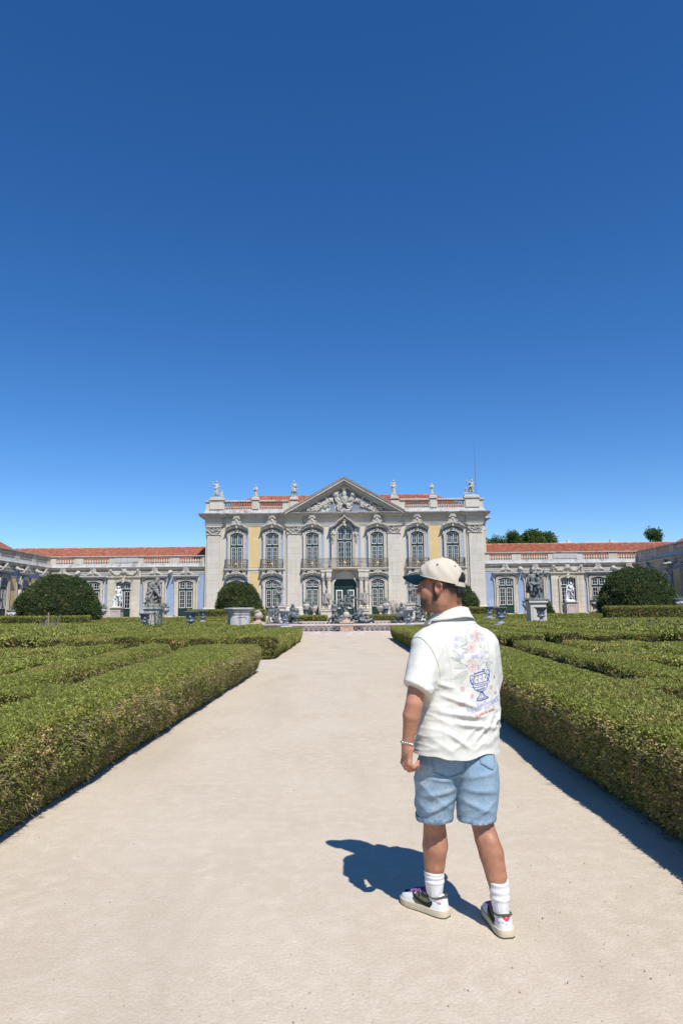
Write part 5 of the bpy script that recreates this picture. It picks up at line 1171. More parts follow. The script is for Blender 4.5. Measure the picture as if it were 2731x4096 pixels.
def hedge(name,label,cl,group,lod,hh=.70,cat='hedge',face=1.0,stems=False):
    """cl: list of (xl,xr,y) sections along the hedge: left and right edge of the top at depth y; or list of ((x,y),(x,y)) edge pairs"""
    hed_n[0]+=1; sec=[]
    st={0:.28,1:.5,2:.9}[lod]
    E=[((c[0],c[2]),(c[1],c[2])) if len(c)==3 else c for c in cl]
    for i in range(len(E)-1):
        L=(Vector(E[i+1][0])-Vector(E[i][0])).length; n=max(2,int(L/st))
        for k in range(n+(i==len(E)-2)):
            t=k/n; a=Vector(E[i][0]).lerp(Vector(E[i+1][0]),t); b=Vector(E[i][1]).lerp(Vector(E[i+1][1]),t); sec.append((a,b))
    V=[];m=len(HP_)
    for a,b in sec:
        c=(a+b)/2; d=(b-a); w=d.length; u=d.normalized()
        for fx,off,z in HP_:
            sx=-1 if fx<0 else 1
            ox=fx*w + (-off if fx<0 else -off) * (1 if True else 1) if abs(fx)>.4 else fx*w
            if abs(fx)>.4: ox=fx*w + (off*-1 if fx<0 else -off)
            V.append((c.x+u.x*ox,c.y+u.y*ox,z*hh/.70))
    V=np.array(V); ns=len(sec)
    nz=vnoise(V,1.7,hed_n[0])*.035+vnoise(V,5.0,hed_n[0]+3)*.02; up_=np.array([p[2] for p in HP_]*ns)
    mid=np.repeat([((a+b)/2)[:] for a,b in sec],m,0); dirv=V[:,:2]-mid; ln=np.maximum(np.linalg.norm(dirv,axis=1,keepdims=True),1e-3)
    V[:,:2]+=dirv/ln*(nz*(up_>.02))[:,None]*1.2; V[:,2]+=vnoise(V,1.3,hed_n[0]+7)*.02*(up_>.5)+vnoise(V,4.0,hed_n[0]+9)*.012*(up_>.5)
    V[:,2]+=np.array([gz(y) for y in V[:,1]])
    side=[];top=[]
    for i in range(ns-1):
        for k in range(m-1):
            q=(i*m+k,i*m+k+1,(i+1)*m+k+1,(i+1)*m+k); (top if 4<=k<=9 else side).append(q)
    caps=[]
    for b0 in (0,(ns-1)*m):
        for k in range(7): 
            q=[b0+k,b0+k+1,b0+m-2-k,b0+m-1-k]
            if k==6: q=[b0+6,b0+7,b0+8]
            caps.append(tuple(q if b0==0 else q[::-1]))
    o0=Vector((sec[0][0].x,sec[0][0].y,0))
    t=thing(name,label,cat,((sec[0][0].x+sec[0][1].x)/2,sec[0][0].y,gz(sec[0][0].y)),0,group)
    V2=V-np.array(t.location)
    def mk(nm,F,mat):
        me=bpy.data.meshes.new(nm); me.from_pydata([tuple(v) for v in V2],[],F); me.materials.append(mat)
        for p in me.polygons: p.use_smooth=True
        b=bmesh.new(); b.from_mesh(me); bmesh.ops.recalc_face_normals(b,faces=b.faces); bmesh.ops.delete(b,geom=[v for v in b.verts if not v.link_faces],context='VERTS'); b.to_mesh(me); b.free(); return me
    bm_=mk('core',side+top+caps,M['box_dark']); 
    # emitters need outward normals: take them from the closed shell
    def emit(F):
        b=bmesh.new(); b.from_mesh(bm_); cnt=len(side),len(top)
        keep={'side':set(range(len(side)))|set(range(len(side)+len(top),len(side)+len(top)+len(caps))),'top':set(range(len(side),len(side)+len(top)))}[F]
        b.faces.ensure_lookup_table(); bmesh.ops.delete(b,geom=[f for f in b.faces if f.index not in keep],context='FACES'); me=bpy.data.meshes.new('leaves'); b.to_mesh(me); b.free(); return me
    part('core',bm_,None,t)
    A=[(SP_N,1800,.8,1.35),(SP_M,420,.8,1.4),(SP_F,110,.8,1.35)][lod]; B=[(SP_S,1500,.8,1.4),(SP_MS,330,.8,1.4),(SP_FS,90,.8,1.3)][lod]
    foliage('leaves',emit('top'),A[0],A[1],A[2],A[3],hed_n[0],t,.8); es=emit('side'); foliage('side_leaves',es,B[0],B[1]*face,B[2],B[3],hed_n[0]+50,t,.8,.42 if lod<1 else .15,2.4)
    if stems: foliage('bare_stems',es,SP_W,45,.7,1.3,hed_n[0]+90,t,.5)
    return t
ORD=['first','second','third','fourth','fifth','sixth','seventh','eighth','ninth','tenth','eleventh','twelfth','thirteenth','fourteenth','fifteenth','sixteenth','seventeenth','eighteenth','nineteenth','twentieth']
GRP='clipped box hedges of the parterre'
q=random.Random(12)
hedge('box_hedge','sunlit box hedge with dry brown face along the left side of the walk, nearest plot',[(-2.55-.079*y,-2.27,y) if y>4 else (-2.9,-2.27,y) for y in (1.2,4,8,13,18.0)],GRP,0,stems=True)
hedge('box_hedge','box hedge with dark shaded face along the right side of the walk, nearest plot',[(2.03,2.62+.062*y,y) for y in (1.2,4,8,13,18.4)],GRP,0,stems=True)
hedge('box_hedge','clipped box hedge along the left side of the walk beyond the cross path',[(-3.7,-2.36,23.0),(-3.9,-2.38,30),(-4.1,-2.45,37.6)],GRP,1)
hedge('box_hedge','clipped box hedge along the right side of the walk, the farther plot by the fountain',[(2.55,3.8,23.0),(2.55,3.9,30),(2.62,4.1,40.5)],GRP,1)
for s,nm in ((-1,'left'),(1,'right')):
    # near plot: rows nearly parallel with the walk, fanning slightly
    sl=.079 if s<0 else .062; b0=2.55 if s<0 else 2.62
    for k in range(7):
        o0=b0+.58+k*1.20; w=.66
        y0=max(2.4,(o0-.4)*1.55-1.5); y1=17.9
        e=lambda y,o: s*(o+sl*y)
        cl=[(min(e(y,o0),e(y,o0+w)),max(e(y,o0),e(y,o0+w)),y) for y in np.linspace(y0,y1,5)]
        hedge('box_hedge',f'{ORD[k]} inner box hedge row {nm} of the walk, nearest plot, counted outward from the path',cl,GRP,0 if k<1 else 1,.64+.09*((k*7+3)%4)/3,face=.5)
        # short links between the rows
    for k,yy in enumerate((7.2,11.5,15.2)):
        o=b0+sl*yy+k*1.20-.08; x0,x1=sorted((s*o,s*(o+.72))); hedge('box_hedge',f'short cross hedge before the {ORD[k]} inner row {nm} of the walk, nearest plot',[(x0,x1,yy),(x0,x1,yy+.9+.3*k)],GRP,0 if k<1 else 1)
    for k in range(15):
        o0=(3.95+k*1.26)+.5; w=.76
        y0=max(23.0,o0*1.75-2); y1=37.6 if k<1 else 46.5
        if y0>y1-2: continue
        yb=q.uniform(29,35) if k%3==1 else None
        x=lambda o: s*o
        a,b=sorted((s*o0,s*(o0+w)))
        if yb and y0<yb-3:
            hedge('box_hedge',f'{ORD[k]} box hedge row {nm} of the walk, middle plot, part before the gap',[(a,b,y0),(a,b,yb)],GRP,1); hedge('box_hedge',f'{ORD[k]} box hedge row {nm} of the walk, middle plot, part behind the gap',[(a,b,yb+.5),(a,b,y1)],GRP,2)
        else: hedge('box_hedge',f'{ORD[k]} box hedge row {nm} of the walk, middle plot, counted from the path',[(a,b,y0),(a,b,y1)],GRP,1 if k<4 else 2,.66+.09*((k*5+1)%4)/3,face=.7)
    # far plot: rows across, parallel with the palace
    yy=47.3; k=0
    while yy<66.0:
        w=.88; x0,x1=(8.3,33.0) if yy<58 else (9.0,32.5)
        if not (48.6<yy+w and yy<51.2):
            hedge('box_hedge',f'{ORD[k]} cross row of box hedge in the far {nm} plot, counted from the viewer',[((s*x0,yy),(s*x0,yy+w)),((s*x1,yy),(s*x1,yy+w))],GRP,2,.62+.13*((k*5+2)%4)/3,face=.6); k+=1
        else:
            for u,(p0,p1) in enumerate(((x0,12.9),(15.1,x1))): hedge('box_hedge',f"{ORD[k]} cross row of box hedge, far {nm} plot, {('inner','outer')[u]} part beside the dark sculpture",[((s*p0,yy),(s*p0,yy+w)),((s*p1,yy),(s*p1,yy+w))],GRP,2)
            k+=1
        yy+=w+.52
    # low hedges by the fountain and round the topiary
    hedge('low_hedge',f'short low box hedge between fountain and palace {nm} of the great door',[((s*2.0,68.6),(s*2.0,70.4)),((s*6.0,68.6),(s*6.0,70.4))],'low hedges behind the fountain',2,.52)
    hedge('low_hedge',f'clipped dark box hedge boxed round the {nm} middle topiary dome',[((s*8.2,68.9),(s*8.2,70.2)),((s*15.9,68.9),(s*15.9,70.2))],'hedges enclosing the topiary domes',2,1.2)
    hedge('low_hedge',f'clipped dark box hedge in front of the big outer {nm} topiary dome',[((s*23.3,61.7),(s*23.3,62.9)),((s*32.0,61.7),(s*32.0,62.9))],'hedges enclosing the topiary domes',2,1.35 if s<0 else 1.75)
# ------------------------------------------------------------------ topiary
def dome(name,label,loc,rx,ry,h,seed,cone=False,cat='topiary',group=None,sp=None,dens=42,trunk=True,lob=.24):
    t=thing(name,label,cat,loc,0,group); n,m=40,22; V=[];F=[]
    for i in range(m+1):
        v=i/m
        for k in range(n):
            a=2*math.pi*k/n
            if cone: r=(1-v)*1.0+.02; z=v*h
            else:
                th=v*math.pi*.5*1.18-.18*math.pi/2; r=max(math.cos(th),0.02)**.82; z=h*(.15+.85*max(math.sin(th),0)) if th>0 else h*(.15+.15*math.sin(th)/math.sin(.28)*1.0)
            V.append((rx*r*math.cos(a),ry*r*math.sin(a),max(z,.02)))
    V=np.array(V); nz=vnoise(V,.45,seed+5)*lob*1.1+vnoise(V,.9,seed)*lob+vnoise(V,2.6,seed+2)*lob*.7
    rr=V-np.array((0,0,h*.35)); V=V+rr/np.maximum(np.linalg.norm(rr,axis=1,keepdims=True),.01)*nz[:,None]; V[:,2]=np.maximum(V[:,2],.05)
    for i in range(m):
        for k in range(n): F.append((i*n+k,i*n+(k+1)%n,(i+1)*n+(k+1)%n,(i+1)*n+k))
    F.append(tuple(range(n-1,-1,-1))); F.append(tuple(m*n+k for k in range(n)))
    me=bpy.data.meshes.new('crown'); me.from_pydata([tuple(v) for v in V],[],F); me.materials.append(M['topcore']); 
    b=bmesh.new(); b.from_mesh(me); bmesh.ops.recalc_face_normals(b,faces=b.faces); b.to_mesh(me); b.free()
    link('crown',me,t); me2=me.copy(); foliage('leaves',me2,sp or SP_T,dens,.75,1.5,seed,t,1.1)
    if trunk: part('trunk',MB().tube([(0,0,-.02),(0,0,.5)],[.16,.12],8),M['bark'],t,60)
    return t
M['topcore']=pm('topiary_inside',(.010,.017,.007),(.016,.022,.009),3,.9); M['bark']=pm('bark',(.09,.065,.045),(.06,.045,.03),8,.9,.3,30)
dome('topiary_dome','wide dark green clipped topiary dome on the far left with a browned patch',(-27.5,66,.68),3.9,3.2,4.5,201)
dome('topiary_dome','big dark green clipped topiary dome on the far right before the shaded wing',(27.75,66,.68),3.25,3.0,4.7,202)
dome('topiary_dome','dark green clipped topiary dome below the left ochre panel of the palace',(-11.37,72.6,.68),2.45,2.3,4.1,203)
dome('topiary_dome','dark green clipped topiary dome partly hidden behind the neck of the man',(11.4,72.6,.68),2.3,2.3,4.0,204)
dome('topiary_cone','small sharp pyramid of clipped box right of the dark right sculpture',(20.4,70,.66),.78,.78,1.95,205,True,dens=70,lob=.03)
# ------------------------------------------------------------------ trees beyond the right wing
def tree(label,loc,h,rad,seed,n=9):
    t=thing('broadleaf_tree',label,'tree',loc,0,'trees behind the right wing'); q=random.Random(seed)
    m=MB(); m.tube([(0,0,0),(.1,0,h*.3),(0,.1,h*.6)],[.4,.3,.18],8); part('trunk',m,M['bark'],t,60); m=MB(); C=[]
    for i in range(n):
        a=q.uniform(0,6.28); r=rad*q.uniform(.15,.8); z=h*q.uniform(.58,.93); c=(r*math.cos(a),r*math.sin(a),z); C.append((c,rad*q.uniform(.28,.48)))
        m.tube([(0,0,h*.45),(c[0]*.5,c[1]*.5,(h*.45+z)/2+.3),c],[.13,.08,.03],6)
    C.append(((0,0,h*.9),rad*.4)); part('limb',m,M['bark'],t,60,kind='stuff')
    V=[];F=[]
    for c,r in C:
        b=MB().ell(c,(r,r,r*.85),14,9); k=len(V); P=np.array(b.v); P=P+(P-np.array(c))*(.3*vnoise(P,1.1,seed))[:,None]; V+= [tuple(p) for p in P]; F+= [tuple(i+k for i in f) for f in b.f]
    me=bpy.data.meshes.new('crown'); me.from_pydata(V,[],F); foliage('crown',me,SP_TR,6.5,.7,1.5,seed,t,1.4)
    return t
tree('rounded green tree just right of the palace block, rising over the right wing roof',(25.3,114,.68),13.4,2.3,301,11)
tree('broad green tree in the middle of the three over the right wing roof',(28.2,116,.68),14.7,1.7,302,9)
tree('green tree with a pointed crown, right one of the three over the right wing roof',(33.0,118,.68),14.8,2.7,303,13)
tree('small lone tree over the right end of the right wing roof',(53.6,118,.68),15.3,1.5,304,9)
tree('tree top just showing above the roof of the shaded side wing',(66.5,120,.68),15.0,3.0,305,7)
# ------------------------------------------------------------------ wispy flowering plants
def wisp(name,label,loc,n,h,spread,seed,dots,dotcol,mat,cat='plant'):
    t=thing(name,label,cat,loc); q=random.Random(seed); m=MB(); d=MB(); lv=MB()
    for i in range(n):
        x,y=q.uniform(-spread,spread)*.5,q.uniform(-spread,spread)*.35; hh=h*q.uniform(.45,1); dx,dy=q.uniform(-.35,.35)*spread,q.uniform(-.3,.3)*spread
        P=[(x,y,0),(x+dx*.35,y+dy*.3,hh*.5),(x+dx,y+dy,hh)]; m.tube(P,[.013,.010,.006],4)
        for k in range(3):
            e=(x+dx*.7+q.uniform(-.2,.2),y+dy*.7+q.uniform(-.2,.2),hh*q.uniform(.7,1.0)); m.tube([P[1],e],[.005,.003],3)
            if q.random()<dots: d.ell(e,(.04,.04,.035),6,4)
        if q.random()<dots: d.ell(P[2],(.05,.05,.04),6,4)
        for k in range(6):
            z=hh*q.uniform(.05,.6); a=q.uniform(0,6.3); c=(x+dx*.3*z/hh,y,z); l=.13; lv.add([c,(c[0]+l*.5*math.cos(a)-.02,c[1]+l*.5*math.sin(a),z+.05),(c[0]+l*math.cos(a),c[1]+l*math.sin(a),z+.04),(c[0]+l*.5*math.cos(a)+.02,c[1]+l*.5*math.sin(a)+.02,z+.03)],[(0,1,2,3)])
    part('stems',m,mat,t,0,kind='stuff'); part('flower_heads',d,dotcol,t,0,kind='stuff'); part('leaves',lv,M['topi2'],t,0,kind='stuff'); return t
M['topi2']=pm('wisp_leaf',(.10,.12,.045),(.07,.09,.03),5,.7); stm=pm('green_stem',(.12,.13,.06),None,1,.8); dry=pm('dry_stem',(.36,.31,.24),(.28,.24,.18),5,.8); pur=pm('purple_flower',(.085,.03,.09),(.05,.025,.05),5,.8)
wisp('verbena_plant','tall wispy purple verbena in front of the dark left sculpture',(-10.6,38,0),22,2.5,1.25,401,.30,pur,stm)
wisp('verbena_plant','low wispy flowering plant in the left hedges beside the wooden stake',(-19.0,44,0),20,1.65,1.5,402,.15,pur,dry)
wisp('verbena_plant','sparse purple flowering plant among the hedges at the right edge',(13.2,30,0),12,1.15,1.9,405,.8,pur,stm)
wisp('gaura_plant','pale dry feathery plant right of the fountain in front of the palace wall',(5.1,70.8,.68),46,2.1,1.2,403,.5,dry,dry)
wisp('gaura_plant','thin pale feathery plant left of the fountain by the second pilaster',(-5.2,71.5,.68),16,1.6,.6,404,.5,dry,dry)

# ------------------------------------------------------------------ dropped leaves and twigs along the hedge feet
lt=MB(); q=random.Random(77)
for i in range(4200):
    y=2.0+(q.random()**1.6)*36; left=q.random()<.5
    if left and 18.0<y<23.0: continue
    off=abs(q.gauss(0,.085)); x=(-2.47 if y<18 else -2.5)+off if left else ((2.2 if y<18.4 else 2.75)-off)
    L=q.choice([.010,.014,.018,.03 if q.random()<.3 else .014]); w=L*q.choice([.45,.5,.12]); a=q.uniform(0,6.3); c,s_=math.cos(a),math.sin(a); z=.016+q.uniform(0,.006)
    lt.add([(x-c*L,y-s_*L,z),(x-s_*w,y+c*w,z+.004),(x+c*L,y+s_*L,z+.003),(x+s_*w,y-c*w,z+.001)],[(0,1,2,3)])
M['litter']=pm('leaf_litter',(.30,.23,.13),(.12,.09,.055),30,.9,0,1,.1,c3=(.42,.34,.2),s3=22)
o=part('leaf_litter',lt,M['litter'],None,0,kind='stuff'); o['label']='dry fallen box leaves and twigs scattered along the feet of the hedges'

# ------------------------------------------------------------------ the man on the walk
man=thing('person','man seen from behind in a white embroidered shirt, denim shorts and beige cap','person',(.56,3.58,0.0))
MO=np.array((.56,3.58,0.0))
def V3(*a): return np.array(a,float)
def attr(me,name,vals):
    a=me.attributes.new(name,'FLOAT','POINT'); a.data.foreach_set('value',np.asarray(vals,np.float32))
def body_mat(name,c1,c2,hairc,rough=.5,bump=.12):
    m=pm(name,c1,c2,14,rough,bump,160,.35,bdist=.003); nt=m.node_tree; N=nt.nodes; L=nt.links; b=N['Principled BSDF']
    src=b.inputs['Base Color'].links[0].from_socket
    at=N.new('ShaderNodeAttribute'); at.attribute_name='hair'
    geo=N.new('ShaderNodeNewGeometry'); no=N.new('ShaderNodeTexNoise'); no.inputs['Scale'].default_value=210; no.inputs['Detail'].default_value=3; L.new(geo.outputs['Position'],no.inputs['Vector'])
    ml=N.new('ShaderNodeMath'); ml.operation='MULTIPLY_ADD'; ml.inputs[1].default_value=1.1; ml.inputs[2].default_value=.45; L.new(no.outputs['Fac'],ml.inputs[0])
    m2=N.new('ShaderNodeMath'); m2.operation='MULTIPLY'; m2.use_clamp=True; L.new(at.outputs['Fac'],m2.inputs[0]); L.new(ml.outputs[0],m2.inputs[1])
    mx=N.new('ShaderNodeMix'); mx.data_type='RGBA'; L.new(m2.outputs[0],mx.inputs[0]); L.new(src,mx.inputs[6]); mx.inputs[7].default_value=(*hairc,1); 
    a2=N.new('ShaderNodeAttribute'); a2.attribute_name='flush'; m3=N.new('ShaderNodeMix'); m3.data_type='RGBA'; L.new(a2.outputs['Fac'],m3.inputs[0]); L.new(mx.outputs[2],m3.inputs[6]); m3.inputs[7].default_value=(.42,.15,.11,1); L.new(m3.outputs[2],b.inputs['Base Color'])
    b.inputs['Subsurface Weight'].default_value=.12; b.inputs['Subsurface Radius'].default_value=(.012,.005,.003); b.inputs['Subsurface Scale'].default_value=1.0
    return m
M['skin']=body_mat('skin',(.52,.250,.150),(.45,.205,.118),(.018,.013,.011))
# head frame
HC=V3(.489,3.555,1.640); HF=V3(-.914,.406,0); HL=V3(-.406,-.914,0); HU=V3(0,0,1)
HM=np.stack([HF,HL,HU],1)                                   # columns: head axes
def H(f,l,u): return HC+HF*f+HL*l+HU*u
def hrot(M3): return HM@M3
sd=SDF(.0046); sd.k=.02
sd.ell(H(-.012,0,.03),(.100,.077,.098),HM); sd.ell(H(-.05,0,-.01),(.062,.066,.07),HM)
sd.ell(H(.042,0,-.035),(.062,.060,.092),HM); sd.ell(H(.032,0,-.10),(.058,.054,.040),HM); sd.ell(H(.074,0,-.116),(.026,.03,.022),HM)
for s in (-1,1):
    sd.ell(H(-.008,s*.050,-.083),(.032,.018,.036),HM); sd.ell(H(.060,s*.042,-.034),(.03,.022,.03),HM)
sd.ell(H(.090,0,.022),(.018,.052,.013),HM,.015)
for s in (-1,1): sd.ell(H(.108,s*.033,.0),(.020,.017,.012),HM,.012,True)
for s in (-1,1): sd.ell(H(.087,s*.032,-.002),(.013,.015,.011),HM,.004)
sd.cap(H(.102,0,.012),H(.122,0,-.034),.009,.0135,.012); sd.ell(H(.117,0,-.040),(.017,.019,.010),HM,.008)
for s in (-1,1): sd.ell(H(.108,s*.014,-.040),(.012,.008,.009),HM,.006)
sd.ell(H(.104,0,-.067),(.011,.022,.006),HM,.006); sd.ell(H(.102,0,-.080),(.012,.020,.007),HM,.006); sd.ell(H(.118,0,-.0735),(.014,.024,.0016),HM,.003,True); sd.ell(H(.092,0,-.105),(.016,.024,.02),HM,.02)
for s in (-1,1):   # ears: rim, hollow, lobe
    T_=hrot(rot3(0,-12,s*22)); sd.ell(H(-.010,s*.080,-.016),(.019,.008,.034),T_,.006); sd.ell(H(-.006,s*.086,-.014),(.011,.008,.021),T_,.004,True); sd.ell(H(-.004,s*.078,-.044),(.009,.006,.010),T_,.005); sd.ell(H(.008,s*.077,-.022),(.006,.006,.010),T_,.004)
    sd.chain([H(-.004,s*.0815,.012),H(-.018,s*.087,.013),H(-.029,s*.088,-.004),H(-.026,s*.086,-.026),H(-.012,s*.080,-.046)],[.004,.0048,.005,.0046,.005],.004)
sd.k=.03
NB=V3(.546,3.594,1.455)
sd.cap(H(-.038,0,-.05),NB,.060,.063,.03); sd.cap(H(.0,0,-.085),V3(.528,3.60,1.45),.046,.050,.03)
# trunk inside the clothes
sd.cap((.41,3.51,1.352),(.70,3.635,1.345),.040,.040,.02); sd.cap((.49,3.56,1.38),(.548,3.592,1.44),.045,.052,.02); sd.cap((.61,3.615,1.375),(.548,3.592,1.44),.045,.052,.02)
for z0,z1 in ((1.3,1.1),(1.1,.9)):
    for dx in (-.06,.06): sd.cap((.57+dx*.91,3.58+dx*.42,z0),(.565+dx*.91,3.58+dx*.42,z1),.08,.08,.03)
# left arm
SL,EL,WL=V3(.392,3.495,1.330),V3(.323,3.412,1.062),V3(.289,3.452,.866)
sd.chain([SL,(SL+EL)/2+V3(-.004,0,0),EL],[.046,.0445,.042],.004)
sd.chain([EL,EL*.72+WL*.28+V3(-.004,-.004,0),EL*.35+WL*.65,WL],[.042,.0425,.0335,.0265],.004)
# right arm, folded forward out of sight
sd.chain([V3(.712,3.645,1.330),V3(.760,3.755,1.09),V3(.64,3.90,1.03)],[.06,.044,.03],.02)
def hand(W,ax_dn,ax_k,ax_p,sc=1.0,curl=1.0):
    """W wrist, ax_dn along the hand, ax_k across the knuckles towards the thumb side, ax_p palm direction"""
    def Pt(a,b,c): return W+sc*(ax_dn*a+ax_k*b+ax_p*c)
    B=np.stack([ax_dn,ax_k,ax_p],1)
    sd.cap(W,Pt(.03,0,.002),.026*sc,.028*sc,.015); sd.rbox(Pt(.052,.002,.004),(.042*sc,.038*sc,.014*sc),.012*sc,B,.012)
    sd.ell(Pt(.03,.03,.012),(.03*sc,.016*sc,.016*sc),B,.012)
    K=[(.094,.030,.040,.027,.021),(.099,.010,.044,.030,.022),(.096,-.010,.041,.028,.021),(.087,-.029,.032,.021,.019)]
    for i,(a,b,l1,l2,l3) in enumerate(K):
        p0=(a-.012,b*.95,.0); t1=R((34+7*i)*curl); t2=t1+R((52+4*i)*curl); t3=t2+R(34*curl)
        p1=(p0[0]+.012+l1*math.cos(t1)*.95,b*1.05,l1*math.sin(t1)); p2=(p1[0]+l2*math.cos(t2),b*1.03,p1[2]+l2*math.sin(t2)); p3=(p2[0]+l3*math.cos(t3),b*.98,p2[2]+l3*math.sin(t3))
        sd.chain([Pt(*p0),Pt(a,b,-.001),Pt(*p1),Pt(*p2),Pt(*p3)],[.0115*sc,.0112*sc,.0098*sc,.0088*sc,.0076*sc],.003)
    sd.chain([Pt(.022,.030,.008),Pt(.052,.050,.020),Pt(.080,.054,.032),Pt(.102,.050,.040)],[.014*sc,.0125*sc,.0105*sc,.009*sc],.005)
    return Pt
dn=V3(-.10,.03,-.99); dn/=np.linalg.norm(dn); pp=V3(.86,.46,-.07); pp-=dn*pp.dot(dn); pp/=np.linalg.norm(pp); kk=np.cross(pp,dn); kk=kk if kk[1]>0 else -kk
HANDP=hand(WL,dn,kk,pp,.98,1.0)
d2=V3(-.75,.62,-.2); d2/=np.linalg.norm(d2); p2_=V3(-.3,-.1,-.9); p2_-=d2*p2_.dot(d2); p2_/=np.linalg.norm(p2_)
hand(V3(.62,3.915,1.025),d2,np.cross(d2,p2_),p2_,.95,1.0)
# legs
sd.k=.025
HLj,KL,AL=V3(.475,3.57,.84),V3(.430,3.635,.47),V3(.430,3.678,.09)
sd.chain([HLj,V3(.445,3.60,.64),KL],[.075,.070,.052]); sd.chain([KL,V3(.434,3.655,.40),V3(.434,3.66,.335),V3(.430,3.668,.24),V3(.427,3.675,.16),AL],[.054,.0575,.0635,.052,.038,.031],.005); sd.ell(V3(.438,3.640,.345),(.052,.046,.085),None,.015)
HRj,KR,AR=V3(.64,3.60,.84),V3(.652,3.545,.485),V3(.716,3.474,.09)
sd.chain([HRj,V3(.648,3.575,.66),KR],[.075,.070,.052]); sd.chain([KR,V3(.668,3.525,.41),V3(.686,3.505,.345),V3(.702,3.487,.25),V3(.711,3.480,.165),AR],[.054,.056,.0585,.049,.037,.031],.005); sd.ell(V3(.684,3.488,.355),(.048,.044,.085),None,.015)
sd.cap(HLj,HRj,.075,.075,.03); sd.cap((.56,3.585,.95),(.56,3.585,.86),.09,.09,.03)
# feet (inside the shoes)
for A_,toe in ((AL,V3(.300,3.80,.035)),(AR,V3(.655,3.655,.035))): sd.cap(A_,A_+V3(0,0,-.02),.030,.028,.01)
Vb,Qb=sd.build(); 
hl=(Vb-HC)@HM; f_,l_,u_=hl[:,0],np.abs(hl[:,1]),hl[:,2]
def sm(x,a,b): t=np.clip((x-a)/(b-a),0,1); return t*t*(3-2*t)
inhead=(Vb[:,2]>1.49)
jawline=sm(-u_,.055,.085)*sm(f_,-.012,.012)*(1-sm(-u_,.16,.185))*(.55+.45*sm(f_,.03,.08))
stache=sm(f_,.085,.10)*(1-np.abs(sm(u_,-.072,-.045)*1))*sm(-u_,.045,.056)
side=sm(f_,-.006,.004)*(1-sm(f_,.022,.034))*sm(-u_,-.03,.0)*(1-sm(-u_,.075,.10))*sm(l_,.045,.06)*.75
fade=(1-sm(f_,-.035,-.012))*sm(u_,-.055,-.01)*.85+(1-sm(f_,-.075,-.05))*sm(u_,-.08,-.04)*.8
templ=(1-sm(f_,.03,.05))*sm(u_,.0,.03)*.8
brow=sm(f_,.075,.085)*sm(u_,.012,.018)*(1-sm(u_,.028,.036))*sm(l_,.014,.02)*.95
hair=np.clip(np.maximum.reduce([jawline*.74,stache*.75,side,fade,templ,brow]),0,1)*inhead
hair=hair*(1-(np.abs(hl[:,1])>.083)*1.0)
hair=np.where(Vb[:,2]<.47,.17+.12*vnoise(Vb,60,3),hair)
ear=((np.abs(hl[:,1])>.072)&(f_>-.04)&(f_<.02)&(u_>-.06)&(u_<.03))*1.0*inhead
lips=np.clip(1-np.abs(u_+.074)/.014,0,1)*sm(f_,.092,.1)*inhead*.6
body=np_mesh('body',Vb-MO,Qb,M['skin']); attr(body,'hair',hair); attr(body,'flush',np.clip(ear*.45+lips+.18*inhead*sm(f_,.09,.115)*sm(u_,-.05,-.02),0,1)); link('body',body,man)
M['eye']=pm('eye_white',(.62,.58,.54),None,1,.2,0,1,.5); M['iris']=pm('iris',(.03,.018,.012),None,1,.15,0,1,.5)
for s in (-1,1):
    e=part('eye',MB().ell(tuple(H(.0865,s*.032,-.001)-MO),(.0105,)*3,14,10),M['eye'],man,180); part('iris',MB().ell(tuple(H(.0935,s*.034,-.001)-MO),(.0055,.0055,.0055),10,8),M['iris'],e,180)
# hair tuft at the back
M['hair']=pm('black_hair',(.008,.007,.007),(.02,.017,.016),30,.45,.3,120,.4)
sd=SDF(.005); sd.k=.014; sd.ell(H(-.078,0,.005),(.040,.062,.055),HM); sd.ell(H(-.100,0,-.022),(.022,.048,.040),HM); sd.ell(H(-.104,.012,-.045),(.018,.034,.026),HM); sd.ell(H(-.104,0,.03),(.025,.04,.028),HM)
Vh,Qh=sd.build(); link('hair',np_mesh('hair',Vh-MO,Qh,M['hair']),man)
# cap
M['capc']=pm('beige_cotton',(.62,.545,.43),(.585,.51,.40),9,.9,.25,420,.1,bdist=.002); M['teal']=pm('dark_teal_cotton',(.004,.024,.034),(.003,.019,.028),20,.85,.2,420,.1,bdist=.002); M['dkt']=pm('dark_thread',(.05,.055,.06),None,1,.6)
nA,nV=96,26; Vc=[];keep=[]
def capP(a,v,ex=0.0):
    fb,lb,ub=-.006+.1185*math.cos(a),.0945*math.sin(a),.022+.031*math.cos(a)
    rs=(1-v**2.5)**.52; seam=abs(math.sin(3*a)); rs2=rs*(1-.010*max(0,1-seam*5)*(v>.04))
    top=.139; front=1+.012*max(math.cos(a),0)*math.sin(math.pi*min(v*1.1,1))
    f=-.012+(fb+.012)*rs2*front; l=lb*rs2
    u=ub+(top-ub)*v
    w=.0022*math.sin(a*9+v*7)*math.sin(v*3.1)
    return H(f*(1+ex)+w*math.cos(a),l*(1+ex)+w*math.sin(a),u)-MO
V=[];F=[]
vs_=[1-(1-i/(nV-1))**1.35 for i in range(nV)]; vs_[-1]=.9995
for v in vs_:
    for k in range(nA): V.append(capP(2*math.pi*k/nA,v))
def hole(k,i):
    a=2*math.pi*(k+.5)/nA-math.pi; a=(a+math.pi)%(2*math.pi)-math.pi
    return abs(a)<.62 and vs_[i]<.46*math.sqrt(max(0,1-(a/.62)**2))
for i in range(nV-1):
    for k in range(nA):
        if not hole(k,i): F.append((i*nA+k,i*nA+(k+1)%nA,(i+1)*nA+(k+1)%nA,(i+1)*nA+k))
F.append(tuple((nV-1)*nA+k for k in range(nA)))
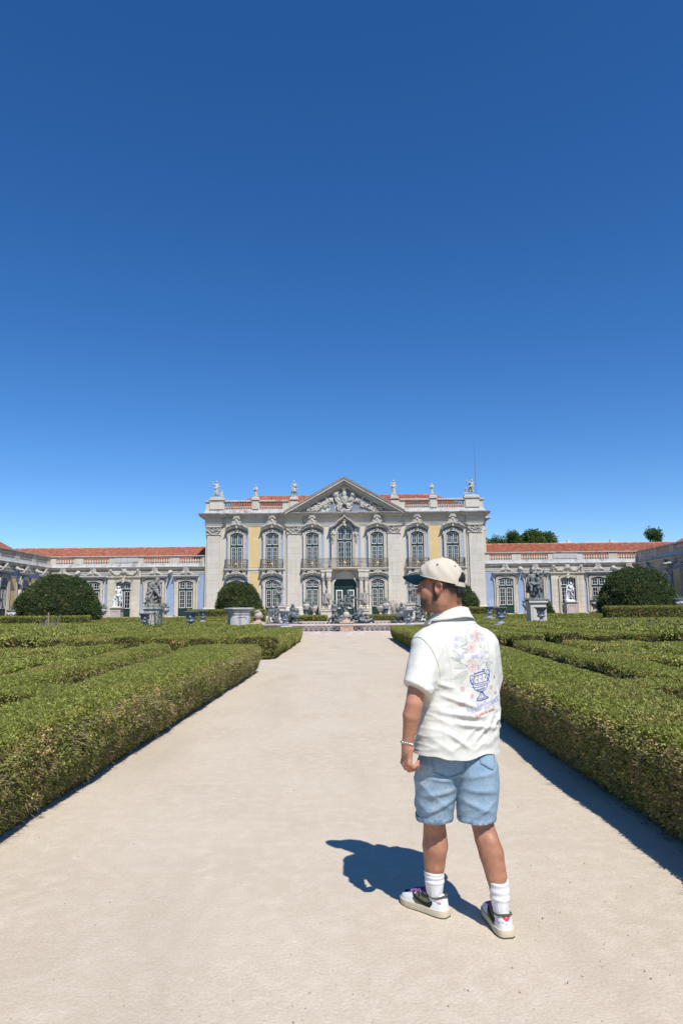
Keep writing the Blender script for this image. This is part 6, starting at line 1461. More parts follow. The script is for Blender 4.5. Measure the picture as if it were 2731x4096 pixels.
crown=MB().add(V,F); me=bpy.data.meshes.new('cap'); me.from_pydata([tuple(v) for v in V],[],F); me.materials.append(M['capc']); [setattr(p,'use_smooth',True) for p in me.polygons]
capo=link('cap',me,man); sm_=capo.modifiers.new('cloth','SOLIDIFY'); sm_.thickness=.003; sm_.offset=-1
m=MB(); m.tube([capP(a,.012,.006) for a in [ -2.50+5.0*i/60 for i in range(61)]],.0028,6); part('hem',m,M['capc'],capo,60)
st=[];F=[]
for i in range(13):
    a=math.pi-.74+1.48*i/12; 
    for du,ex in ((-.011,.016),(.011,.016),(.011,-.01),(-.011,-.01)): st.append(tuple(capP(a,.03,ex)+V3(0,0,du)))
for i in range(12):
    for j in range(4): F.append((i*4+j,i*4+(j+1)%4,(i+1)*4+(j+1)%4,(i+1)*4+j))
part('strap',MB().add(st,F),M['capc'],capo,30)
m=MB(); m.tube([capP(math.pi+s*.62*math.sin(t),.02+.46*math.cos(t),.006) for s in (1,) for t in [ -math.pi/2+math.pi*i/20 for i in range(21)]],.003,6); part('arch_trim',m,M['capc'],capo,60)
V=[];F=[];nS,nT=14,28
for lay in (0,1):
    for i in range(nS+1):
        s=i/nS
        for j in range(nT+1):
            t=-1+2*j/nT; a=t*1.12
            b0=V3(-.006+.117*math.cos(a),.0935*math.sin(a),.022+.031*math.cos(a)+.004)
            ext=.092*(1-.35*abs(t)**3); x=b0+V3(s*ext,-.10*s*b0[1],-.036*s*(b0[1]/.09)**2-.010*s*s+.004*s)
            V.append(tuple(H(x[0],x[1],x[2]-.0055*lay)-MO))
n1=(nS+1)*(nT+1)
for lay in (0,1):
    for i in range(nS):
        for j in range(nT):
            q0=(lay*n1+i*(nT+1)+j,lay*n1+i*(nT+1)+j+1,lay*n1+(i+1)*(nT+1)+j+1,lay*n1+(i+1)*(nT+1)+j); F.append(q0 if lay else q0[::-1])
ring=[nS*(nT+1)+j for j in range(nT+1)]
for a,b in zip(ring[:-1],ring[1:]): F.append((a,b,b+n1,a+n1))
for i in range(nS):
    for j in (0,nT): F.append((i*(nT+1)+j,(i+1)*(nT+1)+j,(i+1)*(nT+1)+j+n1,i*(nT+1)+j+n1))
part('brim',MB().add(V,F),M['teal'],capo,50)
for a,v in ((.55,.66),(1.57,.66),(2.6,.66),(-.55,.66),(-1.57,.66),(-2.6,.66)):
    p=capP(a,v,.002); nrm=(p+MO-H(-.01,0,.03)); nrm/=np.linalg.norm(nrm); q_=Vector(nrm).to_track_quat('Z','Y')
    part('eyelet',MB().lathe([(.0,-.002),(.0048,-.002),(.0052,.0012),(.003,.002),(.0,.0018)],12).xf(Matrix.Translation(Vector(p))@q_.to_matrix().to_4x4()),M['dkt'],capo,60)
part('button',MB().ell(tuple(H(-.012,0,.139)-MO),(.009,.009,.005)),M['capc'],capo,60)

# ------------------------------------------------------------------ shirt
YAW=R(25); AXR=V3(math.cos(YAW),math.sin(YAW),0); AXN=V3(math.sin(YAW),-math.cos(YAW),0)     # body right, back normal
def loft_prim(tab,yaw,sharp=2.0,zlo=None):
    T_=np.array(tab,float); T_=T_[np.argsort(T_[:,0])]; c,s=math.cos(yaw),math.sin(yaw)
    def fn(p):
        z=p[...,2]; a,b,cx,cy=[np.interp(z,T_[:,0],T_[:,i]) for i in (1,2,3,4)]
        x=p[...,0]-cx; y=p[...,1]-cy; xl=x*c+y*s; yl=-x*s+y*c
        k=(np.abs(xl/a)**sharp+np.abs(yl/b)**sharp)**(1/sharp); d=(k-1)*np.minimum(a,b)*.9
        return np.maximum(d,np.maximum(z-T_[-1,0],T_[0,0]-z))
    lo=np.array([(T_[:,3]-T_[:,1:3].max(1)).min(),(T_[:,4]-T_[:,1:3].max(1)).min(),T_[0,0]]); hi=np.array([(T_[:,3]+T_[:,1:3].max(1)).max(),(T_[:,4]+T_[:,1:3].max(1)).max(),T_[-1,0]])
    return fn,lo,hi
sd=SDF(.0065); sd.k=.05
TT=[(.770,.233,.152,.547,3.578),(.805,.232,.150,.548,3.578),(.86,.226,.145,.551,3.577),(.95,.217,.138,.561,3.577),(1.03,.210,.133,.573,3.579),(1.12,.207,.131,.580,3.580),(1.20,.209,.129,.580,3.578),(1.28,.207,.125,.577,3.576),(1.335,.200,.116,.568,3.577),(1.38,.178,.108,.560,3.580),(1.42,.146,.099,.554,3.584),(1.46,.112,.090,.549,3.589),(1.49,.088,.080,.547,3.592)]
fn,lo,hi=loft_prim(TT,YAW,2.25); sd.p.append((fn,lo,hi,.04,False))
def sleeve(a,b,ra,rb,dc,k=.05):
    a=np.array(a,float);b=np.array(b,float); d=np.array(dc,float)/np.linalg.norm(dc); e=b+(b-a)/np.linalg.norm(b-a)*.06
    def fn(p): return np.maximum(_seg(p,a,e,ra,rb),(p-b)@d.astype(np.float32))
    r=max(ra,rb); sd.p.append((fn,np.minimum(a,e)-r,np.maximum(a,e)+r,k,False)); return a,b,d
sa,sb,sdir=sleeve((.407,3.503,1.322),(.341,3.420,1.128),.083,.070,(-.50,-.30,-.82))
ra_,rb_,rdir=sleeve((.708,3.640,1.322),(.748,3.703,1.135),.081,.067,(.30,.10,-.95))
sd.cap((.415,3.512,1.345),(.70,3.640,1.335),.064,.064,.05)
for c,d,r in ((sb,sdir,.0765),(rb_,rdir,.0715)):            # turned-up cuffs
    c0=c-d*.030; 
    def fn(p,c0=c0,d=d,r=r,c=c):
        q=(p-c0.astype(np.float32))@d.astype(np.float32); rad=np.sqrt(np.maximum(((p-c0.astype(np.float32))**2).sum(-1)-q*q,0)); return np.maximum(rad-r,np.abs(q-.016)-.0155)
    sd.p.append((fn,c0-r-.03,c0+r+.03,.004,False))
Vs,Qs=sd.build()
def ridged(P,u,v,w,su,sv,sw,seed,pw=3):
    q=np.stack([P@u*su,P@v*sv,P@w*sw],1); return (1-np.abs(vnoise(q,1.0,seed)))**pw
Nn=vnorm(Vs,Qs); up=V3(0,0,1)
dg1=(AXR*.80+up*.60); dg1n=(AXR*-.60+up*.80); dg2=(AXR*.9-up*.44); dg2n=(AXR*.44+up*.9)
zz=Vs[:,2]; lat=(Vs-V3(.57,3.58,0))@AXR; low=1-sm(zz,.98,1.18); hemk=sm(zz,.815,.86)
disp=.0065*ridged(Vs,dg1,dg1n,AXN,4.5,17,5,5,4)*low*hemk+.0055*ridged(Vs,dg2,dg2n,AXN,3.5,15,5,9,4)*low*hemk
disp+=.0035*ridged(Vs,up,AXR,AXN,5,22,6,11,4)*sm(zz,.82,.9)*(1-sm(zz,1.0,1.15))+.0035*ridged(Vs,AXR,up,AXN,5,26,6,13,4)*(1-sm(zz,1.1,1.3))
disp+=.0045*ridged(Vs,up,AXR,AXN,4,15,6,15,3)*sm(zz,1.0,1.2)*(1-sm(zz,1.34,1.42))
disp+=.006*ridged(Vs,(AXR*.5+up*.86),(AXR*-.86+up*.5),AXN,3.5,18,6,21,3)*sm(-lat,.10,.17)*(1-sm(zz,1.25,1.36))
disp+=.003*vnoise(Vs,9,31)+.0016*vnoise(Vs,30,33)+.0011*ridged(Vs,dg1n,dg2,up,26,40,26,37,2)
flat=np.exp(-((lat-.05)/.13)**2-((zz-1.15)/.2)**2); disp*=1-.5*flat
disp-=.004
# a few long soft pulls across the lower back
for (a,b,wd,am) in (((-.17,1.10),(.02,1.03),.010,.012),((-.18,1.02),(.06,.985),.012,.013),((-.15,.97),(.16,.925),.012,.012),((-.19,1.16),(-.10,1.13),.009,.010),((-.02,.87),(.12,1.0),.010,.010),((-.16,.93),(-.05,.85),.010,.010),((.10,.92),(.19,1.02),.010,.008),((.12,1.0),(.2,.9),.009,.008)):
    A_=np.array(a);B_=np.array(b); q2=np.stack([lat,zz],1); ba=B_-A_; t=np.clip(((q2-A_)@ba)/(ba@ba),0,1); dd=np.linalg.norm(q2-A_-t[:,None]*ba,axis=1); disp+=1.25*am*np.exp(-(dd/wd)**2)*np.sin(np.pi*np.clip(t*.9+.05,0,1))*((Nn@AXN)>0)
disp*=sm(zz,.800,.830)*.8+.2
Vs=Vs+Nn*disp[:,None].astype(np.float32)
Qs=Qs[(Vs[Qs][:,:,2]>.797).all(1)]
Vs[:,2]+=(.006*np.sin(lat*14+.6)+.006*np.sin(lat*31)+.022*sm(-lat,.15,.22))*(1-sm(Vs[:,2],.797,.89))
M['linen']=pm('cream_linen',(.70,.675,.595),(.665,.64,.56),30,.85,.35,520,.15,bdist=.0012)
shirt=link('shirt',np_mesh('shirt',Vs-MO,Qs,M['linen']),man)
shirt_bvh=BVHTree.FromPolygons([tuple(v) for v in Vs-MO],[tuple(q) for q in Qs.tolist()])
# print frame on the back panel: centre, right axis, up
PO=V3(.648,3.45,1.24)
def on_shirt(s,z,off=.0012):
    """panel coordinates (metres right of panel centre, height) -> point on the shirt back"""
    o=PO+AXR*s+V3(0,0,z-PO[2])+AXN*.4-MO; hit,n,i,d=shirt_bvh.ray_cast(Vector(o),Vector(-AXN),1.0)
    if hit is None: return None
    return hit+n*off
KX=.000409/.93; KZ=.000397
def pq(u,v): return ((u-1040)*KX, 1.24-(v-885)*KZ)
def ribbon(mb,pts,w,closed=False,raw=False):
    """thin stitched line following (u,v) points over the shirt"""
    P=[Vector(p if raw else pq(*p)) for p in pts]
    if closed: P.append(P[0].copy())
    D=[P[0]]
    for a,b in zip(P[:-1],P[1:]):
        n=max(1,int((b-a).length/.006))
        for i in range(n): D.append(a.lerp(b,(i+1)/n))
    prev=None
    for i,p in enumerate(D):
        t=(D[min(i+1,len(D)-1)]-D[max(i-1,0)]); t=t.normalized() if t.length>1e-9 else Vector((1,0)); nn=Vector((-t.y,t.x))*w/2
        a=on_shirt(p.x+nn.x,p.y+nn.y); b=on_shirt(p.x-nn.x,p.y-nn.y)
        if a is None or b is None: prev=None; continue
        k=len(mb.v); mb.v+= [tuple(a),tuple(b)]
        if prev is not None: mb.f.append((prev,prev+1,k+1,k))
        prev=k
def crv(*p,n=8):
    """smooth curve through points (Catmull-Rom)"""
    P=[Vector(a) for a in p]; P=[P[0]*2-P[1]]+P+[P[-1]*2-P[-2]]; out=[]
    for i in range(1,len(P)-2):
        for k in range(n):
            t=k/n; out.append(.5*((2*P[i])+(P[i+1]-P[i-1])*t+(2*P[i-1]-5*P[i]+4*P[i+1]-P[i+2])*t*t+(-P[i-1]+3*P[i]-3*P[i+1]+P[i+2])*t**3))
    out.append(P[-2]); return [tuple(a) for a in out]
def thread(n,c): return pm(n,c,None,1,.7,0,1,.2)
M['tred']=thread('coral_thread',(.72,.38,.33)); M['tblue']=thread('navy_thread',(.075,.095,.37)); M['tlil']=thread('lilac_thread',(.42,.39,.62)); M['tgrn']=thread('sage_thread',(.43,.48,.43)); M['tpale']=thread('pale_lilac_thread',(.63,.57,.70)); M['tword']=thread('periwinkle_thread',(.34,.36,.62)); M['tscr']=thread('red_thread',(.60,.03,.03)); M['tpk']=thread('pink_thread',(.66,.32,.38))
def rose(mb,cx,cy,r,seed,w=.0017):
    q=random.Random(seed)
    sp=[(cx+r*(.06+.36*t/26)*math.cos(t*.62+seed),cy+r*(.06+.36*t/26)*math.sin(t*.62+seed)) for t in range(27)]; ribbon(mb,sp,w)
    for k,(rr,n) in enumerate(((.62,5),(.95,7))):
        for i in range(n):
            a0=6.283*i/n+k*.5+seed; a1=a0+6.283/n*1.12; pts=[]
            for j in range(9):
                a=a0+(a1-a0)*j/8; bul=1+.12*math.sin(math.pi*j/8); pts.append((cx+r*rr*bul*math.cos(a),cy+r*rr*bul*math.sin(a)*1.05))
            ribbon(mb,pts,w); ribbon(mb,[pts[0],(cx+r*(rr-.28)*math.cos(a0+.15),cy+r*(rr-.28)*math.sin(a0+.15))],w)
def blossom(mb,cx,cy,r,rot=0,w=.0016):
    pts=[]
    for i in range(60):
        a=6.283*i/60; rr=r*(.78+.24*abs(math.cos(2.5*a+rot))); pts.append((cx+rr*math.cos(a),cy+rr*math.sin(a)))
    ribbon(mb,pts,w,True)
    for i in range(5):
        a=6.283*i/5+rot; ribbon(mb,[(cx+r*.12*math.cos(a),cy+r*.12*math.sin(a)),(cx+r*.55*math.cos(a),cy+r*.55*math.sin(a))],w*1.4)
def leaf(mb,a,b,w,c=.5,sw=.0014):
    a=Vector(a);b=Vector(b);n=Vector((-(b-a).y,(b-a).x)).normalized()*w; m_=a.lerp(b,c)
    ribbon(mb,crv(a,m_+n,b,n=6),sw); ribbon(mb,crv(a,m_-n*.8,b,n=6),sw); ribbon(mb,[a,a.lerp(b,.7)+n*.1],sw*.8)
mb=MB(); rose(mb,1008,668,62,1); rose(mb,995,900,66,3); rose(mb,1110,525,52,5); leaf(mb,(1050,590),(1110,605),14); part('red_roses',mb,M['tred'],shirt,0)
mb=MB(); rose(mb,1130,795,66,7); part('lilac_rose',mb,M['tpale'],shirt,0)
mb=MB(); [blossom(mb,x,y,r,o) for x,y,r,o in ((838,562,30,0),(818,648,32,.5),(1038,545,30,.9),(1190,575,28,.2),(868,775,28,.7),(1008,790,24,.1),(1050,780,24,.6))]; part('lilac_blossoms',mb,M['tlil'],shirt,0)
mb=MB()
for a,b,w in (((952,640),(880,530),20),((965,625),(950,520),18),((950,635),(865,650),12),((950,700),(880,680),12),((950,725),(872,735),14),((845,850),(770,690),24),((835,850),(820,735),20),((830,845),(732,780),14),((870,865),(765,920),26),((930,890),(825,925),20),((920,945),(755,1055),26),((930,960),(830,1100),24),((1130,610),(1120,490),20),((1145,470),(1165,385),26),((1165,500),(1215,460),14),((1170,510),(1235,530),14),((1140,690),(1125,600),22),((1175,715),(1200,640),18),((1180,730),(1250,745),16),((1200,830),(1285,770),20),((1180,860),(1300,870),22),((1185,870),(1275,990),24),((1175,880),(1240,960),16),((970,820),(922,850),12),((1080,960),(1110,880),10),((1065,950),(1070,870),8)): leaf(mb,a,b,w)
for p in (crv((952,640),(900,600),(858,580)),crv((940,640),(880,660),(850,672)),crv((930,890),(880,870),(835,850),(790,800)),crv((1060,970),(1100,900),(1150,870),(1200,850)),crv((1055,970),(1080,920),(1090,880)),crv((1030,520),(990,500),(985,465),(1010,450),(1008,480),(990,482)),crv((1215,560),(1240,570),(1250,620),(1255,690))): ribbon(mb,p,.0014)
part('leaf_stems',mb,M['tgrn'],shirt,0)
# vase drawn in blue
mb=MB()
for p,w in ((crv((1000,1000),(1050,985),(1100,975),(1150,965)),.005),(crv((1010,1025),(1060,1015),(1110,1005),(1150,990)),.003),([(1000,985),(1012,1030)],.003),([(1150,950),(1155,995)],.003),(crv((1120,945),(1140,950),(1165,940)),.004),
    (crv((1012,1030),(995,1060),(985,1100),(990,1150),(1010,1185),(1045,1205),(1070,1212)),.0036),(crv((1155,995),(1180,1010),(1192,1050),(1195,1100),(1185,1150),(1150,1190),(1110,1208),(1078,1214)),.0036),
    (crv((990,1108),(1060,1110),(1130,1100),(1192,1085)),.0022),(crv((1000,1160),(1070,1158),(1140,1145),(1182,1130)),.0024),(crv((1020,1188),(1080,1182),(1150,1165)),.002),(crv((1035,1198),(1090,1192),(1140,1178)),.002),
    (crv((1000,1130),(1015,1122),(1030,1138),(1048,1125),(1065,1140),(1085,1125),(1100,1135),(1120,1118),(1140,1130),(1160,1112),(1180,1122)),.0026),
    (crv((1010,1035),(1000,1065),(1005,1105)),.0018),(crv((1060,1020),(1055,1060),(1060,1105)),.0018),(crv((1110,1010),(1120,1050),(1125,1100)),.0018),
    (crv((1000,1030),(965,1010),(948,1035),(955,1070),(975,1060),(972,1040)),.003),(crv((950,1065),(965,1105),(990,1130)),.006),(crv((1170,1000),(1185,965),(1215,955),(1230,985),(1215,1015),(1200,1005),(1205,985)),.003),(crv((1225,1000),(1220,1040),(1200,1080)),.007),
    (crv((1200,1080),(1222,1090),(1215,1110)),.003),(crv((985,1165),(975,1150)),.003),
    (crv((1075,1205),(1082,1222),(1110,1222),(1118,1205)),.004),([(1080,1222),(1115,1218)],.005),(crv((1082,1225),(1070,1260),(1045,1285),(1025,1300)),.004),(crv((1118,1220),(1135,1255),(1165,1280),(1198,1290)),.004),
    (crv((1025,1300),(1030,1318),(1080,1322),(1140,1310),(1190,1298),(1200,1285)),.005),(crv((1040,1298),(1090,1300),(1150,1288)),.003),([(1095,1228),(1085,1290)],.002),([(1108,1228),(1130,1285)],.0022),(crv((1035,1065),(1042,1070),(1038,1078)),.004),(crv((1095,1055),(1100,1062),(1094,1068)),.004),(crv((1155,1035),(1165,1045),(1158,1055)),.004)): ribbon(mb,p,w)
part('vase_drawing',mb,M['tblue'],shirt,0)
mb=MB(); [blossom(mb,x,y,r,o,.0018) for x,y,r,o in ((853,1173,26,0),(965,1263,24,.4),(830,1348,28,.8),(1243,1170,24,.2),(1322,1243,20,.6),(1316,1053,18,.1))]; part('pink_blossoms',mb,M['tpk'],shirt,0)
def font_mesh(txt,size,fill,shear=0.0,space=1.0):
    c=bpy.data.curves.new('lettering','FONT'); c.body=txt; c.size=size; c.fill_mode='BOTH' if fill else 'NONE'; c.resolution_u=3; c.shear=shear; c.space_character=space
    o=bpy.data.objects.new('lettering',c); COL.objects.link(o); dg=bpy.context.evaluated_depsgraph_get(); me=bpy.data.meshes.new_from_object(o.evaluated_get(dg)); bpy.data.objects.remove(o); return me
def place_text(mb,txt,u0,v0,u1,v1,hgt,fill,w=.0015,shear=0.0,space=1.0):
    """lettering from (u0,v0) to (u1,v1) along its baseline, capital height hgt in panel units"""
    me=font_mesh(txt,1.0,fill,shear,space); co=np.array([v.co[:2] for v in me.vertices]); L=co[:,0].max(); A_=Vector(pq(u0,v0)); B_=Vector(pq(u1,v1)); d=(B_-A_); sc=d.length/L; d.normalize(); n=Vector((-d.y,d.x)); hs=hgt*KZ/.73
    P=[A_+d*(x*sc)+n*(y*hs) for x,y in co]
    if fill:
        k0=len(mb.v); ok=[]
        for p in P:
            h_=on_shirt(p.x,p.y,.0014); ok.append(h_ is not None); mb.v.append(tuple(h_ or (0,0,0)))
        for f in me.polygons:
            if all(ok[i] for i in f.vertices): mb.f.append(tuple(i+k0 for i in f.vertices))
    else:
        for e in me.edges:
            a,b=e.vertices; ribbon(mb,[P[a],P[b]],w,raw=True)
mb=MB(); place_text(mb,'Nude',890,1492,1088,1428,95,False,.0014,.18,.96); place_text(mb,'\u00b0',1092,1440,1122,1432,80,False,.0013); place_text(mb,'Project',1130,1428,1372,1345,92,False,.0014,.08,.96); part('brand_lettering',mb,M['tword'],shirt,0)
mb=MB(); place_text(mb,'"by artists for artists"',968,1520,1292,1450,40,True,0,.1,1.0); part('slogan_lettering',mb,M['tscr'],shirt,0)
# sewn panel edge and seams
mb=MB()
for p in (crv((640,465),(690,640),(722,850),(728,1200),(732,1580)),crv((732,1580),(900,1555),(1100,1520),(1360,1470)),crv((960,400),(1100,380),(1250,380))): ribbon(mb,p,.0022)
M['seam']=pm('seam_thread',(.66,.62,.50),None,1,.8); part('seam',mb,M['seam'],shirt,0)
def on_side(P,dirv,off=.0015):
    hit,n,i,d=shirt_bvh.ray_cast(Vector(P-MO-dirv*.4),Vector(dirv),1.0); return None if hit is None else hit+n*off
mb=MB(); pts=[]
for x,z in crv((.330,1.372),(.362,1.378),(.395,1.350),(.425,1.300),(.447,1.235),(.452,1.18),(.443,1.13)):
    h_=on_side(V3(x,3.40,z),V3(0,1,0)); 
    if h_ is not None: pts.append(tuple(h_))
mb.tube(pts,.0022,6); part('armhole_seam',mb,M['seam'],shirt,60)
# collar
V=[];F=[]; NC=V3(.546,3.590,0); nP,nQ=56,13
for i in range(nP+1):
    a=-math.pi*1.0+2*math.pi*(i/nP)*.0; ph=R(-148+296*i/nP)                 # 0 is the middle of the back
    d=AXN*math.cos(ph)+AXR*math.sin(ph); fr=abs(ph)/R(148); back=1-fr
    zt=1.523-.035*fr**1.6; zl=1.472-.040*fr**1.5-.012*math.sin(ph*2)**2*0; rt=.078+.004*fr; rl=.108+.050*fr**2.2
    for j in range(nQ):
        t=j/(nQ-1)
        if t<.30: q0=t/.30; r=rt-.010*(1-q0); z=zt-.04*(1-q0)
        elif t<.42: q0=(t-.30)/.12; r=rt+.007*q0; z=zt+.0035*math.sin(math.pi*q0)
        else: q0=(t-.42)/.58; r=rt+.007+(rl-rt-.007)*q0**1.15; z=zt+(zl-zt)*q0**.9
        V.append(tuple(NC+d*r+V3(0,0,z+.0025*math.sin(ph*3+1)*t)-MO))
for i in range(nP):
    for j in range(nQ-1): F.append((i*nQ+j,(i+1)*nQ+j,(i+1)*nQ+j+1,i*nQ+j+1))
me=MB().add(V,F).mesh('collar',M['linen'],180); co=link('collar',me,shirt); s_=co.modifiers.new('cloth','SOLIDIFY'); s_.thickness=.004; s_.offset=0

# ------------------------------------------------------------------ denim shorts
sd=SDF(.0065)
TL=[(.478,.091,.104,.428,3.612),(.56,.098,.109,.431,3.606),(.66,.106,.116,.442,3.592),(.76,.112,.120,.460,3.582),(.82,.106,.110,.478,3.580),(.86,.10,.10,.49,3.578)]
TR=[(.494,.092,.103,.626,3.545),(.56,.097,.107,.634,3.552),(.66,.105,.114,.641,3.560),(.76,.110,.116,.636,3.578),(.82,.102,.106,.625,3.59),(.86,.098,.10,.615,3.592)]
TW=[(.70,.13,.098,.548,3.580),(.78,.170,.112,.550,3.582),(.90,.175,.112,.552,3.584)]
for T_ in (TL,TR,TW): fn,lo,hi=loft_prim(T_,0 if T_ is not TW else R(12),2.3); sd.p.append((fn,lo,hi,.012,False))
Vd,Qd=sd.build(); Nd=vnorm(Vd,Qd)
zz=Vd[:,2]; X=Vd[:,0]
dd=.006*ridged(Vd,V3(.7,0,.7),V3(-.7,0,.7),V3(0,1,0),4,12,5,41)*sm(zz,.50,.56)+.006*ridged(Vd,V3(.75,0,-.66),V3(.66,0,.75),V3(0,1,0),3.5,11,5,43)*sm(zz,.50,.56)+.006*vnoise(Vd,7,45)+.0016*vnoise(Vd,22,47)*(1-sm(zz,.50,.53))-.004
for (a,b,wd,am) in (((.540,.60),(.37,.535),.012,.010),((.535,.64),(.36,.61),.013,.010),((.535,.68),(.38,.70),.012,.008),((.55,.60),(.70,.545),.012,.010),((.555,.65),(.72,.64),.013,.010),((.56,.70),(.72,.73),.012,.008),((.35,.52),(.47,.56),.010,.008),((.60,.52),(.71,.60),.010,.008)):
    A_=np.array(a);B_=np.array(b); q2=np.stack([Vd[:,0],zz],1); ba=B_-A_; t=np.clip(((q2-A_)@ba)/(ba@ba),0,1); d_=np.linalg.norm(q2-A_-t[:,None]*ba,axis=1); dd=dd+am*np.exp(-(d_/wd)**2)*np.sin(np.pi*np.clip(t*.9+.05,0,1))*(Nd[:,1]<0)
Vd=Vd+Nd*dd[:,None].astype(np.float32)
M['denim']=pm('light_denim',(.20,.30,.385),(.26,.36,.435),6,.85,.4,700,.15,c3=(.40,.455,.485),s3=5.0,t3=(.5,.72),bdist=.0012,streak=(.30,.37,.42),ssc=(190,190,45),grain=(70,.10)); M['denim2']=pm('denim_edge',(.13,.22,.33),(.36,.44,.50),26,.85,.5,120,.15,bdist=.003); M['stitch']=pm('denim_stitch',(.13,.215,.32),(.30,.36,.40),40,.8)
sh=link('shorts',np_mesh('shorts',Vd-MO,Qd,M['denim']),man); dbvh=BVHTree.FromPolygons([tuple(v) for v in Vd-MO],[tuple(q) for q in Qd.tolist()])
for T_,dz in ((TL,0),(TR,0)):
    V=[];F=[]; n=64; zs=(0,.028,.030,.0,-.004)
    for j,(dz_,ex) in enumerate(((.022,-.003),(.0225,.0006),(.012,.0010),(.0,.0004),(-.002,-.003),(-.002,-.02))):
        z=T_[0][0]+dz_; a,b,cx,cy=[np.interp(z,[t[0] for t in T_],[t[i] for t in T_]) for i in (1,2,3,4)]
        for k in range(n):
            t=2*math.pi*k/n; c_,s_=math.cos(t),math.sin(t); rr=(abs(c_)**2.3+abs(s_)**2.3)**(-1/2.3); w=.0016*math.sin(t*19)*(j in (1,2,3))
            V.append((cx+(a+ex+w)*c_*rr-MO[0],cy+(b+ex+w)*s_*rr-MO[1],z+.002*math.sin(5*t)))
    for j in range(5):
        for k in range(n): F.append((j*n+k,j*n+(k+1)%n,(j+1)*n+(k+1)%n,(j+1)*n+k))
    part('hem',MB().add(V,F),M['denim2'],sh,60)
def z4(u,v): return (.522+(u-800)*.000405, .860-(v-260)*.000405)      # seat plane: metres (x, z)
def on_den(x,z,off): 
    hit,n,i,d=dbvh.ray_cast(Vector((x-MO[0],-.6,z)),Vector((.0,1,0)),1.2); return None if hit is None else hit+n*off
def patch(name,poly,mat,parent,off,fn,sub=3):
    b=bmesh.new(); vs=[b.verts.new((x,z,0)) for x,z in poly]; f=b.faces.new(vs); bmesh.ops.triangulate(b,faces=[f])
    for i in range(sub): bmesh.ops.subdivide_edges(b,edges=b.edges[:],cuts=1,use_grid_fill=True)
    bmesh.ops.triangulate(b,faces=b.faces[:])
    bad=[]
    for v in b.verts:
        h_=fn(v.co.x,v.co.y,off)
        if h_ is None: bad.append(v)
        else: v.co=h_
    bmesh.ops.delete(b,geom=bad,context='VERTS'); me=bpy.data.meshes.new(name); b.to_mesh(me); b.free(); me.materials.append(mat); [setattr(p,'use_smooth',True) for p in me.polygons]
    return link(name,me,parent)
def stline(mb,pts,off=.003,r=.0012,fn=None):
    P=[]
    for a,b in zip(pts[:-1],pts[1:]):
        for i in range(8):
            h_=(fn or on_den)(a[0]+(b[0]-a[0])*i/8,a[1]+(b[1]-a[1])*i/8,off)
            if h_ is not None: P.append(tuple(h_))
    if len(P)>1: mb.tube(P,r,5)
for pl in ([(525,400),(930,420),(905,580),(715,655),(535,580)],[(1100,385),(1285,340),(1272,500),(1235,555),(1100,480)]):
    Z=[z4(*p) for p in pl]; pk=patch('pocket',Z,M['denim'],sh,.0042,on_den); m=MB(); c=(sum(p[0] for p in Z)/5,sum(p[1] for p in Z)/5)
    stline(m,Z+[Z[0]],.0045,.0022); stline(m,[((p[0]-c[0])*.9+c[0],(p[1]-c[1])*.9+c[1]) for p in Z+[Z[0]]],.0052,.0011); part('stitching',m,M['stitch'],pk,60)
m=MB(); stline(m,[z4(955,420),z4(905,600),z4(880,760)],.002,.0014); stline(m,[z4(525,410),z4(350,420)],.003,.0018); part('seam',m,M['stitch'],sh,60)

# ------------------------------------------------------------------ bracelet and ring
M['silver']=pm('silver',(.70,.70,.69),(.5,.5,.5),60,.25,0,1,.5,metal=1.0)
brc=MB(); 
for k in range(18):
    a=2*math.pi*k/18; c=WL+V3(0,0,.004)+kk*.031*math.cos(a)+pp*.0285*math.sin(a)+V3(0,0,.006*math.cos(a+2)); brc.ell(tuple(c-MO),(.0056,.0056,.0062),8,6)
part('bracelet',brc,M['silver'],man,60)
rp=HANDP(.112,.010,.012); part('ring',MB().tube([rp-MO+(kk*.0112*math.cos(a)+pp*.0112*math.sin(a)) for a in [k*math.pi/8 for k in range(16)]],.0022,6,True),M['silver'],man,60)

# ------------------------------------------------------------------ socks and shoes
M['sock']=pm('white_sock',(.78,.77,.76),(.72,.71,.70),12,.9,.2,300,.1,bdist=.002)
def sock(path,rad,seed):
    V=[];F=[]; n=72; P=[V3(*p) for p in path]; T_=np.linspace(0,1,len(P)); m=40
    for i in range(m+1):
        t=i/m; c=np.array([np.interp(t,T_,[p[j] for p in P]) for j in range(3)]); r=np.interp(t,T_,rad)
        bulge=.0035*sum(math.exp(-((t-b)/.035)**2) for b in ((.18,.33) if seed else (.12,.25)))+(.0035*math.exp(-((t-.03)/.03)**2))
        for k in range(n):
            a=2*math.pi*k/n; rib=.0011*math.cos(a*30)*(1 if t>.12 else .2); rr=r+bulge+rib+.0015*math.sin(3*a+9*t+seed); V.append(tuple(c+V3(rr*math.cos(a),rr*math.sin(a)*1.08,.002*math.sin(2*a+seed))-MO))
    for i in range(m):
        for k in range(n): F.append((i*n+k,i*n+(k+1)%n,(i+1)*n+(k+1)%n,(i+1)*n+k))
    V2=[tuple((np.array(V[k])-0)+ (np.array((P[0]-MO))-np.array(V[k]))*.25) for k in range(n)]; k0=len(V); V+=V2; F+=[(k,(k+1)%n,k0+(k+1)%n,k0+k) for k in range(n)]
    return part('sock',MB().add(V,F),M['sock'],man,60)
sock([(.4265,3.672,.212),(.427,3.675,.15),(.430,3.679,.098),(.428,3.684,.05)],[.0475,.0455,.038,.030],0)
sock([(.7085,3.482,.232),(.713,3.478,.16),(.716,3.475,.10),(.713,3.482,.05)],[.0455,.0435,.037,.030],1)
